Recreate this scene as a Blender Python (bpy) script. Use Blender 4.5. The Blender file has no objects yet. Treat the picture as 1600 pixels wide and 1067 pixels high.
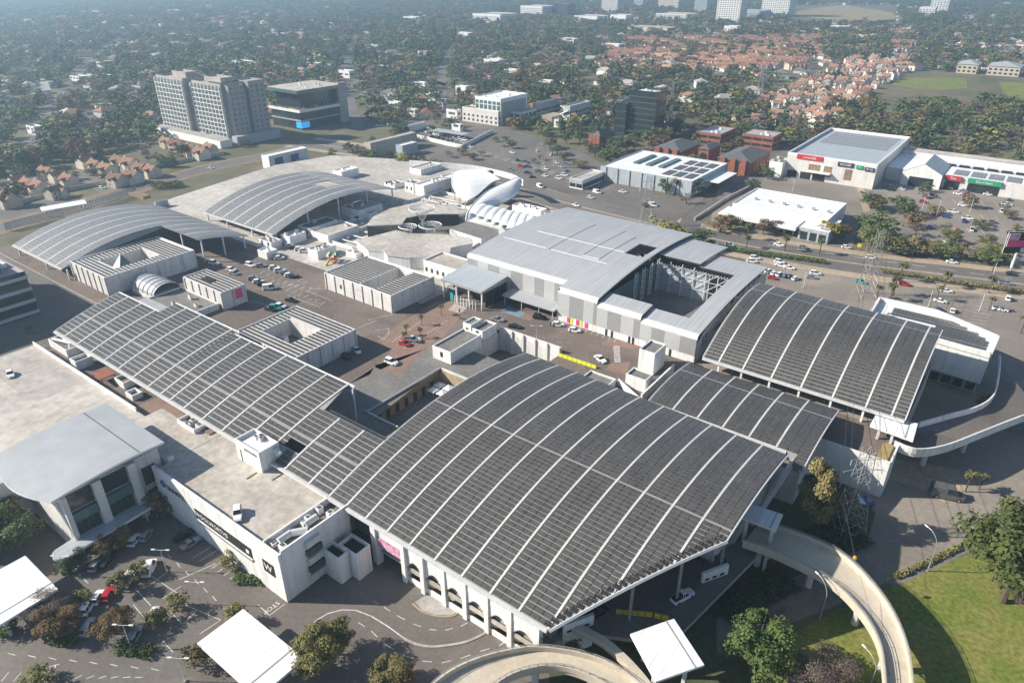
import bpy, math, random
from mathutils import Vector, Matrix
rnd = random.Random(7)
S = bpy.context.scene
COL = S.collection
PI = math.pi

# ------------------------------------------------------------------ camera
H = 110.0                                  # drone height above the front car park
F = 1100.0                                 # focal length in pixels of a 1600 px wide frame
TH = math.atan(585 / 1100)                 # pitch below the horizon
YAW = math.radians(36.93)                  # the mall's grid is the world's X/Y grid
cam_d = bpy.data.cameras.new('camera')
cam = bpy.data.objects.new('camera', cam_d); COL.objects.link(cam)
cam.location = (0, 0, H); cam.rotation_euler = (PI / 2 - TH, 0, YAW)
cam_d.sensor_width = 36; cam_d.lens = 36 * F / 1600
cam_d.clip_start = 1; cam_d.clip_end = 30000
S.camera = cam
FW = (-math.sin(YAW) * math.cos(TH), math.cos(YAW) * math.cos(TH), -math.sin(TH))
RT = (math.cos(YAW), math.sin(YAW), 0.0)
UP = (-math.sin(YAW) * math.sin(TH), math.cos(YAW) * math.sin(TH), math.cos(TH))
def G(x, y, z=0.0):                        # survey helper: picture point -> map position at height z
    a = (x - 800) / F; b = -(y - 533.5) / F
    d = [FW[i] + a * RT[i] + b * UP[i] for i in range(3)]
    t = (z - H) / d[2]
    return (d[0] * t, d[1] * t)
def W(x, y, z=0.0):
    p = G(x, y, z); return (p[0], p[1], z)
def PX(X, Y, Z=0.0):
    v = (X, Y, Z - H); w = sum(v[i] * FW[i] for i in range(3))
    if w < 1: return (-9999, 9999)
    return (800 + F * sum(v[i] * RT[i] for i in range(3)) / w, 533.5 - F * sum(v[i] * UP[i] for i in range(3)) / w)

# ------------------------------------------------------------------ light
SUN_EL = math.radians(31.5)
_a, _b = G(1280, 970.5), G(1362.5, 973)
sh = Vector((_b[0] - _a[0], _b[1] - _a[1], 0)).normalized()      # way the shadows fall
sun_d = bpy.data.lights.new('sun', 'SUN'); sun_d.energy = 5.0; sun_d.angle = math.radians(0.53)
sun_d.color = (1.0, 0.925, 0.81)
sun = bpy.data.objects.new('sun', sun_d); COL.objects.link(sun)
ldir = Vector((sh.x * math.cos(SUN_EL), sh.y * math.cos(SUN_EL), -math.sin(SUN_EL)))
sun.rotation_euler = ldir.to_track_quat('-Z', 'Y').to_euler(); sun.location = (-300, -300, 400)
wd = bpy.data.worlds.new('World'); S.world = wd; wd.use_nodes = True
wn = wd.node_tree
bg = wn.nodes['Background']; sky = wn.nodes.new('ShaderNodeTexSky'); sky.sky_type = 'NISHITA'
sky.sun_disc = False; sky.sun_elevation = SUN_EL; sky.sun_rotation = math.atan2(-sh.x, -sh.y)
sky.altitude = 1500; sky.air_density = 1.0; sky.dust_density = 1.5; sky.ozone_density = 1.0
wn.links.new(sky.outputs[0], bg.inputs[0]); bg.inputs[1].default_value = 0.085
S.view_settings.view_transform = 'Standard'; S.view_settings.look = 'None'
S.view_settings.exposure = 0.72; S.view_settings.gamma = 1.0
S.render.engine = 'CYCLES'
S.cycles.volume_bounces = 1; S.cycles.max_bounces = 6; S.cycles.diffuse_bounces = 2
S.cycles.volume_step_rate = 4

# ------------------------------------------------------------------ materials
MT = {}
def mat(name, c, c2=None, sc=0.15, rough=0.8, metal=0.0, bump=0.0, rand=0.0, sc2=None, spec=0.4, emit=None, thr=(0.35, 0.65), amp=(.78, 1.15), seam=0, patch=0, streak=0):
    m = bpy.data.materials.new(name); m.use_nodes = True; nt = m.node_tree; N = nt.nodes; L = nt.links
    p = N['Principled BSDF']
    p.inputs['Roughness'].default_value = rough; p.inputs['Metallic'].default_value = metal
    p.inputs['Specular IOR Level'].default_value = spec
    p.inputs['Base Color'].default_value = (*c, 1)
    out = None
    if c2 is not None:
        g = N.new('ShaderNodeNewGeometry')
        n1 = N.new('ShaderNodeTexNoise'); n1.inputs['Scale'].default_value = sc; n1.inputs['Detail'].default_value = 6
        n1.inputs['Roughness'].default_value = 0.65
        L.new(g.outputs['Position'], n1.inputs['Vector'])
        r = N.new('ShaderNodeMapRange'); r.inputs[1].default_value = thr[0]; r.inputs[2].default_value = thr[1]
        L.new(n1.outputs['Fac'], r.inputs[0])
        mx = N.new('ShaderNodeMix'); mx.data_type = 'RGBA'
        mx.inputs[6].default_value = (*c, 1); mx.inputs[7].default_value = (*c2, 1)
        L.new(r.outputs[0], mx.inputs[0]); out = mx.outputs[2]
        if sc2:
            n2 = N.new('ShaderNodeTexNoise'); n2.inputs['Scale'].default_value = sc2; n2.inputs['Detail'].default_value = 4
            L.new(g.outputs['Position'], n2.inputs['Vector'])
            r2 = N.new('ShaderNodeMapRange'); r2.inputs[1].default_value = 0.3; r2.inputs[2].default_value = 0.7
            r2.inputs[3].default_value = amp[0]; r2.inputs[4].default_value = amp[1]
            L.new(n2.outputs['Fac'], r2.inputs[0])
            mm = N.new('ShaderNodeMix'); mm.data_type = 'RGBA'; mm.blend_type = 'MULTIPLY'; mm.inputs[0].default_value = 1
            L.new(out, mm.inputs[6]); L.new(r2.outputs[0], mm.inputs[7]); out = mm.outputs[2]
        if patch:                                    # resurfaced patches
            vo = N.new('ShaderNodeTexVoronoi'); vo.distance = 'CHEBYCHEV'; vo.inputs['Scale'].default_value = patch
            n3 = N.new('ShaderNodeTexNoise'); n3.inputs['Scale'].default_value = .25; n3.inputs['Detail'].default_value = 3
            vm = N.new('ShaderNodeMix'); vm.data_type = 'VECTOR'; vm.inputs[0].default_value = .04
            L.new(g.outputs['Position'], n3.inputs['Vector']); L.new(g.outputs['Position'], vm.inputs[4]); L.new(n3.outputs['Color'], vm.inputs[5]); L.new(vm.outputs[1], vo.inputs['Vector'])
            sp = N.new('ShaderNodeSeparateColor'); L.new(vo.outputs['Color'], sp.inputs[0])
            r4 = N.new('ShaderNodeMapRange'); r4.inputs[3].default_value = .84; r4.inputs[4].default_value = 1.1; L.new(sp.outputs[0], r4.inputs[0])
            m4 = N.new('ShaderNodeMix'); m4.data_type = 'RGBA'; m4.blend_type = 'MULTIPLY'; m4.inputs[0].default_value = 1
            L.new(out, m4.inputs[6]); L.new(r4.outputs[0], m4.inputs[7]); out = m4.outputs[2]
        if streak:                                   # rain streaks down a wall
            s1 = N.new('ShaderNodeTexNoise'); s1.inputs['Scale'].default_value = 1.0; s1.inputs['Detail'].default_value = 5
            s2 = N.new('ShaderNodeMapping'); s2.inputs['Scale'].default_value = (.9, .9, .06); L.new(g.outputs['Position'], s2.inputs[0]); L.new(s2.outputs[0], s1.inputs['Vector'])
            s3 = N.new('ShaderNodeMapRange'); s3.inputs[1].default_value = .45; s3.inputs[2].default_value = .75; s3.inputs[3].default_value = 1.0; s3.inputs[4].default_value = 1 - streak; L.new(s1.outputs['Fac'], s3.inputs[0])
            s4 = N.new('ShaderNodeMix'); s4.data_type = 'RGBA'; s4.blend_type = 'MULTIPLY'; s4.inputs[0].default_value = 1; L.new(out, s4.inputs[6]); L.new(s3.outputs[0], s4.inputs[7]); out = s4.outputs[2]
        if seam:                                     # standing seams and streaks of a metal sheet roof
            sx = N.new('ShaderNodeSeparateXYZ'); L.new(g.outputs['Position'], sx.inputs[0])
            q1 = N.new('ShaderNodeMath'); q1.operation = 'DIVIDE'; q1.inputs[1].default_value = seam; L.new(sx.outputs[0], q1.inputs[0])
            q2 = N.new('ShaderNodeMath'); q2.operation = 'FRACT'; L.new(q1.outputs[0], q2.inputs[0])
            q3 = N.new('ShaderNodeMath'); q3.operation = 'LESS_THAN'; q3.inputs[1].default_value = .14; L.new(q2.outputs[0], q3.inputs[0])
            st = N.new('ShaderNodeTexNoise'); st.inputs['Scale'].default_value = .5; st.inputs['Detail'].default_value = 3
            mp = N.new('ShaderNodeMapping'); mp.inputs['Scale'].default_value = (3.0, .12, .3); L.new(g.outputs['Position'], mp.inputs[0]); L.new(mp.outputs[0], st.inputs['Vector'])
            rs_ = N.new('ShaderNodeMapRange'); rs_.inputs[1].default_value = .35; rs_.inputs[2].default_value = .7; rs_.inputs[3].default_value = 1.05; rs_.inputs[4].default_value = .87; L.new(st.outputs['Fac'], rs_.inputs[0])
            q4 = N.new('ShaderNodeMath'); q4.operation = 'MULTIPLY_ADD'; q4.inputs[1].default_value = -.13; L.new(q3.outputs[0], q4.inputs[0]); L.new(rs_.outputs[0], q4.inputs[2])
            m5 = N.new('ShaderNodeMix'); m5.data_type = 'RGBA'; m5.blend_type = 'MULTIPLY'; m5.inputs[0].default_value = 1
            L.new(out, m5.inputs[6]); L.new(q4.outputs[0], m5.inputs[7]); out = m5.outputs[2]
        if bump:
            b = N.new('ShaderNodeBump'); b.inputs['Strength'].default_value = bump; b.inputs['Distance'].default_value = 0.3
            L.new(n1.outputs['Fac'], b.inputs['Height']); L.new(b.outputs[0], p.inputs['Normal'])
    if rand:
        o = N.new('ShaderNodeObjectInfo'); h = N.new('ShaderNodeHueSaturation')
        r1 = N.new('ShaderNodeMapRange'); r1.inputs[3].default_value = 0.5 - rand * 0.012; r1.inputs[4].default_value = 0.5 + rand * 0.045
        r3 = N.new('ShaderNodeMapRange'); r3.inputs[3].default_value = 1 - rand * 0.45; r3.inputs[4].default_value = 1 + rand * 0.55
        mu = N.new('ShaderNodeMath'); mu.operation = 'MULTIPLY'; mu.inputs[1].default_value = 7.31
        fr = N.new('ShaderNodeMath'); fr.operation = 'FRACT'
        L.new(o.outputs['Random'], r1.inputs[0]); L.new(o.outputs['Random'], mu.inputs[0]); L.new(mu.outputs[0], fr.inputs[0]); L.new(fr.outputs[0], r3.inputs[0])
        L.new(r1.outputs[0], h.inputs['Hue']); L.new(r3.outputs[0], h.inputs['Value'])
        if out: L.new(out, h.inputs['Color'])
        else: h.inputs['Color'].default_value = (*c, 1)
        out = h.outputs[0]
    if out: L.new(out, p.inputs['Base Color'])
    if emit:
        p.inputs['Emission Color'].default_value = (*emit[:3], 1); p.inputs['Emission Strength'].default_value = emit[3]
    MT[name] = m
    return m
mat('asphalt', (.135, .121, .107), (.175, .156, .137), .05, .9, sc2=1.3, amp=(.84, 1.1), patch=.05)
mat('asphalt2', (.215, .187, .158), (.285, .247, .206), .04, .9, sc2=.8, amp=(.85, 1.1), patch=.035)
mat('road', (.135, .122, .112), (.18, .162, .146), .03, .9, sc2=.9, patch=.02)
mat('deckbrown', (.145, .116, .098), (.188, .148, .124), .06, .88, sc2=1.1, patch=.06)
mat('paver', (.225, .145, .112), (.27, .185, .145), .5, .85, sc2=2.5)
mat('cream', (.52, .48, .43), (.39, .345, .285), .06, .85, sc2=.7, patch=.05)
mat('cream2', (.53, .495, .45), (.415, .375, .325), .05, .85, sc2=.5, patch=.045)
mat('concrete', (.43, .41, .38), (.32, .29, .26), .15, .85, sc2=1.2)
mat('ramp', (.58, .52, .42), (.48, .42, .33), .12, .85, sc2=1.2, amp=(.9, 1.05))
mat('white', (.82, .81, .79), (.75, .74, .715), .12, .6, sc2=.8, amp=(.93, 1.03), streak=.22)
mat('whiteroof', (.84, .84, .84), (.77, .77, .765), .05, .5, sc2=.3, amp=(.95, 1.02), seam=2.0)
mat('offwhite', (.70, .68, .65), (.63, .605, .57), .2, .7, sc2=.9, amp=(.9, 1.04), streak=.22)
mat('greyroof', (.41, .42, .43), (.385, .395, .41), .03, .5, sc2=.15, spec=.4, amp=(.95, 1.03), seam=1.5)
mat('greyroof2', (.40, .44, .465), (.375, .415, .44), .03, .5, sc2=.2, spec=.4, amp=(.95, 1.03), seam=1.2)
mat('flatgrey', (.215, .205, .19), (.165, .155, .145), .15, .9, sc2=1.0)
mat('clad1', (.30, .30, .30), (.27, .27, .275), .6, .5, spec=.5)
mat('clad2', (.46, .46, .455), (.42, .42, .42), .6, .5, spec=.5)
mat('steel', (.62, .62, .61), (.52, .52, .51), .5, .55)
mat('darksteel', (.10, .10, .10), (.07, .07, .07), .5, .6)
mat('galv', (.42, .42, .41), (.33, .33, .32), .8, .5, metal=.3)
mat('rib', (.60, .59, .56), (.50, .49, .46), .3, .5)
mat('roofsheet', (.33, .322, .305), (.275, .268, .255), .2, .55)
mat('entryroof', (.40, .42, .43), (.365, .385, .395), .05, .5, sc2=.25, amp=(.9, 1.05))
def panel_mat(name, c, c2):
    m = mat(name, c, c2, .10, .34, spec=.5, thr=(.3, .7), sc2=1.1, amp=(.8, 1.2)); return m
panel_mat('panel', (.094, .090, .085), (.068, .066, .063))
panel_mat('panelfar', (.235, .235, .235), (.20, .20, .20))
mat('glass', (.025, .035, .042), None, rough=.12, spec=.6)
mat('glassgreen', (.10, .17, .17), (.07, .12, .125), .4, .15, spec=.6)
mat('darkglass', (.018, .026, .03), (.03, .04, .042), .3, .12, spec=.6)
mat('dark', (.02, .02, .02), None, rough=.9)
mat('brick', (.33, .115, .065), (.24, .085, .05), .6, .85, sc2=2.0)
mat('slate', (.125, .125, .13), (.10, .10, .105), .4, .8, sc2=1.2)
mat('tile_red', (.26, .118, .078), (.185, .088, .062), .5, .85, rand=.5)
mat('tile_pink', (.37, .205, .145), (.28, .15, .105), .5, .85, rand=.4)
mat('tile_grey', (.24, .23, .225), (.18, .17, .165), .5, .85, rand=.7)
mat('plaster', (.64, .55, .45), (.54, .45, .36), .3, .8, rand=.5)
mat('plaster_w', (.74, .71, .67), (.64, .61, .57), .3, .8, rand=.3)
mat('grass', (.135, .175, .028), (.26, .215, .07), .07, .95, sc2=1.1, thr=(.42, .72), amp=(.62, 1.3))
mat('grassdry', (.36, .27, .14), (.24, .20, .09), .02, .95, sc2=.3)
mat('grass_shaded', (.06, .085, .03), (.10, .10, .05), .1, .95, sc2=1.1)  # darker copy of the grass, the mall's shade put into its colour
mat('terrain', (.085, .088, .042), (.175, .145, .085), .012, .95, sc2=.08)
mat('soil', (.27, .19, .12), (.20, .14, .085), .08, .95, sc2=.8)
mat('sand', (.42, .34, .24), (.34, .27, .19), .05, .95, sc2=.6)
mat('paint', (.72, .70, .66), (.45, .43, .40), .9, .8)
mat('yellow', (.62, .47, .03), (.5, .36, .03), .5, .6)
mat('yellowworn', (.36, .27, .11), (.26, .20, .10), .8, .8)
mat('trunk', (.12, .085, .06), (.08, .06, .045), 2, .95)
mat('red', (.48, .03, .04), None, rough=.5)
mat('pink', (.75, .06, .22), None, rough=.5)
mat('magenta', (.50, .08, .22), (.72, .55, .62), .9, .5)
mat('blue', (.02, .06, .30), None, rough=.5)
mat('cyan', (.04, .32, .55), (.10, .55, .75), .6, .4)
mat('paleblue', (.20, .29, .34), (.15, .22, .27), .6, .8)
mat('screen', (.02, .22, .5), (.05, .5, .7), .25, .4, emit=(.02, .25, .6, .6))
mat('green', (.02, .28, .13), None, rough=.5)
mat('teal', (.04, .30, .28), None, rough=.5)
mat('orange', (.6, .25, .05), None, rough=.6)
mat('lime', (.62, .66, .04), None, rough=.6)
mat('navy', (.03, .035, .06), None, rough=.5)
mat('tyre', (.015, .015, .015), None, rough=.9)
mat('lampglass', (.7, .7, .68), None, rough=.3)
mat('whitepaint', (.8, .8, .79), None, rough=.25, spec=.5)
mat('silverpaint', (.42, .43, .44), None, rough=.25, metal=.5)
mat('greypaint', (.14, .145, .15), None, rough=.25, metal=.3)
mat('blackpaint', (.015, .016, .018), None, rough=.2, spec=.5)
mat('redpaint', (.42, .02, .025), None, rough=.25, spec=.5)
mat('bluepaint', (.02, .07, .25), None, rough=.25, spec=.5)
mat('tealpaint', (.02, .30, .30), None, rough=.3, spec=.5)
mat('brownpaint', (.18, .13, .10), None, rough=.3)
for n, c, c2 in (('leaf_green', (.064, .090, .026), (.108, .135, .040)), ('leaf_dark', (.056, .082, .034), (.092, .115, .046)),
                 ('leaf_olive', (.13, .12, .042), (.18, .155, .062)), ('leaf_rust', (.17, .10, .05), (.13, .085, .045)),
                 ('leaf_bare', (.155, .115, .095), (.115, .09, .08)), ('leaf_pale', (.19, .145, .06), (.13, .11, .05)),
                 ('leaf_yellow', (.26, .20, .04), (.19, .16, .04)), ('leaf_palm', (.075, .09, .03), (.11, .10, .04))):
    mat(n, c, c2, .35, .8, rand=.7 if n != 'leaf_palm' else .3, spec=.2)

# ------------------------------------------------------------------ mesh builder
OFF = {}
LABELS = []
class MB:
    def __init__(s): s.v = []; s.f = []; s.m = []; s.mats = []
    def mi(s, m):
        if m not in s.mats: s.mats.append(m)
        return s.mats.index(m)
    def face(s, pts, m):
        i = len(s.v); s.v.extend(pts); s.f.append(tuple(range(i, i + len(pts)))); s.m.append(s.mi(m))
    def box(s, x0, x1, y0, y1, z0, z1, m, top=None, bot=True):
        if x0 > x1: x0, x1 = x1, x0
        if y0 > y1: y0, y1 = y1, y0
        s.prism([(x0, y0), (x1, y0), (x1, y1), (x0, y1)], z0, z1, m, top, bot)
    def prism(s, poly, z0, z1, m, top=None, bot=True):
        a = sum(poly[i][0] * poly[(i + 1) % len(poly)][1] - poly[(i + 1) % len(poly)][0] * poly[i][1] for i in range(len(poly)))
        if a < 0: poly = poly[::-1]
        n = len(poly); i = len(s.v)
        zt = z1 if callable(z1) else (lambda x, y: z1)
        s.v.extend((p[0], p[1], z0) for p in poly); s.v.extend((p[0], p[1], zt(p[0], p[1])) for p in poly)
        k = s.mi(m)
        for j in range(n):
            s.f.append((i + j, i + (j + 1) % n, i + n + (j + 1) % n, i + n + j)); s.m.append(k)
        s.f.append(tuple(range(i + n, i + 2 * n))); s.m.append(s.mi(top or m))
        if bot: s.f.append(tuple(range(i + n - 1, i - 1, -1))); s.m.append(k)
    def bar(s, a, b, r, m, n=4, r2=None):
        a = Vector(a); b = Vector(b); d = b - a
        if d.length < 1e-5: return
        u = d.orthogonal().normalized(); w = d.normalized().cross(u); r2 = r if r2 is None else r2
        i = len(s.v)
        for p, q in ((a, r), (b, r2)):
            for j in range(n):
                t = 2 * PI * (j + .5) / n
                c = p + (u * math.cos(t) + w * math.sin(t)) * q; s.v.append(tuple(c))
        k = s.mi(m)
        for j in range(n): s.f.append((i + j, i + (j + 1) % n, i + n + (j + 1) % n, i + n + j)); s.m.append(k)
        s.f.append(tuple(range(i + n, i + 2 * n))); s.m.append(k); s.f.append(tuple(range(i + n - 1, i - 1, -1))); s.m.append(k)
    def rotbox(s, c, hx, hy, z0, z1, ang, m, top=None):
        ca, sa = math.cos(ang), math.sin(ang)
        s.prism([(c[0] + ca * x - sa * y, c[1] + sa * x + ca * y) for x, y in ((-hx, -hy), (hx, -hy), (hx, hy), (-hx, hy))], z0, z1, m, top)
    def mesh(s, name, off=(0, 0, 0), smooth=False):
        me = bpy.data.meshes.new(name)
        ox, oy, oz = off
        me.from_pydata([(x - ox, y - oy, z - oz) for x, y, z in s.v], [], s.f)
        for m in s.mats: me.materials.append(MT[m])
        me.polygons.foreach_set('material_index', s.m)
        if smooth: me.polygons.foreach_set('use_smooth', [True] * len(s.f))
        me.update(); return me
    def build(s, name, parent=None, smooth=False, stuff=False):
        off = OFF.get(parent.name, (0, 0, 0)) if parent else (0, 0, 0)
        if parent is None:
            xs = [p[0] for p in s.v]; ys = [p[1] for p in s.v]
            off = ((min(xs) + max(xs)) / 2, (min(ys) + max(ys)) / 2, min(p[2] for p in s.v))
        o = bpy.data.objects.new(name, s.mesh(name, off, smooth)); COL.objects.link(o)
        if parent: o.parent = parent; OFF[o.name] = off
        else: o.location = off; OFF[o.name] = off
        if stuff: o['kind'] = 'stuff'
        return o
def thing(name, label, cat, loc, group=None):
    o = bpy.data.objects.new(name, None); COL.objects.link(o); o.location = loc; o.empty_display_size = .5
    OFF[o.name] = tuple(loc); tag(o, label, cat, group, loc); return o
def tag(o, label, cat, group=None, loc=None, near=False):
    o['category'] = cat; o['label'] = label
    if group: o['group'] = group
    l = loc or o.location
    LABELS.append((o, label, PX(l[0], l[1], l[2] if len(l) > 2 else 0), near))
    return o
def single(mb, name, label, cat, group=None, smooth=False):
    o = mb.build(name, None, smooth); tag(o, label, cat, group); return o
def struct(o): o['kind'] = 'structure'; return o
PAVED = []; RECTS = []
def sheet(name, pix, z, m, world=False):
    poly = pix if world else [G(x, y, z) for x, y in pix]
    b = MB(); a = sum(poly[i][0] * poly[(i + 1) % len(poly)][1] - poly[(i + 1) % len(poly)][0] * poly[i][1] for i in range(len(poly)))
    if a < 0: poly = poly[::-1]
    b.face([(x, y, z) for x, y in poly], m)
    if name not in ('ground', 'verge', 'grass_plot', 'estate_lane', 'estate_yard'): PAVED.append(poly)
    return struct(b.build(name))
def ribbon(mb, pts, w, z, m, h=None):        # a strip (or a low wall of height h) along map points
    n = len(pts); L = []; R = []
    for i in range(n):
        a = Vector(pts[max(0, i - 1)][:2]); c = Vector(pts[min(n - 1, i + 1)][:2]); d = (c - a).normalized(); nn = Vector((-d.y, d.x))
        p = Vector(pts[i][:2]); L.append(p + nn * w / 2); R.append(p - nn * w / 2)
    zz = [(p[2] if len(p) > 2 else z) for p in pts]
    for i in range(n - 1):
        if h is None:
            mb.face([(R[i].x, R[i].y, zz[i]), (R[i + 1].x, R[i + 1].y, zz[i + 1]), (L[i + 1].x, L[i + 1].y, zz[i + 1]), (L[i].x, L[i].y, zz[i])], m)
        else:
            A = [(R[i].x, R[i].y), (R[i + 1].x, R[i + 1].y), (L[i + 1].x, L[i + 1].y), (L[i].x, L[i].y)]
            za = [zz[i], zz[i + 1], zz[i + 1], zz[i]]
            k = len(mb.v); mb.v.extend((A[j][0], A[j][1], za[j]) for j in range(4)); mb.v.extend((A[j][0], A[j][1], za[j] + h) for j in range(4))
            q = mb.mi(m)
            for f in ((0, 1, 5, 4), (2, 3, 7, 6), (4, 5, 6, 7), (3, 2, 1, 0)): mb.f.append(tuple(k + t for t in f)); mb.m.append(q)
            if i == 0: mb.f.append((k + 3, k, k + 4, k + 7)); mb.m.append(q)
            if i == n - 2: mb.f.append((k + 1, k + 2, k + 6, k + 5)); mb.m.append(q)
def smooth_pts(p, k=6):
    out = []
    n = len(p)
    for i in range(n - 1):
        p0 = p[max(0, i - 1)]; p1 = p[i]; p2 = p[i + 1]; p3 = p[min(n - 1, i + 2)]
        for j in range(k):
            t = j / k
            out.append(tuple(.5 * (2 * p1[c] + (p2[c] - p0[c]) * t + (2 * p0[c] - 5 * p1[c] + 4 * p2[c] - p3[c]) * t * t + (3 * p1[c] - p0[c] - 3 * p2[c] + p3[c]) * t ** 3) for c in range(len(p1))))
    out.append(p[-1]); return out
def text(body, parent, m, loc, size, rx=PI / 2, rz=0.0, name='lettering', sx=1.0):
    cu = bpy.data.curves.new(name, 'FONT'); cu.body = body; cu.size = size; cu.extrude = .03; cu.align_x = 'CENTER'; cu.align_y = 'CENTER'
    cu.resolution_u = 2
    t = bpy.data.objects.new(name, cu); me = bpy.data.meshes.new_from_object(t); bpy.data.objects.remove(t)
    M = Matrix.Translation(Vector(loc)) @ Matrix.Rotation(rz, 4, 'Z') @ Matrix.Rotation(rx, 4, 'X') @ Matrix.Diagonal((sx, 1, 1, 1))
    me.transform(M); o = OFF.get(parent.name, (0, 0, 0)) if parent else (0, 0, 0)
    me.transform(Matrix.Translation(-Vector(o))); me.materials.clear(); me.materials.append(MT[m])
    ob = bpy.data.objects.new(name, me); COL.objects.link(ob)
    if parent: ob.parent = parent
    return ob
# ------------------------------------------------------------------ the setting: ground, roads, decks
sheet('ground', [(-9000, -2000), (6000, -2000), (9000, 9000), (-9000, 9000)], -.06, 'terrain', True)
sheet('front_car_park', [(-345, -80), (-20, -80), (-38, 70), (-345, 70)], 0, 'asphalt', True)
sheet('verge', [(858, 1005), (1000, 940), (1180, 850), (1290, 690), (1392, 745), (1400, 800), (1380, 860), (1330, 890), (1200, 990), (1150, 1120), (858, 1120)], .002, 'grass_shaded')
sheet('eastern_car_park', [(1170, 392), (1640, 455), (1660, 780), (1430, 775), (1290, 690), (1100, 560)], .006, 'asphalt2')
sheet('side_road', [(1120, 965), (1200, 922), (1280, 882), (1356, 843), (1368, 800), (1335, 772), (1300, 715), (1392, 745), (1440, 770), (1520, 770), (1600, 742), (1660, 718), (1660, 790), (1600, 803), (1490, 863), (1390, 907), (1300, 948), (1200, 987), (1120, 1022)], .010, 'asphalt2')
sheet('lawn', [(1384, 918), (1490, 872), (1600, 850), (1660, 840), (1660, 1120), (1180, 1120), (1190, 1012), (1300, 958)], .010, 'grass')
sheet('footpath', [(1384, 910), (1395, 917), (1495, 872), (1560, 838), (1553, 832), (1488, 864)], .014, 'flatgrey')
sheet('sandy_yard', [(1340, 735), (1430, 760), (1475, 785), (1515, 768), (1500, 735), (1440, 722), (1392, 715)], .014, 'sand')
def road(name, px, w, m, z, half=None):
    b = MB(); ribbon(b, smooth_pts([G(x, y) for x, y in px], 5), w, z, m)
    return struct(b.build(name))
back = [(470, 222), (600, 241), (700, 263), (800, 291), (880, 316), (1000, 346), (1100, 370), (1200, 390), (1330, 411), (1450, 426), (1640, 449)]
road('main_road_verge', back, 34, 'sand', .012, None)
road('main_road', back, 22, 'road', .018)
b = MB(); ribbon(b, smooth_pts([G(x, y) for x, y in back], 5), 1.6, .024, 'sand'); struct(b.build('road_median'))
left = [(-30, 366), (60, 339), (150, 313), (260, 281), (340, 259), (420, 243), (475, 229)]
road('western_road_verge', left, 19, 'soil', .011)
road('western_road', left, 12, 'road', .020)
road('side_street', [(1085, 365), (1078, 350), (1100, 328), (1150, 299), (1187, 272), (1215, 250), (1240, 232), (1262, 205)], 10, 'road', .022)
road('northern_street', [(500, 215), (560, 203), (640, 200), (700, 190), (790, 205), (900, 235), (960, 225), (1040, 200), (1120, 205), (1240, 190)], 8, 'asphalt', .009)
sheet('northern_car_park', [(600, 236), (660, 210), (775, 194), (905, 236), (1030, 305), (1110, 303), (1055, 348), (960, 328), (850, 293), (740, 264)], .015, 'asphalt')
sheet('retail_park_car_park', [(1330, 272), (1640, 290), (1660, 430), (1500, 408), (1370, 388), (1342, 340)], .008, 'asphalt2')
sheet('trade_yard', [(1130, 255), (1340, 272), (1342, 345), (1330, 398), (1210, 376), (1110, 345)], .006, 'asphalt2')
sheet('sand_bank', [(1335, 281), (1345, 281), (1360, 330), (1349, 331)], .03, 'sand')
sheet('school_field', [(1392, 133), (1410, 121), (1510, 123), (1512, 138), (1470, 141), (1420, 138)], .006, 'grass')
sheet('western_school_field', [(1560, 128), (1640, 130), (1640, 160), (1590, 158), (1568, 145)], .006, 'grass')
sheet('dry_field', [(1240, 20), (1280, 12), (1320, 8), (1395, 20), (1400, 30), (1330, 36), (1250, 26)], .006, 'grassdry')
sheet('grass_plot', [(100, 215), (140, 200), (200, 214), (150, 232)], .006, 'grassdry')
sheet('estate_yard', [(0, 282), (60, 268), (100, 300), (200, 330), (40, 345), (-20, 352)], .004, 'asphalt')
sheet('estate_lane', [(110, 268), (150, 258), (230, 290), (170, 312)], .004, 'asphalt')
sheet('park_clearing', [(1470, 185), (1520, 180), (1570, 195), (1530, 200)], .006, 'grass')
# parking deck of the mall (its roof level is a car park 9 m up)
DZ = 9.0
b = MB()
for x0, x1, y0, y1, m in ((-330, -135, 89, 155, 'deckbrown'), (-330, -155, 155, 262, 'cream2'), (-135, -120.4, 89, 136, 'flatgrey'),
                          (-109.5, -99, 89, 140, 'flatgrey'), (-120.4, -109.5, 126, 140, 'flatgrey'), (-120.4, -109.5, 89, 98.5, 'flatgrey'),
                          (-135, -121, 136, 155, 'deckbrown'), (-155, -62, 154.5, 242, 'deckbrown'), (-98, -62, 140, 154.5, 'deckbrown'),
                          (-99, -46, 74, 140, 'asphalt'), (-223, -99, 70.5, 89, 'flatgrey'), (-62, -24, 140, 171, 'asphalt2'),
                          (-46, -30, 106, 140, 'asphalt'), (-24, -8.6, 155.4, 171, 'deckbrown'), (-62, -9, 171, 214, 'asphalt2')):
    b.box(x0, x1, y0, y1, -1, DZ, 'offwhite', m, False)
    RECTS.append((x0, x1, y0, y1))
b.box(-350, -224.2, 14, 88.8, -1, DZ - .02, 'offwhite', 'asphalt', False); RECTS.append((-350, -224, 14, 89))
struct(b.build('parking_deck'))
b = MB(); b.face([(-120.4, 98.5, 4), (-109.5, 98.5, 4), (-109.5, 126, 4), (-120.4, 126, 4)], 'flatgrey')
struct(b.build('courtyard_floor'))
b = MB(); b.face([(-121, 140, 3), (-98, 140, 3), (-98, 154.5, 3), (-121, 154.5, 3)], 'asphalt'); struct(b.build('service_court_floor'))
sheet('rear_service_deck', [(250, 316), (330, 290), (430, 258), (520, 243), (640, 250), (720, 262), (700, 300), (540, 290), (330, 330)], DZ + .01, 'cream2')
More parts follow.
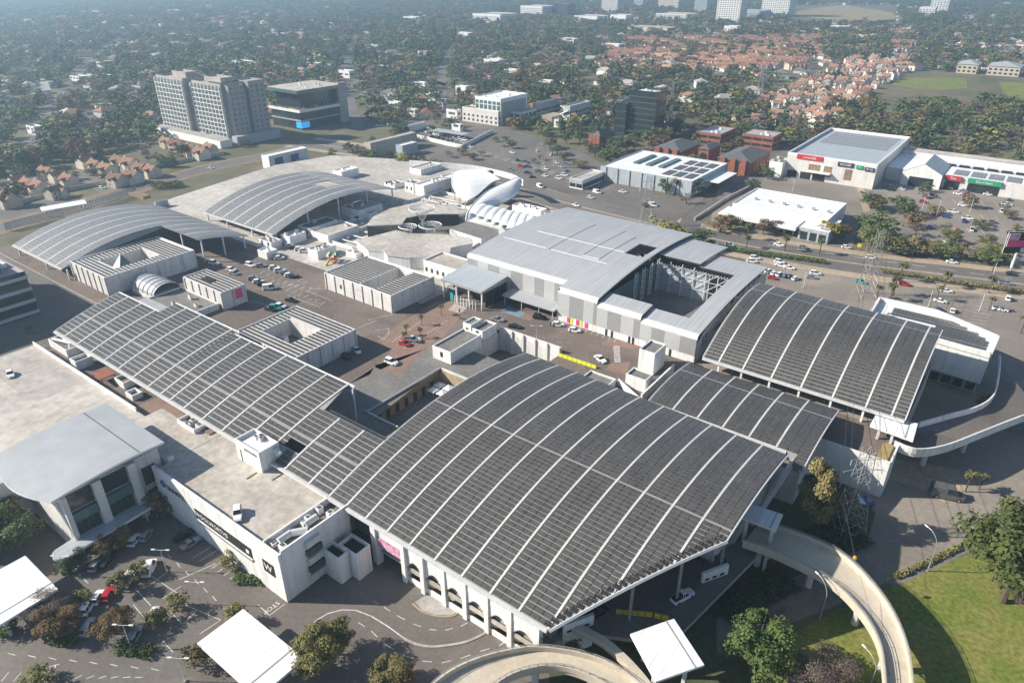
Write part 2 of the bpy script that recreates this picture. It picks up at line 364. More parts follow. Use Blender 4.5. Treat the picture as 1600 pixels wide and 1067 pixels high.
# lower ramp level under the cut corner of the big roof
b = MB(); b.prism([G(x, y, 5.5) for x, y in ((875, 962), (1000, 905), (1195, 830), (1180, 872), (1068, 985), (1030, 1003), (930, 990))], 4.6, 5.5, 'concrete', 'asphalt')
struct(b.build('entrance_ramp_level'))
# brick paving, zebra stripes and bay lines on the deck
def dsheet(name, pix, z, m): return sheet(name, pix, z, m)
dsheet('paving', [(545, 600), (590, 570), (680, 478), (730, 468), (725, 488), (690, 530), (665, 545), (622, 588), (585, 571)], DZ + .012, 'paver')
dsheet('paving', [(590, 532), (620, 508), (680, 472), (735, 468), (700, 500), (640, 530), (610, 548)], DZ + .016, 'paver')
dsheet('paving', [(938, 538), (953, 529), (1003, 541), (990, 546)], DZ + .016, 'paver')
dsheet('paving', [(955, 567), (985, 566), (978, 585), (945, 578)], DZ + .016, 'paver')
dsheet('paving', [(813, 497), (822, 489), (836, 495), (829, 502)], DZ + .016, 'paver')
dsheet('blue_bay', [(780, 486), (795, 478), (822, 490), (812, 496)], DZ + .016, 'paleblue')
dsheet('flat_grey_deck', [(575, 590), (585, 573), (622, 589), (686, 551), (686, 575), (587, 652), (545, 630)], DZ + .020, 'flatgrey')
def stripes(name, quad, n, z, m='paint', fill=.5):      # n stripes across a quadrilateral a-b (start side) c-d (end side)
    a, bb, c, d = [Vector(G(x, y, z)) for x, y in quad]
    mb = MB()
    for i in range(n):
        t0 = i / n; t1 = (i + fill) / n
        p = [a.lerp(d, t0), bb.lerp(c, t0), bb.lerp(c, t1), a.lerp(d, t1)]
        mb.face([(q.x, q.y, z) for q in p], m)
    return struct(mb.build(name))
stripes('zebra_crossing', ((958, 541), (968, 541), (970, 567), (960, 567)), 8, DZ + .024)
stripes('zebra_crossing', ((700, 484), (722, 466), (742, 472), (720, 490)), 7, DZ + .024)
def lines(name, segs, w, z, m='paint'):
    mb = MB()
    for x0, y0, x1, y1 in segs:
        ribbon(mb, [G(x0, y0, z), G(x1, y1, z)], w, z, m)
    return struct(mb.build(name))
seg = []
for i in range(7): seg.append((905 + i * 9, 516 + i * 3, 913 + i * 9, 507 + i * 3))
for i in range(5): seg.append((862 + i * 9.5, 505 + i * 3, 872 + i * 9.5, 494 + i * 3))
seg += [(590, 525, 600, 530), (600, 530, 608, 520), (585, 517, 607, 513), (607, 513, 608, 520), (575, 500, 620, 490), (560, 512, 590, 500), (630, 545, 700, 500), (612, 535, 660, 500),
        (480, 455, 520, 470), (450, 462, 500, 480), (395, 470, 440, 485)]
for i in range(9): seg.append((395 + i * 9, 434 + i * 2.2, 403 + i * 9, 430 + i * 2.2))
for r in range(3):
    for i in range(10): seg.append((392 + i * 9 + r * 14, 412 + i * 3.6 + r * 16, 400 + i * 9 + r * 14, 407 + i * 3.6 + r * 16))
for i in range(8): seg.append((480 + i * 10, 500 + i * 3.5, 491 + i * 10, 494 + i * 3.5))
lines('bay_lines', seg, .15, DZ + .028)
# painted lines at ground level
seg = []
for i in range(9): seg.append((302 + i * 9.5, 871 + i * 5.5, 331 + i * 9.5, 853 + i * 5.5))
for i in range(12): seg.append((2 + i * 19, 1064 - i * .6, 14 + i * 19, 1049 + i * .8))
seg += [(130, 903, 138, 911), (212, 920, 236, 946), (237, 900, 283, 930), (283, 915, 254, 935), (208, 944, 226, 965), (262, 950, 285, 975), (345, 968, 312, 990),
        (290, 945, 345, 968), (233, 915, 262, 893), (254, 1000, 270, 1018), (300, 1030, 316, 1015), (285, 975, 308, 952), (337, 880, 280, 905)]
for i in range(8): seg.append((12 + i * 32, 1020 + i * 3.4, 24 + i * 32, 1023 + i * 3.4))
for i in range(6): seg.append((262 + i * 14, 866 + i * 13, 268 + i * 14, 873 + i * 13))
seg += [(420, 960, 403, 944), (421, 961, 445, 943)]
lines('car_park_lines', seg, .14, .006)
lines('access_lane_edge', [(490, 972 + 0, 495, 968), (495, 968, 512, 958), (512, 958, 535, 952), (535, 952, 556, 953), (556, 953, 580, 962), (580, 962, 606, 978), (606, 978, 632, 997)], .22, .007)
dash = []
pl = [(583, 938), (600, 948), (620, 961), (645, 974), (670, 983), (695, 984), (720, 978), (742, 966)]
for i in range(len(pl) - 1): dash.append((*pl[i], (pl[i][0] + pl[i + 1][0]) / 2, (pl[i][1] + pl[i + 1][1]) / 2))
pl = [(560, 972), (580, 985), (600, 1005), (630, 1023), (660, 1032), (690, 1035), (720, 1028), (750, 1017), (780, 1008), (800, 995)]
for i in range(len(pl) - 1): dash.append((*pl[i], (pl[i][0] + pl[i + 1][0]) / 2, (pl[i][1] + pl[i + 1][1]) / 2))
lines('lane_dashes', dash, .14, .007)
b = MB(); ribbon(b, smooth_pts([G(x, y) for x, y in ((632, 998), (650, 1006), (672, 1010), (700, 1008), (730, 1002), (752, 992), (766, 984))], 4), .5, 0, 'concrete', .14); struct(b.build('kerb'))
b = MB(); ribbon(b, smooth_pts([G(x, y) for x, y in ((645, 943), (660, 955), (680, 962), (705, 963), (718, 955), (720, 948))], 4), .35, 0, 'sand', .13); struct(b.build('kerb'))
b = MB(); ribbon(b, smooth_pts([G(x, y) for x, y in ((1384, 906), (1430, 888), (1490, 861), (1560, 824))], 4), .9, 0, 'sand', .12); struct(b.build('kerb'))
sheet('traffic_island', [(648, 940), (690, 915), (718, 945), (716, 955), (704, 961), (680, 960), (660, 953)], .02, 'concrete')
for s, cx, cy, ang in (('STOP', 428, 946, 0), ('EXIT', 71, 1047, 0)):
    p = W(cx - (4 if s == 'STOP' else 0), cy + (3 if s == 'STOP' else 0), .008)
    o = text(s, None, 'paint', p, 1.45 if s == 'STOP' else 2.0, 0, -PI / 2 if s == 'STOP' else .95, 'road_lettering'); struct(o)
lines('road_lane_lines', [(1200 + i * 45, 383 + i * 6.2, 1222 + i * 45, 386 + i * 6.2) for i in range(9)], .3, .03)
lines('bay_lines_east', [(1400 + i * 8.5, 520 - i * 8, 1425 + i * 8.5, 523 - i * 8) for i in range(0)] + [(1530 - i * 2.4, 468 + i * 5, 1558 - i * 2.4, 472 + i * 5) for i in range(12)], .15, .012)
seg = []
for r in range(4):
    for i in range(12): seg.append((700 + i * 14 + r * 30, 226 + i * 4 + r * 9, 708 + i * 14 + r * 30, 222 + i * 4 + r * 9))
lines('bay_lines_north', seg, .2, .022)
seg = []
for r in range(4):
    for i in range(9): seg.append((1400 + i * 22, 305 + r * 22 + i * 1.5, 1406 + i * 22, 312 + r * 22 + i * 1.5))
lines('bay_lines_retail', seg, .2, .014)
# ------------------------------------------------------------------ the curved solar roofs
def quad3(a, b, c):
    (x0, y0), (x1, y1), (x2, y2) = a, b, c
    return lambda Y: (y0 * (Y - x1) * (Y - x2) / ((x0 - x1) * (x0 - x2)) + y1 * (Y - x0) * (Y - x2) / ((x1 - x0) * (x1 - x2)) + y2 * (Y - x0) * (Y - x1) / ((x2 - x0) * (x2 - x1)))
def shared_panel(w, d, m):
    mb = MB(); mb.box(-w / 2, w / 2, -d / 2, d / 2, 0, .05, m)
    return mb.mesh('solar_panel')
def solar_roof(name, label, xa, xb, prof, ribs, y0, y1, pitch=1.1, depth=1.0, cols=3, walks=(), holes=(), indiv=300, pm='panel', ribw=.46, bare=None, gutter=True, cat='solar roof'):
    f0 = y0 if callable(y0) else (lambda x: y0)
    f1 = y1 if callable(y1) else (lambda x: y1)
    root = thing(name, label, cat, ((xa + xb) / 2, (f0((xa + xb) / 2) + f1((xa + xb) / 2)) / 2, 9))
    def inhole(x, y, e=0): return any(h[0] - e < x < h[1] + e and h[2] - e < y < h[3] + e for h in holes)
    edges = sorted(set([xa, xb] + [r for r in ribs if xa < r < xb]))
    # deck sheet in fine cells so that holes and cut corners come out true
    sh_ = MB(); T = .18
    xs = []
    for i in range(len(edges) - 1):
        for k in range(3): xs.append(edges[i] + (edges[i + 1] - edges[i]) * k / 3)
    xs.append(edges[-1])
    for h in holes: xs += [h[0], h[1]]
    brk = sorted(set(round(x, 3) for x in xs if xa - .01 <= x <= xb + .01))
    ycut = sorted(set([h[2] for h in holes] + [h[3] for h in holes]))
    for i in range(len(brk) - 1):
        x0_, x1_ = brk[i], brk[i + 1]
        e = .001
        a0, a1 = f0(x0_ + e), f0(x1_ - e); b0, b1 = f1(x0_ + e), f1(x1_ - e)
        n = 22
        ts = [k / n for k in range(n + 1)]
        for c in ycut:
            if min(a0, a1) < c < max(b0, b1): ts.append((c - a0) / (b0 - a0))
        ts.sort()
        for k in range(len(ts) - 1):
            ya0 = a0 + (b0 - a0) * ts[k]; ya1 = a0 + (b0 - a0) * ts[k + 1]; yb0 = a1 + (b1 - a1) * ts[k]; yb1 = a1 + (b1 - a1) * ts[k + 1]
            if inhole((x0_ + x1_) / 2, (ya0 + ya1 + yb0 + yb1) / 4): continue
            q = [(x0_, ya0), (x1_, yb0), (x1_, yb1), (x0_, ya1)]
            sh_.face([(x, y, prof(y)) for x, y in q], 'roofsheet')
            sh_.face([(x, y, prof(y) - T) for x, y in q[::-1]], 'darksteel')
    sh_.build('roof_sheet', root)
    # ribs, each its own
    for r in ribs:
        mb = MB(); a, b_ = f0(r), f1(r); n = 24; P = []
        for k in range(n + 1):
            y = a + (b_ - a) * k / n; P.append((r, y))
        for k in range(n):
            (x, ya), (_, yb) = P[k], P[k + 1]
            if inhole(x, (ya + yb) / 2): continue
            h = .16; w = ribw / 2
            mb.face([(x - w, ya, prof(ya) + h), (x + w, ya, prof(ya) + h), (x + w, yb, prof(yb) + h), (x - w, yb, prof(yb) + h)], 'rib')
            mb.face([(x - w, ya, prof(ya)), (x - w, ya, prof(ya) + h), (x - w, yb, prof(yb) + h), (x - w, yb, prof(yb))], 'rib')
            mb.face([(x + w, ya, prof(ya) + h), (x + w, ya, prof(ya)), (x + w, yb, prof(yb)), (x + w, yb, prof(yb) + h)], 'rib')
        if mb.f: mb.build('rib', root)
    for wy in walks:
        mb = MB()
        lo = [x for x in brk if f0(x) < wy < f1(x)]
        if len(lo) > 1: mb.box(lo[0], lo[-1], wy - .17, wy + .17, prof(wy) + .01, prof(wy) + .1, 'roofsheet'); mb.build('walkway', root)
    # panels
    pan = []
    for i in range(len(edges) - 1):
        x0_ = edges[i] + ribw / 2 + .05; x1_ = edges[i + 1] - ribw / 2 - .05
        nc = max(1, round((x1_ - x0_) / ((edges[2] - edges[1]) / cols)))
        cw = (x1_ - x0_) / nc
        for c in range(nc):
            x = x0_ + (c + .5) * cw
            ya = max(f0(x - cw / 2), f0(x + cw / 2)); yb = min(f1(x - cw / 2), f1(x + cw / 2))
            cuts = [ya + .12] + [v for w in walks if ya < w < yb for v in (w - .22, w + .22)] + [yb - .08]
            for ca, cb in zip(cuts[::2], cuts[1::2]):
                n_ = int((cb - ca) / (pitch * math.cos(math.atan((prof(cb) - prof(ca)) / max(.1, cb - ca)))) + .12)
                for q_ in range(n_):
                    y = ca + (cb - ca) * (q_ + .5) / n_
                    sl = math.atan((prof(y + .3) - prof(y - .3)) / .6)
                    if not inhole(x, y, .6) and not (bare and bare(x, y)): pan.append((x, y, prof(y) + .10, sl, cw - .12))
    pan.sort(key=lambda p: (p[0]) ** 2 + p[1] ** 2 + (H - p[2]) ** 2)
    sharedm = {}
    loc = OFF[root.name]
    for (x, y, z, sl, w) in pan[:indiv]:
        k = round(w, 2)
        if k not in sharedm: sharedm[k] = shared_panel(k, depth, pm)
        o = bpy.data.objects.new('solar_panel', sharedm[k]); COL.objects.link(o); o.parent = root
        o.location = (x - loc[0], y - loc[1], z - loc[2]); o.rotation_euler = (sl, 0, 0)
    mb = MB(); k = mb.mi(pm)
    for (x, y, z, sl, w) in pan[indiv:]:
        i = len(mb.v); c, s_ = math.cos(sl) * depth / 2, math.sin(sl) * depth / 2; w2 = w / 2
        for dz in (0, .05):
            mb.v += [(x - w2, y - c, z - s_ + dz), (x + w2, y - c, z - s_ + dz), (x + w2, y + c, z + s_ + dz), (x - w2, y + c, z + s_ + dz)]
        for f in ((4, 5, 6, 7), (0, 1, 5, 4), (1, 2, 6, 5), (2, 3, 7, 6), (3, 0, 4, 7)): mb.f.append(tuple(i + t for t in f)); mb.m.append(k)
    if mb.f: mb.build('solar_panels', root, stuff=True)
    if gutter:
        mb = MB(); a = f0(xa + .1); ng = [x for x in brk if abs(f0(x) - a) < .01]
        xg = [ng[0]] + [x for x in ng[1:]]
        x1g = xg[-1]
        cuts = sorted([(h[0], h[1]) for h in holes if h[2] <= a + .5])
        cur = xg[0]
        for h0, h1 in cuts: mb.box(cur, h0, a - .55, a + .05, prof(a) - .5, prof(a) + .05, 'steel'); cur = h1
        mb.box(cur, x1g, a - .55, a + .05, prof(a) - .5, prof(a) + .05, 'steel')
        mb.build('gutter', root)
    # edge trims on both ends and the far side
    mb = MB()
    for x in (xa, xb):
        e = .01 if x == xa else -.01
        a, b_ = f0(x + e), f1(x + e); n = 20; s_ = -.18 if x == xa else .18
        for k in range(n):
            y = a + (b_ - a) * k / n; y2 = a + (b_ - a) * (k + 1) / n
            xx0, xx1 = min(x, x + s_), max(x, x + s_)
            i = len(mb.v)
            for yy in (y, y2): mb.v += [(xx0, yy, prof(yy) - .5), (xx1, yy, prof(yy) - .5), (xx1, yy, prof(yy) + .08), (xx0, yy, prof(yy) + .08)]
            for f in ((0, 3, 7, 4), (1, 5, 6, 2), (3, 2, 6, 7), (0, 4, 5, 1)): mb.f.append(tuple(i + t for t in f)); mb.m.append(mb.mi('steel'))
    mb.build('edge_trim', root)
    return root
def column_row(root, pts, z0, ztop, w=.5, m='steel'):
    for x, y in pts:
        mb = MB(); zt = ztop(y) if callable(ztop) else ztop; mb.box(x - w / 2, x + w / 2, y - w / 2, y + w / 2, z0, zt - .2, m); mb.build('column', root)

PF = quad3((68.5, 12.5), (104, 19.4), (139, 15.6))
def y0main(x): return 68.5 if x <= -43.8 else 68.5 + (x + 43.8) / 17.6 * 30.5
def y1main(x): return 138.8 + (x + 99.2) / 73 * -4.6
r_main = solar_roof('solar_roof', 'huge arched solar panel roof with a cut corner in the foreground', -99.2, -26.2, PF,
           [-94.1, -88.2, -82.1, -76, -69.6, -63, -56.4, -50.1, -44, -37.9, -31.8], y0main, y1main, walks=(101.6,), pitch=1.12, depth=1.0, cols=3)
# straight beam under the cut corner, with bare steel cells behind it
mb = MB(); n = 14
for k in range(n):
    a = (-43.8 + 17.6 * k / n, 68.5 + 30.5 * k / n); c = (-43.8 + 17.6 * (k + 1) / n, 68.5 + 30.5 * (k + 1) / n)
    mb.bar((a[0] + .2, a[1] - .15, PF(a[1]) - .1), (c[0] + .2, c[1] - .15, PF(c[1]) - .1), .32, 'steel')
mb.build('edge_beam', r_main)
mb = MB()
for k in range(26):
    t = (k + .5) / 26; x = -43.8 + 17.6 * t; y = 68.5 + 30.5 * t
    mb.bar((x - 1.5, y + .2, PF(y) + .22), (x - .1, y + .3, PF(y) + .22), .1, 'darksteel'); mb.bar((x - .9, y, PF(y) + .22), (x - .9, y + 1.4, PF(y + 1.4) + .22), .1, 'darksteel')
mb.build('bare_framing', r_main)
mb = MB()
for k in range(30):
    t = (k + .5) / 30; x = -43.8 + 17.6 * t; y = 68.5 + 30.5 * t; mb.face([(x - 1.5, y - .3, PF(y) + .17), (x - .25, y - .3, PF(y) + .17), (x - .25, y + .62, PF(y + .6) + .17), (x - 1.5, y + .62, PF(y + .6) + .17)], 'dark')
mb.build('framing_gap_shade', r_main)  # dark quads on the unbroken sheet; shade of open framing put into colour
column_row(r_main, [(-88, 76), (-70, 76), (-52, 76), (-36.5, 84), (-31.5, 93), (-28, 105), (-28, 118), (-28, 131), (-45, 90), (-60, 104)], DZ - 4, PF, .42, 'galv')
def y1left(x):
    return 89.4 if x < -201 else 95 if x < -168 else 93.8 if x < -154 else 94.8 if x < -120 else 85.0
r_left = solar_roof('solar_roof', 'long solar roof with stepped rear edge, left of the huge arched roof', -225, -99.5, PF,
           [-218.8, -210.7, -202.6, -194.6, -186.8, -179.1, -171.3, -165.2, -160.6, -154.3, -146.2, -138, -130, -122, -114.1, -105.9], 68.6, y1left, walks=(77,),
           pitch=1.3, depth=1.08, cols=4, holes=((-128.4, -118.1, 68.6, 71.6), (-119.8, -114.5, 73, 75.4)), ribw=.5)
mb = MB()
for x0_, x1_, y in ((-225, -201, 89.4), (-201, -168, 95), (-168, -154, 93.8), (-154, -120, 94.8)):
    mb.box(x0_, x1_, y + .02, y + .45, PF(y) - .4, PF(y) + .12, 'white')
mb.build('rear_gutter', r_left)
mb = MB(); y = 85.1
mb.box(-120, -99.6, y, y + .3, PF(y) - .5, PF(y) + .05, 'darksteel')
for i in range(26): mb.bar((-120 + i * .8, y + .1, PF(y) - .3), (-120 + i * .8, y + 1.3, PF(y) - .5), .09, 'darksteel')
mb.box(-120, -99.6, y + 1.2, y + 1.45, PF(y) - .75, PF(y) - .3, 'darksteel'); mb.build('open_truss', r_left)
column_row(r_left, [(x, 84) for x in (-112, -104)] + [(-119.8, 94.2), (-140, 94), (-180, 94.6), (-215, 88.8)], DZ, PF, .4)
PM = quad3((140.4, 13.4), (152, 14.3), (165, 13.2))
r_mid = solar_roof('solar_roof', 'smaller flat solar roof behind the right end of the huge arched roof', -62.5, -23.0, PM,
           [-55.8, -49.4, -43, -36.6, -30.2], lambda x: 140.4 if x < -26 else 136.5, 165.0, walks=(158.6,), pitch=1.12, depth=1.0, cols=3)
column_row(r_mid, [(-58, 163), (-45, 163), (-31, 163), (-24, 150), (-24, 140)], DZ, 13.2, .4)
mb = MB(); mb.bar((-27, 118, 8.5), (-25.5, 139, 12.9), .7, 'galv'); mb.build('raking_beam', r_mid)
PR = quad3((170.2, 13.1), (190.7, 21.0), (212, 21.2))
r_right = solar_roof('solar_roof', 'arched solar roof at right beside the white angular building', -60.8, -9.0, PR,
           [-56.2, -49.4, -41.6, -33.8, -25.9, -18.0, -12.0], 170.2, lambda x: 213 + (x + 60) * -.06, walks=(204.5,), pitch=1.12, depth=1.0, cols=4)
column_row(r_right, [(x, 170.4) for x in (-56, -49.5, -41.8, -34, -26, -18.2, -11)], DZ, 13.1, .5, 'white')
column_row(r_right, [(-9.5, y) for y in (180, 192, 205)], DZ, PR, .4)
P1 = quad3((92.3, 13), (120, 19), (152, 14.3))
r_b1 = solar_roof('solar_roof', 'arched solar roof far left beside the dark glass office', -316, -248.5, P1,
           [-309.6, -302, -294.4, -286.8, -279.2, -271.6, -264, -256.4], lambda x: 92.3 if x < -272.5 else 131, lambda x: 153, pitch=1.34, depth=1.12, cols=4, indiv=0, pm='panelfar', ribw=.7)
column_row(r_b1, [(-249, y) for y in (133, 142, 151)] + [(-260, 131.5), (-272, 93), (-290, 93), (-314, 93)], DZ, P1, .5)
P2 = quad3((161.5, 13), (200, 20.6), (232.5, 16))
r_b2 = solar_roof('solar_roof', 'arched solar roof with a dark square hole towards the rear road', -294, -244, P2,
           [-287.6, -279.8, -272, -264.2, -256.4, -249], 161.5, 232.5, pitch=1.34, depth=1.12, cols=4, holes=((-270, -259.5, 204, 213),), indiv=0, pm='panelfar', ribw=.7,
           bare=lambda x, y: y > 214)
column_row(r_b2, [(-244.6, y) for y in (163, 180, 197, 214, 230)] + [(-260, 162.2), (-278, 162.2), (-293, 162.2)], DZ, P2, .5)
mb = MB(); mb.box(-269.9, -259.6, 204.1, 212.9, 13, 13.4, 'dark'); mb.build('hole_shade', r_b2)  # black sheet above the deck; the hole's shade is put into its colour
# ------------------------------------------------------------------ buildings of the mall
def parapet(mb, x0, x1, y0, y1, z0, z1, t, m):
    mb.box(x0, x1, y0, y0 + t, z0, z1, m); mb.box(x0, x1, y1 - t, y1, z0, z1, m)
    mb.box(x0, x0 + t, y0 + t, y1 - t, z0, z1, m); mb.box(x1 - t, x1, y0 + t, y1 - t, z0, z1, m)
def flatbox(root, x0, x1, y0, y1, z0, z1, wall='white', roof='flatgrey', par=.7, name='wall'):
    mb = MB(); mb.box(x0, x1, y0, y1, z0, z1 - par, wall, roof); mb.build(name, root)
    mb = MB(); parapet(mb, x0 - .02, x1 + .02, y0 - .02, y1 + .02, z1 - par + .01, z1, .3, wall); mb.build('parapet', root)
def units(root, x0, x1, y0, y1, z, n, seed=1, m='offwhite'):
    r = random.Random(seed)
    for i in range(n):
        x = r.uniform(x0, x1); y = r.uniform(y0, y1); w = r.uniform(.7, 1.6); d = r.uniform(.7, 1.5); h = r.uniform(.7, 1.6)
        mb = MB(); mb.box(x - w / 2, x + w / 2, y - d / 2, y + d / 2, z, z + h, m)
        mb.box(x - w * .3, x + w * .3, y - d * .3, y + d * .3, z + h, z + h + .12, 'darksteel'); mb.build('cooling_unit', root)
def duct(root, a, b, r=.35):
    mb = MB(); mb.bar(a, b, r, 'steel', 8); mb.build('duct', root)

# parking garage front under the huge roof
g = thing('parking_garage', 'white parking garage front with arched openings under the huge roof', 'parking garage', (-66, 70, 0))
mb = MB(); mb.box(-88, -46.2, 73.4, 73.9, 0, 10, 'cream'); mb.build('rear_wall', g)
for z in (3.1, 6.1, 9.0):
    mb = MB(); mb.box(-88, -46.4, 70.35, 73.3, z, z + .35, 'concrete'); mb.build('floor_slab', g)
colx = [-79.3, -74.2, -68.9, -63.6, -58.3, -53, -47]
for x in [-87.6] + colx:
    mb = MB(); w = 1.0 if x > -80 else 1.4; mb.box(x - w / 2, x + w / 2, 69.3 if x < -70 else 69.6, 70.9, 0, 11.2, 'white'); mb.build('column', g)
for i in range(len(colx) - 1):
    a, c = colx[i] + .5, colx[i + 1] - .5
    for z0, z1, nm in ((9.6, 11.0, 'parapet_panel'), (7.6, 9.2, 'spandrel')):
        mb = MB(); mb.box(a, c, 69.85, 70.15, z0, z1, 'white'); mb.build(nm, g)
    mb = MB()
    for k in range(3):
        xa = a + (c - a) * (k + .12) / 3; mb.box(xa, xa + (c - a) * .26, 69.83, 69.84, 9.25, 9.55, 'dark')
    mb.build('slot', g)
    mb = MB(); n = 10                                        # arched panel
    for k in range(n):
        t0, t1 = k / n, (k + 1) / n; x0, x1 = a + (c - a) * t0, a + (c - a) * t1
        z0 = 4.3 + 1.9 * math.sin(PI * (t0 + t1) / 2); mb.box(x0, x1, 69.9, 70.1, z0, 7.6, 'white')
    mb.build('arch_panel', g)
    mb = MB(); mb.box(a, c, 69.95, 70.2, 3.2, 4.2, 'cream'); mb.build('balustrade', g)
    mb = MB(); mb.box(a, c, 69.98, 70.2, .0, 1.5, 'white'); mb.build('balustrade', g)
    mb = MB(); mb.box(a, c, 70.9, 71.1, 3.4, 5.0, 'cream'); mb.build('inner_wall', g)
mb = MB(); mb.box(-86.9, -79.8, 69.8, 70.2, 7.7, 11.0, 'white'); mb.build('spandrel', g)
ban = MB(); ban.box(-86.8, -80.2, 69.7, 69.78, 5.3, 7.6, 'magenta'); single(ban, 'banner', 'pink and purple advertising banner hanging above the garage entrance', 'banner')
mb = MB(); mb.bar((-48.0, 76, 3), (-44.5, 73.5, 3), 1.4, 'galv', 10); mb.build('drum', g)
# little white guard structures by the ramp on the right of the garage
for (x, y), h in (((1115, 905), 9.5), ((903, 985), 9.5)):
    p = G(x, y, 5); st = thing('ramp_wall', 'white slotted wall beside the ramp ' + ('near the white canopy' if x > 1000 else 'under the cut corner'), 'wall', (p[0], p[1], 0))
    mb = MB(); mb.rotbox(p, 3.0, .3, 0, h - 1.5, 1.05, 'white'); mb.build('wall', st)
    mb = MB()
    for k in (-1, 0, 1): mb.rotbox((p[0] + k * .9 + .17, p[1] + k * 1.5 - .3), .5, .08, h - 3.6, h - 3.1, 1.05, 'dark')
    mb.build('slot', st)

# department store with the W sign
d = thing('department_store', 'white store block with black W sign and rooftop parking', 'store', (-115, 60, 0))
mb = MB(); mb.box(-139, -94, 51.8, 69, 0, 10.95, 'white', 'cream', False); mb.build('wall', d)
mb = MB(); mb.box(-139, -94, 51.75, 52.4, 10.97, 12.3, 'white'); mb.build('front_parapet', d)
mb = MB(); mb.box(-99.6, -99.2, 52.5, 68.9, 10.97, 12.5, 'white'); mb.box(-94.4, -94.0, 52.5, 68.9, 10.97, 12.8, 'white'); mb.box(-99.1, -94.45, 52.5, 68.9, 10.96, 11.0, 'flatgrey'); mb.build('plant_enclosure', d)
for a in (((-97.6, 54.5, 11.9), (-97.6, 57.5, 11.9)), ((-97.2, 60.5, 11.9), (-97.2, 63.5, 11.9)), ((-97.4, 57.5, 11.9), (-95.5, 60, 11.9))): duct(d, *a, .75)
units(d, -98.5, -95, 53.5, 67, 11, 8, 3, 'white')
mb = MB(); mb.box(-123.4, -103.5, 51.68, 51.74, 4.9, 8.6, 'dark'); mb.build('sign_band', d)
mb = MB(); mb.box(-123.6, -103.3, 51.5, 51.67, 5.6, 6.0, 'white'); mb.build('sign_rail', d)
text('WOOLWORTHS', d, 'white', (-117.2, 51.62, 7.35), 1.5, PI / 2, 0, sx=1.05)
mb = MB(); mb.box(-105.2, -104.2, 51.6, 51.67, 6.9, 7.7, 'white'); mb.build('sign_square', d)
mb = MB(); mb.box(-99.8, -96.4, 51.66, 51.74, 5.3, 8.3, 'blackpaint'); mb.build('logo_plate', d)
text('W', d, 'white', (-98.1, 51.62, 6.8), 2.4)
lg = MB()
for k in range(16):
    a0, a1 = 2 * PI * k / 16, 2 * PI * (k + 1) / 16
    lg.bar((-135.4 + .75 * math.cos(a0), 51.7, 9.2 + .75 * math.sin(a0)), (-135.4 + .75 * math.cos(a1), 51.7, 9.2 + .75 * math.sin(a1)), .2, 'blue')
lg.build('logo_ring', d)
text('QNHRTZ.', d, 'navy', (-130.4, 51.7, 9.0), 1.7)
for k in range(5):
    mb = MB(); z = 1.2 + k * 2.15; mb.box(-93.95, -93.2, 57.6, 61.2, z, z + 1.5, 'offwhite' if k % 2 == 0 else 'darksteel'); mb.build('louvre', d)
for (x0, x1, y0, y1, z) in ((-93.9, -89, 61.3, 64.0, 7), (-92.2, -86.9, 64.1, 67.8, 7)):
    an = thing('service_annex', 'low white service annex with dark roof beside the W store, %s' % ('front one' if y0 < 62 else 'rear one'), 'annex', ((x0 + x1) / 2, (y0 + y1) / 2, 0))
    flatbox(an, x0, x1, y0, y1, 0, z, 'white', 'dark', .9)
for i, (x, y) in enumerate(((385, 748), (410, 735), (425, 750))): mb = MB(); ribbon(mb, [G(x, y, 11), G(x + 16, y - 10, 11)], .25, 10.97, 'soil', .12); mb.build('deck_kerb', d)

# lift tower rising through the left roof
t = thing('lift_tower', 'white lift tower with sunken roof at the left roof edge', 'lift tower', (-123, 68, 10.9))
flatbox(t, -127.7, -118.8, 66.0, 71.2, 10.9, 16.4, 'white', 'whiteroof', .8)
mb = MB(); mb.box(-126.3, -125.9, 65.93, 65.97, 11, 14.2, 'greypaint'); mb.build('downpipe', t)
text('EDGARS', t, 'greypaint', (-122, 65.9, 15.1), .85, sx=1.5)
units(t, -126, -121, 69.5, 70.5, 15.6, 3, 4)
mb = MB(); mb.bar((-118.6, 70, 15.2), (-117, 70, 14.4), .7, 'steel', 8); mb.build('duct', t)

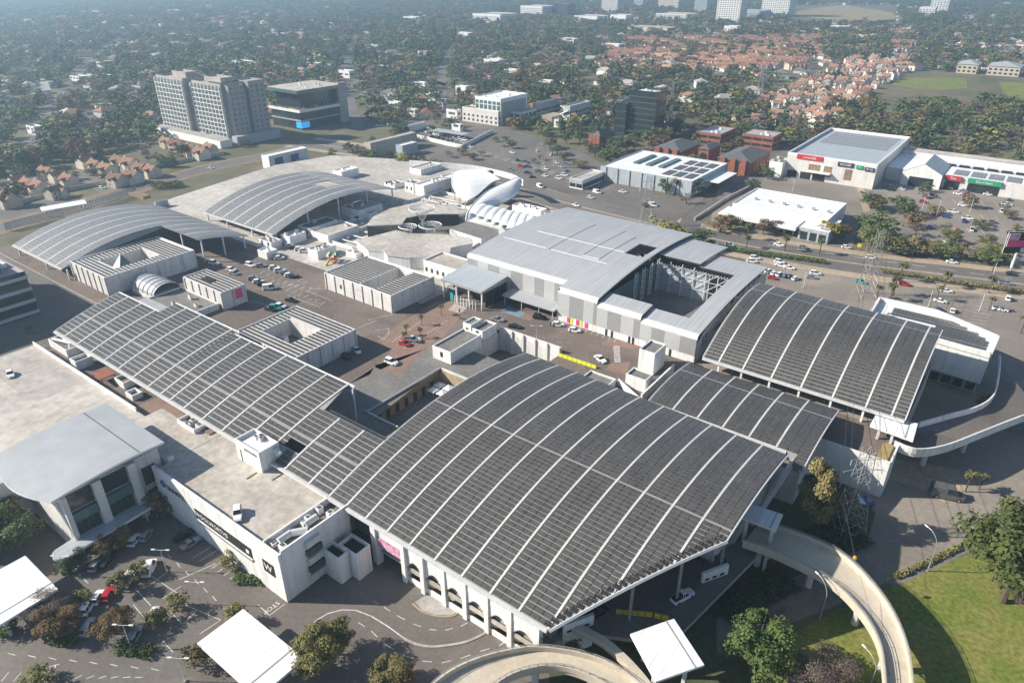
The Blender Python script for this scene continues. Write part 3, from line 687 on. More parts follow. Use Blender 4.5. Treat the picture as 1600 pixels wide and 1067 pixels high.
# upper parking deck on the left with terraces and units
b = MB(); b.box(-224, -161.2, 14, 62, 0, 11, 'white', 'cream2', False); b.box(-161.2, -139.2, 55.6, 69, 0, 11, 'white', 'cream', False); struct(b.build('upper_parking_deck'))
b = MB()
b.box(-224, -165, 61.7, 62.0, 11.01, 12.1, 'white'); b.box(-139.6, -139.2, 55.7, 57, 11.01, 11.9, 'white')
single(b, 'deck_parapet', 'long low white parapet along the left upper parking deck', 'parapet')
mb = MB(); mb.box(-161, -150, 66.5, 70, 11.02, 11.3, 'paver'); mb.box(-148, -141, 67, 69.6, 11.02, 11.3, 'paver'); mb.box(-170, -161.3, 62.5, 70, 9.02, 9.3, 'paver'); struct(mb.build('terrace_paving'))
mb = MB(); mb.box(-222, -170, 62.1, 70, 8.5, 9.02, 'white', 'deckbrown'); struct(mb.build('terrace'))
for i, (lx, ly, rx, ry, zt, lab) in enumerate(((75, 530, 128, 538, 11.5, 'white plant room full of ducts at left roof end'), (108, 560, 143, 556, 11.8, 'white flat-topped plant room beside the left roof eave'),
                                         (178, 590, 213, 590, 11, 'small white plant room under the left roof eave'), (195, 612, 222, 612, 10.6, 'pair of boxy white air handlers on the brown terrace'), (276, 655, 322, 662, 12.2, 'white open-topped plant enclosure on the pale deck'))):
    p, q = G(lx, ly, zt), G(rx, ry, zt)
    x0, x1 = min(p[0], q[0]), max(p[0], q[0]); y0, y1 = min(p[1], q[1]), max(p[1], q[1])
    if y1 - y0 < 2: y1 = y0 + 2.5
    if x1 - x0 < 3: x1 = x0 + 4
    y1 = min(y1, 70.3)
    o = thing('plant_room', lab, 'plant room', ((x0 + x1) / 2, (y0 + y1) / 2, 9))
    flatbox(o, x0, x1, y0, y1, 9.05, zt, 'white', 'flatgrey', .9)
    if i in (0, 4): units(o, x0 + 1, x1 - 1, y0 + .8, y1 - .8, zt - .9, 4, i)
    if i == 0: duct(o, (x0 + 1, y0 + 1, zt), (x1 - 1, y1 - 1, zt), .5)
o = thing('shade_roof', 'small red-brown pitched shade roof on the left terrace', 'shade roof', (*G(160, 585, 11), 9))
p, q = G(143, 582, 11.5), G(180, 583, 11.5)
mb = MB(); mb.prism([(p[0], p[1]), (q[0], p[1] - .3), (q[0], q[1]), (p[0], q[1])], 11.2, lambda x, y: 11.45, 'brick'); mb.build('roof', o)
for x, y in ((p[0] + .2, p[1] + .1), (q[0] - .2, p[1] + .1), (p[0] + .2, q[1] - .2), (q[0] - .2, q[1] - .2)):
    mb = MB(); mb.box(x - .1, x + .1, y - .1, y + .1, 9.02, 11.2, 'brick'); mb.build('post', o)

# entrance building with the big curved grey roof, front left
c = thing('entrance_building', 'entrance hall with big curved pale grey roof and glazed side', 'building', (-150, 43, 0))
mb = MB(); nx, ny = 2, 16
def rz(y): return 15.4 + 2.1 * math.sin(PI * (y - 24) / 46)
def ynear(x): return 31.8 - 3.2 * math.sin(PI * (x + 164.5) / 27)
for (xa, xb, ff) in ((-164, -138, None),):
    N = 12
    for i in range(N):
        x0, x1 = xa + (xb - xa) * i / N, xa + (xb - xa) * (i + 1) / N
        for j in range(ny):
            y00 = ynear(x0) + (55.4 - ynear(x0)) * j / ny; y01 = ynear(x0) + (55.4 - ynear(x0)) * (j + 1) / ny
            y10 = ynear(x1) + (55.4 - ynear(x1)) * j / ny; y11 = ynear(x1) + (55.4 - ynear(x1)) * (j + 1) / ny
            q = [(x0, y00), (x1, y10), (x1, y11), (x0, y01)]
            mb.face([(x, y, rz(y)) for x, y in q], 'entryroof'); mb.face([(x, y, rz(y) - .5) for x, y in q[::-1]], 'whiteroof')
            if i == 0: mb.face([(x0, y01, rz(y01)), (x0, y01, rz(y01) - .5), (x0, y00, rz(y00) - .5), (x0, y00, rz(y00))], 'whiteroof')
            if i == N - 1: mb.face([(x1, y10, rz(y10)), (x1, y10, rz(y10) - .5), (x1, y11, rz(y11) - .5), (x1, y11, rz(y11))], 'whiteroof')
            if j == 0: mb.face([(x0, y00, rz(y00)), (x0, y00, rz(y00) - .5), (x1, y10, rz(y10) - .5), (x1, y10, rz(y10))], 'whiteroof')
mb.build('roof', c)
mb = MB(); mb.box(-163.5, -138.3, 49.9, 50.1, rz(50) - .02, rz(50) + .05, 'darksteel'); mb.build('roof_joint', c)
mb = MB(); mb.box(-161.2, -141, 33.5, 54.8, 0, 14.6, 'offwhite'); mb.build('wall', c)
for y0, y1 in ((33.6, 34.6), (39.8, 41.6), (47.2, 49)):
    mb = MB(); mb.box(-141, -139.6, y0, y1, 0, 14.8, 'offwhite'); mb.build('column', c)
for y0, y1 in ((34.6, 39.8), (41.6, 47.2)):
    mb = MB(); mb.box(-140.9, -140.7, y0 + .1, y1 - .1, 10.2, 14.2, 'darkglass'); mb.build('window', c)
    mb = MB(); mb.box(-140.9, -139.9, y0 + .05, y1 - .05, 7.6, 9.8, 'glassgreen'); mb.build('glazed_balustrade', c)
    for k in range(4):
        ya = y0 + .15 + (y1 - y0 - .3) * k / 4
        mb = MB(); mb.box(-140.9, -140.6, ya + .08, ya + (y1 - y0 - .3) / 4 - .08, 3.9, 6.9, 'darkglass'); mb.build('window', c)
mb = MB(); mb.box(-140.9, -140.7, 50.2, 53.2, 7, 11.5, 'darkglass'); mb.build('window', c)
mb = MB(); mb.box(-140.9, -140.6, 50.2, 53.2, 4.5, 5.4, 'darkglass'); mb.build('window', c)
mb = MB(); mb.bar((-139.4, 34, 3), (-142, 33.2, 13), .4, 'offwhite', 6); mb.build('raking_column', c)
lc = thing('porch_roof', 'low pale porch roof with rounded end in front of entrance hall', 'canopy', (-139, 38, 0))
P = [(-142.8, 48.5), (-137, 48.5), (-136.2, 31)] + [(-138.3 + 2.1 * math.cos(a), 30.5 - 2.1 * math.sin(a)) for a in [PI * k / 8 for k in range(1, 8)]] + [(-140.4, 31)]
mb = MB(); mb.prism(P, 3.4, 3.9, 'whiteroof', 'greyroof2'); mb.build('roof', lc)
mb = MB(); mb.prism([(x * 1.0 + (0 if x > -139 else 0), y) for x, y in P], 3.905, 3.95, 'offwhite', 'greyroof2'); mb.build('roof_cover', lc)
for y in (31, 37, 43, 47.5):
    mb = MB(); mb.bar((-138.2, y, 0), (-138.2, y, 3.4), .2, 'steel', 6); mb.build('column', lc)

# white drive-through canopies
def canopy(label, pts, z, legs, m='whiteroof', seam=True, zb=0.0):
    cx = sum(p[0] for p in pts) / 4; cy = sum(p[1] for p in pts) / 4
    o = thing('canopy', label, 'canopy', (cx, cy, zb))
    mb = MB(); mb.prism(pts, z - .45, z, 'white', m); mb.build('roof', o)
    if seam:
        a, b_, c_, d_ = [Vector(p) for p in pts]
        s0, s1 = a.lerp(b_, .82), d_.lerp(c_, .82)
        mb = MB(); ribbon(mb, [tuple(s0), tuple(s1)], .25, z, 'galv', .05); mb.build('gutter', o)
    for x, y in legs:
        mb = MB(); mb.box(x - .3, x + .3, y - .3, y + .3, zb, z - .45, 'steel'); mb.build('column', o)
    return o
canopy('white flat canopy at the left edge of the front car park', [(-142, 14.5), (-127.2, 14.9), (-127.6, 25.1), (-142, 25.1)], 5, [(-138, 16), (-129, 16), (-129, 24), (-138, 24)])
canopy('large white flat canopy at bottom, left of the access lane', [(-95.1, 34.2), (-77.5, 34.2), (-77.5, 43.6), (-95.1, 43.6)], 5, [(-93, 35.5), (-80, 35.5), (-80, 42.5), (-93, 42.5)])
canopy('white square canopy at bottom over the ramp entry', [(-25.8, 72.3), (-20.9, 79.8), (-28.9, 85.3), (-33.4, 77.9)][::-1], 10, [(-31, 79), (-27, 74.5), (-23.5, 79), (-28.5, 83)], zb=4)
canopy('small blue-white canopy at the right foot of the huge roof', [(-28, 114.8), (-21.5, 115.2), (-21.9, 120.7), (-28, 120)], 12, [(-27.3, 115.6), (-22.3, 116), (-22.6, 120)], zb=0)
canopy('white canopy over the deck ramp beside the arched right roof', [(-15.4, 164.5), (-5.8, 163.8), (-6.3, 172.4), (-15.4, 170.5)][::1], 12.2, [(-13.2, 164.9), (-10.2, 164.7)], zb=DZ)

# flat-walled shops with rows of panels on their roofs
def store(label, x0, x1, y0, y1, z1, holes=(), z0=DZ, pil=4.2, rows=1.45, par=.35, cat='shop building'):
    o = thing('solar_shop_building', label, cat, ((x0 + x1) / 2, (y0 + y1) / 2, z0))
    def cells(a0, a1, b0, b1):
        xs = sorted(set([a0, a1] + [h[0] for h in holes] + [h[1] for h in holes])); ys = sorted(set([b0, b1] + [h[2] for h in holes] + [h[3] for h in holes]))
        for i in range(len(xs) - 1):
            for j in range(len(ys) - 1):
                c_ = ((xs[i] + xs[i + 1]) / 2, (ys[j] + ys[j + 1]) / 2)
                if not any(h[0] < c_[0] < h[1] and h[2] < c_[1] < h[3] for h in holes): yield xs[i], xs[i + 1], ys[j], ys[j + 1]
    mb = MB()
    for a in cells(x0, x1, y0, y1): mb.box(*a, z0, z1 - par, 'offwhite', 'offwhite', False)
    mb.build('wall', o)
    mb = MB(); parapet(mb, x0 - .03, x1 + .03, y0 - .03, y1 + .03, z1 - par + .01, z1, .25, 'white'); mb.build('parapet', o)
    n = int((x1 - x0) / pil)
    for i in range(n + 1):
        x = x0 + .2 + (x1 - x0 - .4) * i / n; mb = MB(); mb.box(x - .22, x + .22, y0 - .3, y0 - .035, z0, z1 - .2, 'offwhite'); mb.build('pilaster', o)
    n = int((y1 - y0) / pil)
    for i in range(n + 1):
        y = y0 + .2 + (y1 - y0 - .4) * i / n; mb = MB(); mb.box(x1 + .035, x1 + .3, y - .22, y + .22, z0, z1 - .2, 'offwhite'); mb.build('pilaster', o)
    y = y0 + .9
    while y < y1 - .6:
        xs = [(x0 + .5, x1 - .5)]
        for h in holes:
            if h[2] - .8 < y < h[3] + .8:
                xs = [s for a, b_ in xs for s in ((a, min(b_, h[0] - .5)), (max(a, h[1] + .5), b_)) if s[1] - s[0] > 1.5]
        for a, b_ in xs:
            mb = MB(); k = max(1, int((b_ - a) / 2.05)); w = (b_ - a) / k
            for q in range(k): mb.box(a + q * w + .04, a + q * w + w - .04, y - .42, y + .42, z1 - .12, z1 - .06, 'panel')
            mb.build('solar_panel_row', o)
        y += rows
    for h in holes:
        mb = MB(); mb.box(h[0] + .01, h[1] - .01, h[2] + .01, h[3] - .01, z0, z0 + .6, 'flatgrey'); mb.build('court_floor', o)
    return o
s1 = store('white shop block with two striped solar roofs on the brown deck', -190.6, -157.5, 144, 164.3, 15.4, holes=((-173.6, -166.2, 145, 163.3),))
mb = MB(); mb.box(-183, -182.2, 143.9, 143.96, 11.2, 12.6, 'darkglass'); mb.build('window', s1)
s2 = store('shop block around a planted court behind the left roof', -176, -148.6, 98.5, 120.5, 15.4, holes=((-170.5, -157, 103.5, 113.5),))
mb = MB(); mb.box(-168, -166.5, 108, 109.5, 9.7, 12, 'white'); mb.box(-163, -161.5, 105, 106.5, 9.7, 11.5, 'white'); mb.build('cooling_unit', s2)
s3 = store('shop block with a glass pyramid in its court, far left', -271.4, -246, 94.6, 128, 16, holes=((-264.5, -252, 101.5, 117.5),))
mb = MB(); cx, cy = -257.5, 106.5
for k in range(4):
    q = [(-4.6, -4.6), (4.6, -4.6), (4.6, 4.6), (-4.6, 4.6)]; a, b_ = q[k], q[(k + 1) % 4]
    mb.face([(cx + a[0], cy + a[1], 10), (cx + b_[0], cy + b_[1], 10), (cx, cy, 18.3)], 'offwhite' if k in (0, 3) else 'glassgreen')
mb.build('pyramid', s3)
s4 = store('small striped shop block with a red poster on its wall', -226.5, -204, 112, 120.8, 15.4)
mb = MB(); mb.box(-203.95, -203.88, 116, 119.5, 11.3, 14.6, 'pink'); mb.build('poster', s4)
mb = MB(); mb.box(-220, -215, 114.5, 117.5, 15.42, 15.5, 'dark'); mb.build('skylight', s4)
# barrel roof and terraces between the shop blocks
o = thing('barrel_roof', 'small grey barrel-vaulted roof beside the striped shop block', 'roof', (-237, 108, DZ))
mb = MB(); x0, x1 = -243, -229
for k in range(10):
    a0, a1 = PI * k / 10, PI * (k + 1) / 10; yc, R_ = 106.5, 5.0
    p0 = (yc - R_ * math.cos(a0), 10.5 + 3.6 * math.sin(a0)); p1 = (yc - R_ * math.cos(a1), 10.5 + 3.6 * math.sin(a1))
    mb.face([(x0, p0[0], p0[1]), (x1, p0[0], p0[1]), (x1, p1[0], p1[1]), (x0, p1[0], p1[1])], 'greyroof')
mb.build('vault', o)
mb = MB(); mb.box(-243.2, -228.8, 101.3, 111.7, DZ, 10.5, 'offwhite'); mb.build('wall', o)
for k in range(5):
    mb = MB(); x = x0 + 1.2 + k * 2.9
    for j in range(10):
        a0, a1 = PI * j / 10, PI * (j + 1) / 10
        mb.bar((x, 106.5 - 5.08 * math.cos(a0), 10.5 + 3.68 * math.sin(a0)), (x, 106.5 - 5.08 * math.cos(a1), 10.5 + 3.68 * math.sin(a1)), .14, 'steel')
    mb.build('vault_rib', o)
def simple_block(label, x0, x1, y0, y1, z1, z0=DZ, wall='white', roof='flatgrey', par=.5, cat='building', name='service_block', win=None, nu=0):
    o = thing(name, label, cat, ((x0 + x1) / 2, (y0 + y1) / 2, z0)); flatbox(o, x0, x1, y0, y1, z0, z1, wall, roof, par)
    if nu: units(o, x0 + 1.2, x1 - 1.2, y0 + 1.2, y1 - 1.2, z1 - par, nu, int(abs(x0)))
    for i in range(win or 0):
        x = x0 + (x1 - x0) * (i + .5) / win; mb = MB(); mb.box(x - .5, x + .5, y0 - .06, y0 - .025, z0 + 1.4, z0 + 3, 'darkglass'); mb.build('window', o)
    return o
simple_block('low grey terrace block left of the small striped shops', -229, -206, 98.5, 111.5, 11.2, roof='flatgrey', nu=3)
simple_block('narrow grey lean-to behind the left roof step', -222, -202, 91, 96, 14.8, wall='greyroof', roof='greyroof', par=.1)
simple_block('white two-part kiosk on the deck by the service court', -126.6, -119.6, 129.9, 143.8, 13.0, win=1)
simple_block('tall white stair head beside the service court', -128.8, -125.6, 146.2, 151.4, 13.4, win=1)
simple_block('white stair head next to the taller one', -125.4, -121.2, 146.4, 153.4, 12.4, win=1)
simple_block('tall white lift core in front of the grey store', -75.2, -70.4, 159.2, 166.2, 16.0)
simple_block('low white lift lobby beside the huge roof', -74, -68, 149.8, 154.3, 12.8)
simple_block('grey flat annex at the rear edge of the huge roof', -84, -76, 140.5, 148.2, 11.2, roof='flatgrey')
w = thing('court_wall', 'white parapet wall around the service court', 'wall', (-109, 154.7, DZ))
mb = MB(); mb.box(-121, -98, 154.55, 154.9, DZ, 10.9, 'white'); mb.build('wall', w)
for k in range(6):
    mb = MB(); x = -120.5 + k * 4.4; mb.box(x - .3, x + .3, 154.0, 154.5, 3, 10.9, 'offwhite'); mb.build('pier', w)
w = thing('lift_lobby_wall', 'white angled wall right of the low lift lobby', 'wall', (-66, 154, DZ))
mb = MB(); mb.prism([(-66.6, 144.5), (-66.1, 144.4), (-66.3, 164), (-66.8, 164)], DZ, 11.8, 'white'); mb.build('wall', w)
mb = MB(); mb.prism([(-75.8, 149), (-75.4, 149), (-66.7, 144.2), (-67, 143.9)], DZ, 11.0, 'white'); mb.build('return_wall', w)
# restaurant court
r = thing('restaurant_court', 'sunken brick restaurant court beside the huge roof', 'courtyard', (-115, 112, 4))
mb = MB(); mb.box(-120.39, -120.1, 98.6, 125.9, 4, 8.99, 'soil'); mb.build('brick_wall', r)
mb = MB(); mb.box(-120.0, -109.6, 125.6, 125.98, 4, 8.99, 'sand'); mb.build('brick_wall', r)
mb = MB(); mb.box(-120.6, -120.1, 98, 126.2, DZ + .03, DZ + .6, 'galv'); mb.box(-120, -109, 126.05, 126.5, DZ + .03, DZ + .5, 'offwhite'); mb.box(-120, -109.3, 98, 98.45, DZ + .03, DZ + .5, 'offwhite'); mb.build('coping', r)
for k in range(7):
    mb = MB(); y = 101 + k * 3.4; mb.box(-120.05, -119.95, y, y + 1.3, 4.2, 6.8, 'darkglass'); mb.build('window', r)
for i, (x, y) in enumerate(((-117.5, 122.5), (-114.3, 122.8), (-117.2, 119.5), (-114.0, 119.8), (-112, 117.5))):
    u = thing('parasol', 'square white parasol in the restaurant court', 'parasol', (x, y, 4), 'parasols in the restaurant court')
    mb = MB(); z = 6.6
    for a, b_ in (((-1.35, -1.35), (1.35, -1.35)), ((1.35, -1.35), (1.35, 1.35)), ((1.35, 1.35), (-1.35, 1.35)), ((-1.35, 1.35), (-1.35, -1.35))):
        mb.face([(x + a[0], y + a[1], z), (x + b_[0], y + b_[1], z), (x, y, z + .6)], 'whiteroof')
    mb.build('canopy', u); mb = MB(); mb.bar((x, y, 4), (x, y, 7), .05, 'steel', 5); mb.build('pole', u)

# ---- grey metal anchor store
an = thing('anchor_store', 'big grey metal-clad store with a roofless court', 'store', (-108, 205, DZ))
PA = quad3((174, 20.2), (206, 23.2), (242, 21.6))
def arch_slab(root, nm, x0, x1, y0, y1, dz, m='greyroof', n=16, round_front=False, t=.5):
    mb = MB(); k = mb.mi(m)
    for j in range(n):
        ya, yb = y0 + (y1 - y0) * j / n, y0 + (y1 - y0) * (j + 1) / n
        mb.face([(x0, ya, PA(ya) + dz), (x1, ya, PA(ya) + dz), (x1, yb, PA(yb) + dz), (x0, yb, PA(yb) + dz)], m)
        mb.face([(x0, yb, PA(yb) + dz - t), (x1, yb, PA(yb) + dz - t), (x1, ya, PA(ya) + dz - t), (x0, ya, PA(ya) + dz - t)], 'darksteel')
        for x, s_ in ((x0, 1), (x1, -1)):
            q = [(x, yb, PA(yb) + dz), (x, yb, PA(yb) + dz - t), (x, ya, PA(ya) + dz - t), (x, ya, PA(ya) + dz)]
            mb.face(q if s_ > 0 else q[::-1], 'clad1')
    mb.face([(x0, y1, PA(y1) + dz - t), (x0, y1, PA(y1) + dz), (x1, y1, PA(y1) + dz), (x1, y1, PA(y1) + dz - t)], 'clad1')
    mb.build(nm, root)
    if round_front:                                   # bright rolled eave
        e = MB(); R_ = 1.5; z = PA(y0) + dz
        pr = [(y0 - R_ * math.sin(a), z - R_ + R_ * math.cos(a)) for a in [PI / 2 * q / 6 for q in range(7)]]
        for q in range(6): e.face([(x0, pr[q + 1][0], pr[q + 1][1]), (x1, pr[q + 1][0], pr[q + 1][1]), (x1, pr[q][0], pr[q][1]), (x0, pr[q][0], pr[q][1])], 'steel')
        e.build('rolled_eave', root, smooth=True)
        return z - R_
arch = [(-153, -106, 178.5, 242, 0), (-106, -99, 178.5, 205.5, 0), (-106, -99, 216.8, 242, 0), (-99, -97, 178.5, 242, 0)]
arch_slab(an, 'roof', -153, -111.5, 178.5, 242, 0, round_front=True); arch_slab(an, 'roof', -111.5, -106, 174, 242, 0, round_front=True)
arch_slab(an, 'roof', -106, -99.2, 174, 205.5, 0, round_front=True, n=10); arch_slab(an, 'roof', -106, -99.2, 216.6, 242, 0, n=8); arch_slab(an, 'roof', -99.2, -97, 174, 242, 0, round_front=True)
arch_slab(an, 'roof', -97, -82, 174, 180, -1.2, round_front=True, n=3); arch_slab(an, 'roof', -97, -82, 214, 239, -1.2, n=8)
arch_slab(an, 'roof', -82, -70, 174, 180, -2.2, round_front=True, n=3); arch_slab(an, 'roof', -82, -70, 214, 229, -2.2, n=6); arch_slab(an, 'roof', -70, -64, 174, 229, -2.2, round_front=True)
mb = MB(); mb.box(-106, -99.2, 205.5, 216.6, 19.2, 19.5, 'dark'); mb.build('plant_well_floor', an); units(an, -105, -100, 206.5, 215.5, 19.5, 9, 9, 'steel')
duct(an, (-104.5, 213, 20.4), (-101, 209, 20.4), .7)
# front cladding: separate panels, light and dark
x = -152.8; i = 0; r_ = random.Random(5)
while x < -64.3:
    wdt = r_.uniform(3.6, 5.2); x1 = min(x + wdt, -64.1)
    for brk in (-111.5, -97, -82):
        if x < brk - .1 < x1 + .8: x1 = brk if x1 > brk - .8 else x1
    yf = 177.0 if x < -111.6 else 172.5
    dz = 0 if x < -97.05 else -1.2 if x < -82.05 else -2.2
    zt = PA(178.5 if x < -111.6 else 174) + dz - 1.5
    zb = DZ + (2.3 if x > -111.6 else 0)
    mb = MB(); mb.box(x + .03, x1 - .03, yf, yf + .4, zb, zt, ('clad1', 'clad2')[i % 2]); mb.build('cladding_panel', an)
    if x > -111.6:
        mb = MB(); mb.box(x + .03, x1 - .03, yf + .05, yf + .4, DZ, zb - .02, 'white'); mb.build('base_panel', an)
    x = x1; i += 1
for k, (x, m) in enumerate(((-107.6, 'pink'), (-106.6, 'lime'), (-104.2, 'pink'), (-103.2, 'lime'), (-101, 'pink'))):
    mb = MB(); mb.box(x, x + 1.2, 172.45, 172.49, DZ + .3, DZ + 2.2, m); mb.build('poster', an)
for x in (-93.5, -91.5, -85.5, -84.2, -79.5, -72):
    mb = MB(); mb.box(x, x + .6, 172.4, 172.49, DZ, DZ + 2.2, 'dark'); mb.build('door', an)
mb = MB(); mb.box(-152.8, -111.6, 177.45, 177.7, DZ, 20, 'clad1'); mb.box(-111.55, -111.2, 172.6, 241, DZ, 20, 'clad1'); mb.box(-152.9, -152.6, 177.5, 241.5, DZ, 19.5, 'clad2'); mb.box(-152.5, -97, 241, 241.4, DZ, 21, 'clad1'); mb.build('wall', an)
mb = MB(); mb.box(-97.3, -97.02, 173, 214, DZ, 19.3, 'glassgreen'); mb.build('court_wall', an)
mb = MB(); mb.box(-97, -78, 214.2, 214.5, DZ, 19, 'greyroof2'); mb.box(-78, -70.2, 214.2, 214.5, DZ, 16.8, 'darkglass'); mb.build('court_wall', an)
mb = MB(); mb.box(-97, -70, 179.6, 179.9, DZ, 16.5, 'clad2'); mb.box(-70.3, -70.05, 180, 214, DZ, 17, 'clad2'); mb.build('court_wall', an)
mb = MB()
for j in range(12):
    ya, yb = 173.2 + (229 - 173.2) * j / 12, 173.2 + (229 - 173.2) * (j + 1) / 12
    mb.face([(-64, ya, DZ), (-64, yb, DZ), (-64, yb, PA(yb) - 2.75), (-64, ya, min(PA(ya) - 2.75, 18.5 if j else 15.5))], 'clad2')
mb.box(-64.4, -64.05, 173, 229, DZ, 15, 'clad2'); mb.box(-96.9, -64.1, 228.6, 228.95, DZ, 17.5, 'clad2')
mb.build('end_wall', an)
mb = MB(); mb.box(-63.97, -63.9, 195, 203, 15.6, 16.6, 'greypaint'); mb.build('vent_band', an)
mb = MB(); mb.box(-63.97, -63.9, 216, 222, 14, 15.2, 'greypaint'); mb.build('vent_band', an)
text('ST', an, 'blue', (-63.93, 178.2, 14.2), 4.2, PI / 2, PI / 2); text('arGine', an, 'navy', (-63.93, 187.5, 15.2), 1.8, PI / 2, PI / 2)
b = MB(); b.face([(-97, 179.9, DZ + .06), (-70.3, 179.9, DZ + .06), (-70.3, 214.2, DZ + .06), (-97, 214.2, DZ + .06)], 'flatgrey'); b.build('court_floor', an)
mb = MB(); mb.prism([(-86, 184), (-76, 181), (-73, 190), (-84, 193)], DZ + .07, DZ + 1.2, 'cream', 'flatgrey'); mb.build('court_kiosk', an)
for k in range(7):                                      # steel lattice on the court's rear and left sides
    x = -96.5 + k * 4.3
    mb = MB(); mb.bar((x, 213.8, DZ), (x, 213.8, 20.5 if k < 4 else 19.4), .22, 'steel'); mb.build('court_column', an)
for k in range(6):
    x = -96.5 + k * 4.3
    for z in (12.8, 16.4):
        mb = MB(); mb.bar((x, 213.7, z), (x + 4.3, 213.7, z), .12, 'steel'); mb.bar((x, 213.7, z), (x + 4.3, 213.7, z + 3.4), .1, 'steel'); mb.build('brace', an)
    mb = MB(); n = 4
    for q in range(n):
        xx = x + 4.3 * q / n; mb.bar((xx, 213.6, 18.7), (xx + 4.3 / n, 213.6, 19.8), .09, 'steel'); mb.bar((xx + 4.3 / n, 213.6, 19.8), (xx + 4.3 / n, 213.6, 18.7), .09, 'steel')
    mb.build('truss', an)
for y in (196, 201.5, 207, 212.5):
    mb = MB(); mb.bar((-96.6, y, DZ), (-96.6, y, 21), .2, 'steel'); mb.build('court_column', an)
    mb = MB()
    for z in range(9, 20, 2): mb.bar((-96.6, y, z), (-96.6, y + 1.8, z + 2), .09, 'steel'); mb.bar((-96.6, y + 1.8, z), (-96.6, y, z + 2), .09, 'steel')
    mb.bar((-96.6, y + 1.8, DZ), (-96.6, y + 1.8, 21), .14, 'steel'); mb.build('lattice_post', an)
def strip(x0, y0, x1, y1):
    mb = MB(); n = 8
    for k in range(n):
        ax, ay = x0 + (x1 - x0) * k / n, y0 + (y1 - y0) * k / n; bx, by = x0 + (x1 - x0) * (k + 1) / n, y0 + (y1 - y0) * (k + 1) / n
        mb.bar((ax, ay, PA(ay) + .0), (bx, by, PA(by) + .0), .16, 'rib')
    mb.build('roof_walkway', an)
for s_ in ((-143, 206, -106.5, 206), (-129.7, 194, -129.7, 226), (-129, 194.4, -106.5, 194.4), (-117, 196, -117, 226), (-117, 196, -110.5, 196), (-110.5, 196, -110.5, 222), (-150, 194.5, -131, 194.5)): strip(*s_)
# entrance canopy, awning
ec = thing('entrance_canopy', 'grey sloped canopy with glazed front at the grey store entrance', 'canopy', (-144, 170, DZ))
mb = MB(); mb.prism([(-153, 163), (-134.7, 162.8), (-134.6, 176.6), (-153, 177)], 15.2, lambda x, y: 16.0 + (y - 163) * .08, 'galv', 'greyroof2'); mb.build('roof', ec)
for x, y in ((-152.4, 163.6), (-146.5, 163.6), (-141, 163.6), (-135.3, 163.5)):
    mb = MB(); mb.box(x - .25, x + .25, y - .25, y + .25, DZ, 15.3, 'steel'); mb.build('column', ec)
for k, (y0, y1) in enumerate(((165, 168.5), (169.3, 172.5), (173.3, 176.5))):
    mb = MB(); mb.box(-135.2, -135, y0, y1, DZ + .2, 14.6 + k * .3, 'darkglass'); mb.build('window', ec)
mb = MB(); mb.box(-152, -136, 170, 170.4, DZ, 15, 'darkglass'); mb.build('glazed_wall', ec)
mb = MB(); mb.box(-149, -147.6, 163.0, 163.2, DZ + .3, DZ + 3, 'teal'); mb.build('sign_panel', ec)
mb = MB()
for k in range(8): mb.box(-146 + k * 1.3, -145.8 + k * 1.3, 161.8, 162.1, DZ, DZ + 3.2, 'offwhite')
mb.build('post_row', ec)
aw = thing('awning', 'long grey awning along the pale store front', 'awning', (-121, 174, DZ))
mb = MB(); mb.prism([(-133, 171), (-111.8, 171), (-111.8, 176.9), (-133, 176.9)], 12.2, lambda x, y: 12.5 + (y - 171) * .1, 'galv', 'greyroof'); mb.build('roof', aw)
for x in (-132, -125, -118, -112.6):
    mb = MB(); mb.bar((x, 171.6, DZ), (x, 171.6, 12.2), .15, 'steel', 6); mb.build('post', aw)
simple_block('white block with cream roof left of the entrance canopy', -172.5, -156, 175, 185.5, 14.6, roof='cream2', win=6)
# ---- food court ovals and canopies
def pixprism(label, name, pix, z0, z1, wall, roof, cat, part='wall', extra=None):
    P = [G(x, y, z1) for x, y in pix]
    o = thing(name, label, cat, (sum(p[0] for p in P) / len(P), sum(p[1] for p in P) / len(P), z0))
    mb = MB(); mb.prism(P, z0, z1 - .35, wall, roof); mb.build('wall', o)
    cx, cy = OFF[o.name][:2]
    mb = MB(); mb.prism([(cx + (x - cx) * 1.02, cy + (y - cy) * 1.02) for x, y in P], z1 - .34, z1, 'white', roof); mb.build('roof', o)
    return o
pixprism('front crescent roof of the food court', 'food_court', [(557, 376), (620, 360), (640, 365), (690, 366), (735, 372), (738, 380), (703, 387), (702, 397), (665, 401), (640, 402), (605, 398), (600, 392), (575, 390)], DZ, 14, 'white', 'cream2', 'building')
pixprism('rear crescent roof of the food court', 'food_court', [(573, 352), (585, 338), (610, 326), (640, 319), (668, 313), (669, 320), (712, 320), (717, 334), (700, 334), (660, 335), (635, 340), (628, 350)], DZ, 14.5, 'darkglass', 'cream2', 'building')
pixprism('grey flat roof between food court and grey store', 'service_block', [(702, 357), (731, 346), (779, 359), (752, 373)], DZ, 14, 'white', 'flatgrey', 'building')
b = MB(); b.prism([G(x, y, 9.2) for x, y in ((600, 350), (640, 335), (715, 335), (745, 365), (690, 380), (620, 378))], DZ, 9.2, 'asphalt', 'asphalt'); struct(b.build('food_court_floor'))
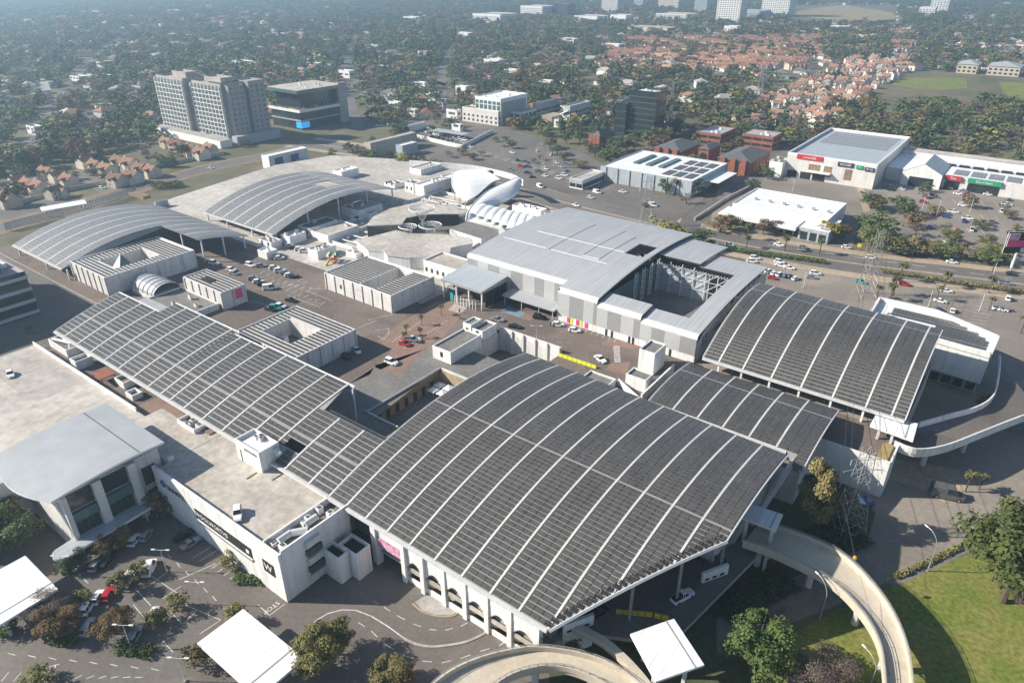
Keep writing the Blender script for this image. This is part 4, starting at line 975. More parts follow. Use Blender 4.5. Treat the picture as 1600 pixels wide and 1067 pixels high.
for i, (x, y, R_, zt) in enumerate(((659, 326, 5.4, 19), (637, 354, 3.7, 15.5), (672, 352, 4.7, 16))):
    p = G(x, y, zt); o = thing('funnel_canopy', '%s lattice funnel canopy over the food court' % ('tallest rear', 'smaller left', 'front right')[i], 'canopy', (*p, DZ))
    for k in range(18):
        a = 2 * PI * k / 18; a2 = 2 * PI * (k + 1.5) / 18
        mb = MB(); mb.bar((p[0] + .5 * math.cos(a), p[1] + .5 * math.sin(a), zt - 5.5), (p[0] + R_ * .55 * math.cos(a), p[1] + R_ * .55 * math.sin(a), zt - 1.1), .1, 'steel')
        mb.bar((p[0] + R_ * .55 * math.cos(a), p[1] + R_ * .55 * math.sin(a), zt - 1.1), (p[0] + R_ * math.cos(a2), p[1] + R_ * math.sin(a2), zt), .1, 'steel'); mb.build('lattice_arm', o)
    mb = MB()
    for k in range(24):
        a, a2 = 2 * PI * k / 24, 2 * PI * (k + 1) / 24
        mb.bar((p[0] + R_ * math.cos(a), p[1] + R_ * math.sin(a), zt), (p[0] + R_ * math.cos(a2), p[1] + R_ * math.sin(a2), zt), .22, 'white')
    mb.build('rim', o)
    for fr, dz_ in ((.82, .45), (.62, 1.0), (.4, 2.4)):
        mb = MB()
        for k in range(20):
            a, a2 = 2 * PI * k / 20, 2 * PI * (k + 1) / 20; mb.bar((p[0] + R_ * fr * math.cos(a), p[1] + R_ * fr * math.sin(a), zt - dz_), (p[0] + R_ * fr * math.cos(a2), p[1] + R_ * fr * math.sin(a2), zt - dz_), .09, 'white')
        mb.build('lattice_ring', o)
    mb = MB(); mb.bar((p[0], p[1], DZ), (p[0], p[1], zt - 5), .55, 'steel', 8); mb.build('stem', o)
def shell(label, pix, zf, m='whiteroof', seg=14):
    P = [Vector((*G(x, y, z), z)) for x, y, z in pix]; n = len(P) // 2
    A = P[:n]; B_ = P[n:][::-1]
    o = thing('roof_shell', label, 'roof', (sum(p.x for p in P) / len(P), sum(p.y for p in P) / len(P), DZ))
    A = [Vector(q) for q in smooth_pts([tuple(a) for a in A], 5)]; B_ = [Vector(q) for q in smooth_pts([tuple(a) for a in B_], 5)]
    mb = MB()
    for i in range(len(A) - 1):
        for j in range(seg):
            def q(i_, j_):
                t = j_ / seg; p = A[i_].lerp(B_[i_], t); e = math.sin(PI * t) * zf * min(1, (A[i_] - B_[i_]).length / 20)
                return (p.x, p.y, p.z + e)
            mb.face([q(i, j), q(i + 1, j), q(i + 1, j + 1), q(i, j + 1)], m)
    mb.build('shell', o, smooth=True)
    mb = MB()
    for i in range(len(A) - 1):
        for E_ in (A, B_): mb.bar(tuple(E_[i]), tuple(E_[i + 1]), .35, 'steel', 5)
        if i % 3 == 0: mb.bar(tuple(A[i]), (A[i].x, A[i].y, DZ), .3, 'steel', 5)
    mb.build('edge_beam', o)
    return o
shell('white leaf-shaped roof shell, left of the pair', [(727, 315, 14), (712, 300, 14), (706, 283, 14.5), (710, 268, 15), (740, 265, 16), (738, 312, 15), (748, 304, 15), (757, 294, 15.5), (770, 284, 16), (782, 281, 16)][:5] + [(783, 281, 16), (770, 285, 15.5), (757, 295, 15), (746, 305, 14.5), (729, 316, 14)], 1.6)
shell('white crescent roof shell, right of the pair', [(728, 345, 13), (733, 328, 15), (760, 300, 16), (795, 283, 16), (812, 277, 16)] + [(815, 283, 15), (808, 302, 13.5), (790, 315, 13), (765, 325, 12.5), (737, 345, 12.5)], 2.2)
e = thing('cushion_roof', 'row of white inflated roof cushions beside the grey store', 'roof', (*G(790, 342, 14), DZ))
for k in range(9):
    p = Vector(W(757 + k * 10.5, 322 + k * 2.6, 15.5)); q = Vector(W(738 + k * 12.2, 337 + k * 4.6, 13.5)); ax = (q - p); u = ax.normalized(); v = Vector((-u.y, u.x, 0)).normalized()
    mb = MB(); R_ = 2.4; n = 8
    for i in range(6):
        for j in range(n):
            def pt(i_, j_):
                t = i_ / 6; a = PI * j_ / n; s_ = .55 + .45 * math.sin(PI * t)
                c_ = p.lerp(q, t); return tuple(c_ + v * (R_ * math.cos(a)) + Vector((0, 0, 1.9 * s_ * math.sin(a))))
            mb.face([pt(i, j), pt(i + 1, j), pt(i + 1, j + 1), pt(i, j + 1)][::-1], 'whiteroof')
    mb.build('cushion', e, smooth=True)
mb = MB(); mb.prism([G(x, y, 13) for x, y in ((730, 345), (757, 322), (850, 348), (842, 362), (800, 358))], DZ, 13, 'white'); mb.build('wall', e)
# clutter of plant rooms around the ovals and the rear service deck
k = 0
for lx, ly, rx, ry, zt, nm in ((533, 322, 597, 318, 13.5, 'white plant room with open top beside the rear solar roof'), (465, 352, 528, 343, 13, 'long white plant room in front of the rear solar roof'),
                              (438, 366, 470, 360, 12.5, 'white cube plant room at the near corner of rear solar roof'), (485, 360, 560, 352, 12.5, 'white walled yard block left of the food court'),
                              (404, 373, 434, 376, 12.3, 'small white cabin by the parked cars on the deck'), (402, 390, 425, 392, 12, 'small white container cabin among the deck cars'), (480, 388, 516, 380, 12.6, 'white kiosk with open front near the playground'),
                              (632, 284, 652, 282, 14, 'round-cornered white tank house on the rear deck'), (650, 288, 705, 270, 14.5, 'long white glazed pavilion on the rear deck'), (560, 330, 590, 330, 12, 'white vented box among the rear plant rooms'),
                              (600, 285, 632, 284, 11.2, 'low pale curved planter block on the rear deck'), (520, 266, 560, 262, 13.2, 'white pointed-roof pavilion on the rear deck'), (540, 392, 572, 386, 11, 'low white platform block near the food court'),
                              (850, 333, 925, 345, 13, 'low white block behind the grey store'), (800, 320, 850, 328, 13.5, 'pale flat block beside the crescent shell'), (640, 262, 690, 256, 12, 'blue-white flat service block near the main road')):
    p, q = G(lx, ly, zt), G(rx, ry, zt); x0, x1 = min(p[0], q[0]), max(p[0], q[0]); y0, y1 = min(p[1], q[1]), max(p[1], q[1])
    if y1 - y0 < 4: y1 = y0 + 5
    if x1 - x0 < 4: x1 = x0 + 6
    simple_block(nm, x0, x1, y0, y1, zt, roof=('cream2', 'flatgrey', 'whiteroof')[k % 3], nu=(4 if k % 2 == 0 else 1), cat='plant room', name='plant_room', win=(0, 2, 0)[k % 3]); k += 1
for lab_, x0_, x1_, y0_, y1_ in (('open yard of air handlers left of the food court', -228, -206, 176, 200), ('cluster of rooftop units behind the food court', -226, -206, 226, 246), ('rooftop units beside the rear solar roof', -240, -229, 176, 215), ('units along the rear deck by the shells', -240, -216, 232, 258)):
    o = thing('plant_yard', lab_, 'plant yard', ((x0_ + x1_) / 2, (y0_ + y1_) / 2, DZ)); mb = MB(); parapet(mb, x0_, x1_, y0_, y1_, DZ, DZ + 1.3, .25, 'white'); mb.build('parapet', o); units(o, x0_ + 2, x1_ - 2, y0_ + 2, y1_ - 2, DZ + .01, 12, int(-x0_), 'white')
    for k in range(3): duct(o, (x0_ + 3, y0_ + 4 + k * 6, DZ + 1), (x1_ - 4, y0_ + 4.5 + k * 6, DZ + 1), .3)
wall = MB(); ribbon(wall, smooth_pts([G(x, y, 10) for x, y in ((640, 256), (720, 262), (760, 268), (800, 278), (818, 288))], 4), .5, DZ, 'white', 3.0); single(wall, 'boundary_wall', 'white curved boundary wall between shells and main road', 'wall')
# bits on the deck: playground, yellow barriers
o = thing('playground_tower', 'colourful climbing frame on the brown deck', 'playground', (*G(515, 410, DZ), DZ)); p = OFF[o.name]
for k, (dx, dy, m) in enumerate(((0, 0, 'red'), (2.4, .5, 'orange'), (1.2, 2.6, 'yellow'), (-1.5, 1.8, 'teal'))):
    mb = MB()
    for sx in (-.7, .7):
        for sy in (-.7, .7): mb.bar((p[0] + dx + sx, p[1] + dy + sy, DZ), (p[0] + dx + sx, p[1] + dy + sy, DZ + 2.6), .08, m)
    mb.box(p[0] + dx - .8, p[0] + dx + .8, p[1] + dy - .8, p[1] + dy + .8, DZ + 1.3, DZ + 1.45, 'orange'); mb.build('frame', o)
    mb = MB(); q = (p[0] + dx, p[1] + dy); R_ = .95
    for a, c_ in (((-R_, -R_), (R_, -R_)), ((R_, -R_), (R_, R_)), ((R_, R_), (-R_, R_)), ((-R_, R_), (-R_, -R_))): mb.face([(q[0] + a[0], q[1] + a[1], DZ + 2.6), (q[0] + c_[0], q[1] + c_[1], DZ + 2.6), (q[0], q[1], DZ + 3.7)], ('teal', 'red', 'green', 'yellow')[k])
    mb.build('canopy', o)
mb = MB(); mb.bar((p[0] + 1, p[1] - .8, DZ + 1.4), (p[0] + 1.8, p[1] - 3.4, DZ + .1), .4, 'yellow', 6); mb.build('slide', o)
def barrier_row(pts, z, group, lab, n, m='yellow'):
    for i in range(n):
        a = Vector(G(*pts[0], z)); b_ = Vector(G(*pts[1], z)); p0 = a.lerp(b_, i / n); p1 = a.lerp(b_, (i + .9) / n)
        mb = MB(); ribbon(mb, [tuple(p0), tuple(p1)], .55, z, m, .45); ribbon(mb, [tuple(p0), tuple(p1)], .25, z + .45, m, .5)
        o = single(mb, 'traffic_barrier', lab, 'barrier', group)
barrier_row(((873, 556), (932, 576)), DZ, 'lime barriers behind the huge roof', 'lime yellow plastic barrier behind the huge roof', 8, 'lime')
barrier_row(((962, 957), (1020, 962)), 5.5, 'yellow barriers at the ramp entry', 'yellow plastic barrier in the ramp entry', 5)
barrier_row(((1022, 963), (1045, 968)), 5.5, 'yellow barriers at the ramp entry', 'yellow plastic barrier in the ramp entry', 2)
barrier_row(((889, 972), (902, 980)), 5.5, 'yellow barriers at the ramp entry', 'yellow plastic barrier in the ramp entry', 1)
# ---- ramps
def edge_ramp(name, label, left, right, cat='ramp', deckm='ramp', par=1.1, thick=.9, piers=(), parm='ramp'):
    Lp = smooth_pts([W(*p) for p in left], 6); Rp = smooth_pts([W(*p) for p in right], 6)
    mid = ((Lp[0][0] + Rp[0][0]) / 2, (Lp[0][1] + Rp[0][1]) / 2, 0)
    o = thing(name, label, cat, mid)
    mb = MB()
    for i in range(len(Lp) - 1):
        a, b_, c_, d_ = Lp[i], Lp[i + 1], Rp[i + 1], Rp[i]
        mb.face([d_, c_, b_, a], deckm); dn = lambda p: (p[0], p[1], p[2] - thick)
        mb.face([dn(a), dn(b_), dn(c_), dn(d_)], parm); mb.face([a, b_, dn(b_), dn(a)], parm); mb.face([d_, dn(d_), dn(c_), c_], parm)
    mb.build('carriageway', o)
    for nm, E_ in (('parapet', Lp), ('parapet', Rp)):
        mb = MB(); ribbon(mb, E_, .35, 0, parm, par); mb.build(nm, o)
        if parm == 'ramp':
            mb = MB(); ribbon(mb, [(q[0], q[1], q[2] + par + .55) for q in E_], .08, 0, 'galv', .06); ribbon(mb, [(q[0], q[1], q[2] + par + .25) for q in E_], .06, 0, 'galv', .05)
            for q in E_[::2]: mb.bar((q[0], q[1], q[2] + par), (q[0], q[1], q[2] + par + .6), .05, 'galv')
            mb.build('railing', o)
    for i in piers:
        a, b_ = Lp[i], Rp[i]; m_ = ((a[0] + b_[0]) / 2, (a[1] + b_[1]) / 2, a[2])
        mb = MB(); mb.bar((m_[0], m_[1], 0), (m_[0], m_[1], m_[2] - thick), .7, 'offwhite', 8); mb.build('pier', o)
    return o
edge_ramp('curved_ramp', 'curved elevated exit ramp sweeping over the lawn at lower right',
          [(1160, 850, 7.4), (1210, 868, 7.4), (1290, 908, 7.3), (1340, 955, 7.0), (1372, 1010, 6.8), (1382, 1085, 6.4), (1380, 1150, 6)],
          [(1182, 822, 7.4), (1230, 833, 7.4), (1310, 868, 7.3), (1372, 930, 7.0), (1410, 1000, 6.8), (1424, 1080, 6.4), (1420, 1150, 6)], piers=(3, 10, 17, 24))
edge_ramp('curved_ramp', 'curved elevated ramp with railing at bottom centre',
          [(640, 1120, 5), (680, 1071, 5.2), (730, 1040, 5.4), (800, 1020, 5.6), (860, 1017, 5.7), (930, 1032, 5.8), (985, 1062, 5.9), (1030, 1105, 6)],
          [(720, 1120, 5), (770, 1077, 5.2), (800, 1058, 5.4), (840, 1047, 5.6), (880, 1047, 5.7), (920, 1060, 5.8), (960, 1085, 5.9), (985, 1130, 6)], piers=(8, 20, 30))
b = MB(); ribbon(b, smooth_pts([W(*p) for p in ((900, 984, 5.6), (940, 1005, 5.6), (970, 1030, 5.7), (1000, 1062, 5.8), (1020, 1090, 5.8))], 5), 1.4, 0, 'ramp', 1.2); o = single(b, 'ramp_parapet', 'thick pale curved parapet between the bottom ramp and the white canopy', 'parapet')
edge_ramp('deck_ramp', 'curved ramp with tall white parapets at right edge',
          [(1434, 668, 9), (1480, 655, 8.8), (1530, 640, 8.4), (1553, 618, 8), (1560, 580, 7.4), (1560, 562, 7)],
          [(1396, 697, 9), (1430, 709, 8.8), (1475, 703, 8.4), (1530, 682, 7.8), (1570, 666, 7.2), (1625, 645, 6.5)], deckm='asphalt', parm='white', par=1.6, piers=(6, 14, 22))
# right deck wall and its yellow grating, white angular building
w = thing('deck_wall', 'white retaining wall of the right deck behind the pylon', 'wall', (-16, 155, 0))
mb = MB(); mb.box(-24, -8.4, 155.0, 155.38, -.5, 10.1, 'white'); mb.box(-8.58, -8.2, 155.4, 164, -.5, 10.1, 'white'); mb.build('wall', w)
mb = MB(); mb.box(-11.6, -9.2, 156.2, 164, DZ + .02, DZ + .3, 'yellowworn'); mb.build('yellow_ramp', w)
mb = MB()
for k in range(16): mb.box(-11.5, -9.3, 156.4 + k * .47, 156.6 + k * .47, DZ + .3, DZ + .36, 'yellowworn')
mb.build('yellow_slat', w)
wb = thing('white_angular_building', 'white angular building with solar strips beside the arched right roof', 'building', (-12, 230, 0))
TOP = [(-29.8, 222), (-10.2, 220.6), (3.6, 219.4), (4.1, 233.2), (-13.3, 242), (-30.2, 241.6)]
mb = MB(); mb.prism(TOP, 4, 12.6, 'white', 'whiteroof'); mb.build('wall', wb)
mb = MB(); n = len(TOP)
for i in range(n): ribbon(mb, [TOP[i], TOP[(i + 1) % n]], .7, 12.62, 'white', 1.5)
mb.build('parapet', wb)
for k, (x0, x1, y) in enumerate(((-25, -6, 238.2), (-25, -4, 236.2), (-25, 0, 233.8), (-12, 2.2, 231.5), (-12, 2.4, 229.3), (-12, 2.4, 227.0), (-11, 2.4, 224.6))):
    mb = MB(); q = int((x1 - x0) / 1.1)
    for i in range(q): mb.box(x0 + i * 1.1 + .03, x0 + i * 1.1 + 1.07, y - .95, y + .95, 12.75, 12.83, 'panel')
    mb.build('solar_panel_row', wb)
mb = MB(); mb.box(-28.5, -14.5, 222.5, 228.5, 12.63, 12.8, 'flatgrey'); mb.build('roof_terrace', wb); units(wb, -27, -20, 228.8, 231, 12.64, 5, 8, 'white')
mb = MB(); mb.prism([(-10, 221.5), (3.2, 220.5), (3.2, 232), (-10, 232)], 0, 4, 'concrete'); mb.build('lower_storey', wb)
for k in range(4): mb = MB(); x = -9 + k * 3.1; mb.box(x, x + 2.2, 220.2, 220.6, 1, 3.2, 'dark'); mb.build('opening', wb)
# ------------------------------------------------------------------ buildings around the mall
def winband(root, face, fixed, a0, a1, z0, z1, m='darkglass', nm='window_band', out=.06):
    mb = MB()
    if face == 'x': mb.box(fixed, fixed + out, a0, a1, z0, z1, m)
    else: mb.box(a0, a1, fixed - out, fixed, z0, z1, m)
    return mb.build(nm, root)
def wingrid(root, x0, x1, y0, y1, z0, z1, fl, bay, m='darkglass', faces='xy', frac=.55, h=.5):
    mb = MB(); nf = max(1, int((z1 - z0) / fl))
    for k in range(nf):
        za = z0 + fl * (k + .28); zb = za + fl * h
        if 'y' in faces:
            n = max(1, int((x1 - x0) / bay))
            for i in range(n):
                xa = x0 + (x1 - x0) * (i + .5 - frac / 2) / n; xb = x0 + (x1 - x0) * (i + .5 + frac / 2) / n; mb.box(xa, xb, y0 - .07, y0 + .03, za, zb, m)
        if 'x' in faces:
            n = max(1, int((y1 - y0) / bay))
            for i in range(n):
                ya = y0 + (y1 - y0) * (i + .5 - frac / 2) / n; yb = y0 + (y1 - y0) * (i + .5 + frac / 2) / n; mb.box(x1 - .03, x1 + .07, ya, yb, za, zb, m)
    return mb.build('windows', root, stuff=True)
def block(root, x0, x1, y0, y1, z0, z1, wall='white', roof='flatgrey', par=.8): flatbox(root, x0, x1, y0, y1, z0, z1, wall, roof, par)
def aab(lx, ly, rx, ry, z):
    p, q = G(lx, ly, z), G(rx, ry, z); return min(p[0], q[0]), max(p[0], q[0]), min(p[1], q[1]), max(p[1], q[1])
def bld(name, label, cat, rc, z0=0):
    RECTS.append(rc); return thing(name, label, cat, ((rc[0] + rc[1]) / 2, (rc[2] + rc[3]) / 2, z0))

# dark glass office at the left edge
rc = (-292, -250.8, 26, 73.8); o = bld('office_building', 'dark glass office with pale bands at left edge', 'office', rc)
mb = MB(); mb.box(rc[0], rc[1], rc[2], rc[3], 0, 24, 'darkglass', 'concrete'); mb.build('wall', o)
for k in range(6):
    mb = MB(); z = 1.5 + k * 4.0; mb.box(rc[0] - .3, rc[1] + .35, rc[2] - .3, rc[3] + .3, z, z + 1.1, 'greyroof2'); mb.build('floor_band', o)
mb = MB(); mb.box(rc[0] + 3, rc[1] - 4, rc[2] + 3, rc[3] - 5, 24, 27.5, 'glassgreen', 'whiteroof'); mb.build('penthouse', o)
mb = MB(); mb.box(rc[0] + 5, rc[1] - 8, rc[3] - 9, rc[3] - 2, 24.02, 25.4, 'white'); mb.build('roof_box', o)
for k in range(2): mb = MB(); y = 40 + k * 17; mb.box(rc[1] + .4, rc[1] + 1, y, y + .6, 0, 24, 'greyroof2'); mb.build('fin', o)
# apartment tower
RECTS.append((-541, -450, 270, 318)); o = thing('apartment_tower', 'tall grey apartment tower with rows of white balconies', 'apartment tower', (-495, 295, 0))
TB = ((-537, -502, 280, 300, 40.5), (-497, -462, 284, 303, 39.5))
for x0, x1, y0, y1, z in TB:
    block(o, x0, x1, y0, y1, 0, z, 'concrete', 'concrete', 1.4)
    n = 11
    for k in range(n):
        zz = 4 + k * (z - 6) / n
        mb = MB(); mb.box(x0, x1, y0 - 1.7, y0 - .02, zz, zz + .45, 'white'); mb.build('balcony_slab', o)
        mb = MB(); mb.box(x0, x1, y0 - 1.7, y0 - 1.6, zz + .45, zz + 1.2, 'glassgreen'); mb.build('balustrade', o)
    nb = int((x1 - x0) / 4.3)
    for i in range(nb + 1):
        x = x0 + (x1 - x0) * i / nb; mb = MB(); mb.box(x - .3, x + .3, y0 - 1.8, y0 - .01, 3, z - 1.5, 'white'); mb.build('fin', o)
    wingrid(o, x0, x1, y0, y1, 3.6, z - 2, (z - 6) / n, 4.3, frac=.7, faces='y', h=.62)
for x0, x1, y0, y1, z in ((-502, -497, 283, 300, 38), (-472, -456.5, 286, 298, 38.5), (-472, -460, 298, 302, 35), (-472, -456.5, 302, 315, 40), (-528, -510, 288, 297, 43.2), (-490, -470, 290, 300, 42.2)):
    block(o, x0, x1, y0, y1, 0 if z < 41 else 39, z, 'clad1' if x0 > -480 else 'concrete', 'concrete', 1.0)
wingrid(o, -472, -456.5, 286, 298, 4, 38, 3.4, 4, faces='x', m='greypaint', frac=.35); wingrid(o, -472, -456.5, 302, 315, 4, 40, 3.4, 4, faces='x', m='greypaint', frac=.35)
rc = (-512, -452, 316, 322); mb = MB(); mb.box(-540, -452, 270, 279, 0, 5, 'plaster_w', 'concrete'); mb.build('podium', o)
mb = MB(); mb.box(-456, -450, 282, 318, 0, 6, 'greyroof2', 'concrete'); mb.build('podium', o)
# dark office with terrace and screen
rc = (-494, -459, 344, 388); o = bld('office_building', 'dark glass office with planted terrace and bright screen', 'office', rc)
mb = MB(); mb.box(rc[0], rc[1], rc[2], rc[3], 0, 12.5, 'darkglass'); mb.build('lower_wall', o)
mb = MB(); mb.box(rc[0] - 1, rc[1] + 1.2, rc[2] - 1.2, rc[3] + 1, 12.5, 14.6, 'white', 'concrete'); mb.build('terrace_band', o)
mb = MB(); mb.box(rc[0] + 2, rc[1] - 5, rc[2] + 4, rc[3] - 2, 14.6, 26, 'darkglass'); mb.build('upper_wall', o)
mb = MB(); mb.box(rc[0] - 1, rc[1] + 1, rc[2] - 1, rc[3], 26, 28.5, 'glassgreen', 'cream2'); mb.build('roof', o); units(o, rc[0] + 4, rc[1] - 4, rc[2] + 12, rc[3] - 4, 28.5, 7, 12, 'white')
mb = MB(); mb.box(rc[1] - 1, rc[1] + 1.5, rc[3] - 6, rc[3] + 2, 0, 30, 'concrete'); mb.build('lift_shaft', o)
mb = MB(); mb.box(rc[0] - .5, rc[1] + .6, rc[2] - .6, rc[3], 6, 6.9, 'galv'); mb.build('floor_band', o)
mb = MB(); mb.box(rc[1] - 5, rc[1] + .9, rc[2] - .9, rc[2] - .62, 1.2, 5.6, 'screen'); mb.box(rc[1] + .62, rc[1] + .9, rc[2] - .62, rc[2] + 7, 1.2, 5.6, 'screen'); mb.build('screen', o)
r_ = random.Random(3); mb = MB()
for k in range(260):
    x = r_.uniform(rc[1] - 4.6, rc[1] + .6) if k % 2 else r_.uniform(rc[0], rc[1]); y = r_.uniform(rc[2] - .8, rc[3]) if k % 2 else r_.uniform(rc[2] - .9, rc[2] + 3.6); s_ = r_.uniform(.5, 1.1); z = 14.7
    mb.bar((x, y, z), (x + r_.uniform(-.6, .6), y + r_.uniform(-.6, .6), z + s_ * 1.6), .3 * s_, r_.choice(('leaf_olive', 'leaf_pale', 'leaf_green', 'plaster_w')), 4, .05)
mb.build('terrace_planting', o, stuff=True)
# white offices in the middle distance
rc = aab(742, 150, 824, 146, 20); o = bld('office_building', 'white framed office block with tall glazed bays', 'office', rc); block(o, *rc, 0, 20, 'white', 'whiteroof')
for i in range(6):
    n = 6; x = rc[0] + (rc[1] - rc[0]) * (i + .12) / n; mb = MB(); mb.box(x, x + (rc[1] - rc[0]) / n * .76, rc[2] - .1, rc[2] - .02, 3, 17.5, 'glassgreen'); mb.build('window_bay', o)
for z in (6.5, 10.5, 14.5): mb = MB(); mb.box(rc[0] + 1, rc[1] - 1, rc[2] - .25, rc[2] - .11, z, z + .5, 'white'); mb.build('floor_band', o)
mb = MB(); mb.box(rc[1] + .02, rc[1] + .1, rc[2] + 2, rc[3] - 2, 2, 17, 'clad1'); mb.build('side_panel', o); units(o, rc[0] + 5, rc[1] - 5, rc[2] + 5, rc[3] - 3, 19.2, 6, 2, 'white')
rc = aab(722, 167, 790, 172, 11); o = bld('office_building', 'low white villa office with small square windows', 'office', rc); block(o, *rc, 0, 11, 'plaster_w', 'tile_pink', .5); wingrid(o, *rc, .5, 10, 3.3, 4.5, frac=.4)
rc = aab(783, 172, 838, 170, 9); o = bld('office_building', 'low white office with glazed corner and red-edged roof', 'office', rc); block(o, *rc, 0, 9, 'white', 'concrete', .6); wingrid(o, *rc, .5, 8, 3.6, 5, frac=.7, h=.6)
rc = aab(880, 165, 923, 158, 15); o = bld('office_building', 'grey modern office with outside stair', 'office', rc); block(o, *rc, 0, 15, 'clad2', 'greyroof'); wingrid(o, *rc, .5, 14, 3.6, 6, frac=.8)
for k in range(4): mb = MB(); z = 2 + k * 3.2; mb.bar((rc[1] - 8 + (k % 2) * 7, rc[2] - 1.2, z), (rc[1] - 1 - (k % 2) * 7, rc[2] - 1.2, z + 3.2), .5, 'white'); mb.build('stair_flight', o)
rc = aab(838, 162, 872, 152, 12); o = bld('office_building', 'grey office wing with long window bands', 'office', rc); block(o, *rc, 0, 12, 'clad2', 'greyroof'); wingrid(o, *rc, .5, 11, 3.6, 6, frac=.92, h=.4)
rc = aab(838, 180, 882, 178, 6); o = bld('hall', 'sand-coloured low hall in front of the grey office', 'building', rc); block(o, *rc, 0, 6, 'sand', 'sand', .3)
rc = aab(985, 140, 1043, 140, 34); o = bld('office_building', 'tall dark glass tower block with pale roof plant', 'office', rc); block(o, *rc, 0, 34, 'darkglass', 'whiteroof', 1.4); units(o, rc[0] + 3, rc[1] - 3, rc[2] + 3, rc[3] - 3, 32.6, 8, 6, 'white')
for k in range(8): mb = MB(); z = 3 + k * 3.8; mb.box(rc[0] - .1, rc[1] + .12, rc[2] - .12, rc[3], z, z + .5, 'greypaint'); mb.build('floor_band', o)
rc = aab(962, 160, 1000, 156, 25); o = bld('office_building', 'black glass cube office with roof frame', 'office', rc); block(o, *rc, 0, 25, 'darkglass', 'glassgreen', 1.6)
for k in range(4): mb = MB(); z = 4 + k * 5; mb.box(rc[0] - .1, rc[1] + .12, rc[2] - .12, rc[3], z, z + .4, 'greypaint'); mb.build('floor_band', o)
for k in range(4): mb = MB(); x = rc[0] + (rc[1] - rc[0]) * k / 3; mb.bar((x, rc[2], 25), (x, rc[3], 27), .3, 'white'); mb.build('roof_frame', o)
rc = aab(984, 193, 1043, 190, 7); o = bld('showroom', 'low glass showroom in front of the black offices', 'building', rc); block(o, *rc, 0, 7, 'white', 'glassgreen', .6); wingrid(o, *rc, 0, 6.4, 6, 8, frac=.9, h=.6)
# brick offices with hipped slate roofs
def hipped(root, x0, x1, y0, y1, z0, z1, wall, roof, hr=4.0, ov=.8):
    mb = MB(); mb.box(x0, x1, y0, y1, z0, z1, wall); mb.build('wall', root)
    mb = MB(); x0 -= ov; x1 += ov; y0 -= ov; y1 += ov; w = min(x1 - x0, y1 - y0) / 2
    if x1 - x0 > y1 - y0: a, b_ = (x0 + w, (y0 + y1) / 2), (x1 - w, (y0 + y1) / 2)
    else: a, b_ = ((x0 + x1) / 2, y0 + w), ((x0 + x1) / 2, y1 - w)
    zt = z1 + hr; A, B_ = (*a, zt), (*b_, zt); c = [(x0, y0, z1), (x1, y0, z1), (x1, y1, z1), (x0, y1, z1)]
    if x1 - x0 > y1 - y0: mb.face([c[0], c[1], B_, A], roof); mb.face([c[1], c[2], B_], roof); mb.face([c[2], c[3], A, B_], roof); mb.face([c[3], c[0], A], roof)
    else: mb.face([c[0], c[1], A], roof); mb.face([c[1], c[2], B_, A], roof); mb.face([c[2], c[3], B_], roof); mb.face([c[3], c[0], A, B_], roof)
    mb.face(c[::-1], roof); return mb.build('roof', root)
for i, (lx, ly, rx, ry, z, lab) in enumerate(((1022, 231, 1094, 224, 8, 'red brick office wing with hipped slate roof, left wing'), (1122, 247, 1204, 237, 8.5, 'red brick office wing with hipped slate roof, right wing'), (922, 213, 960, 208, 8, 'small red brick office with slate roof among trees'))):
    rc = aab(lx, ly, rx, ry, z); o = bld('brick_office', lab, 'office', rc); hipped(o, *rc, 0, z, 'brick', 'slate', 3.6); wingrid(o, *rc, 1, z - 1, 4.2, 5.5, m='cream', frac=.28, h=.5)
    for k in range(3):
        x = rc[0] + (rc[1] - rc[0]) * (k + .5) / 3; mb = MB(); mb.box(x - 1.5, x + 1.5, rc[2] - 1.4, rc[2] - .1, 0, z + 1.2, 'brick'); mb.build('bay', o)
rc = aab(1092, 232, 1126, 226, 9.5); o = bld('brick_office', 'brick gateway block with tall arch between the wings', 'office', rc); hipped(o, *rc, 0, 9.5, 'brick', 'slate', 2)
mb = MB(); x = (rc[0] + rc[1]) / 2; mb.box(x - 2.4, x + 2.4, rc[2] - .2, rc[2] - .02, 0, 5, 'dark')
for k in range(8): a0, a1 = PI * k / 8, PI * (k + 1) / 8; mb.face([(x, rc[2] - .2, 5), (x + 2.4 * math.cos(a0), rc[2] - .2, 5 + 2.4 * math.sin(a0)), (x + 2.4 * math.cos(a1), rc[2] - .2, 5 + 2.4 * math.sin(a1))][::-1], 'dark')
mb.build('arch', o)
for lx, ly, rx, ry, z, lab in ((1088, 205, 1150, 200, 9, 'grey-roofed brick office with terraces, left of two'), (1160, 208, 1223, 207, 9, 'grey-roofed brick office with terraces, right of two')):
    rc = aab(lx, ly, rx, ry, z); o = bld('office_building', lab, 'office', rc); block(o, *rc, 0, z, 'brick', 'greyroof', .5); wingrid(o, *rc, .5, z - .5, 3.8, 7, frac=.9, h=.45); units(o, rc[0] + 4, rc[1] - 4, rc[2] + 4, rc[3] - 4, z - .5, 5, 5, 'white')
mb = MB(); p = aab(1150, 196, 1195, 192, 5); mb.box(*p, 4.2, 5, 'cyan'); single(mb, 'shade_net', 'bright blue shade nets behind the brick offices', 'shade net')
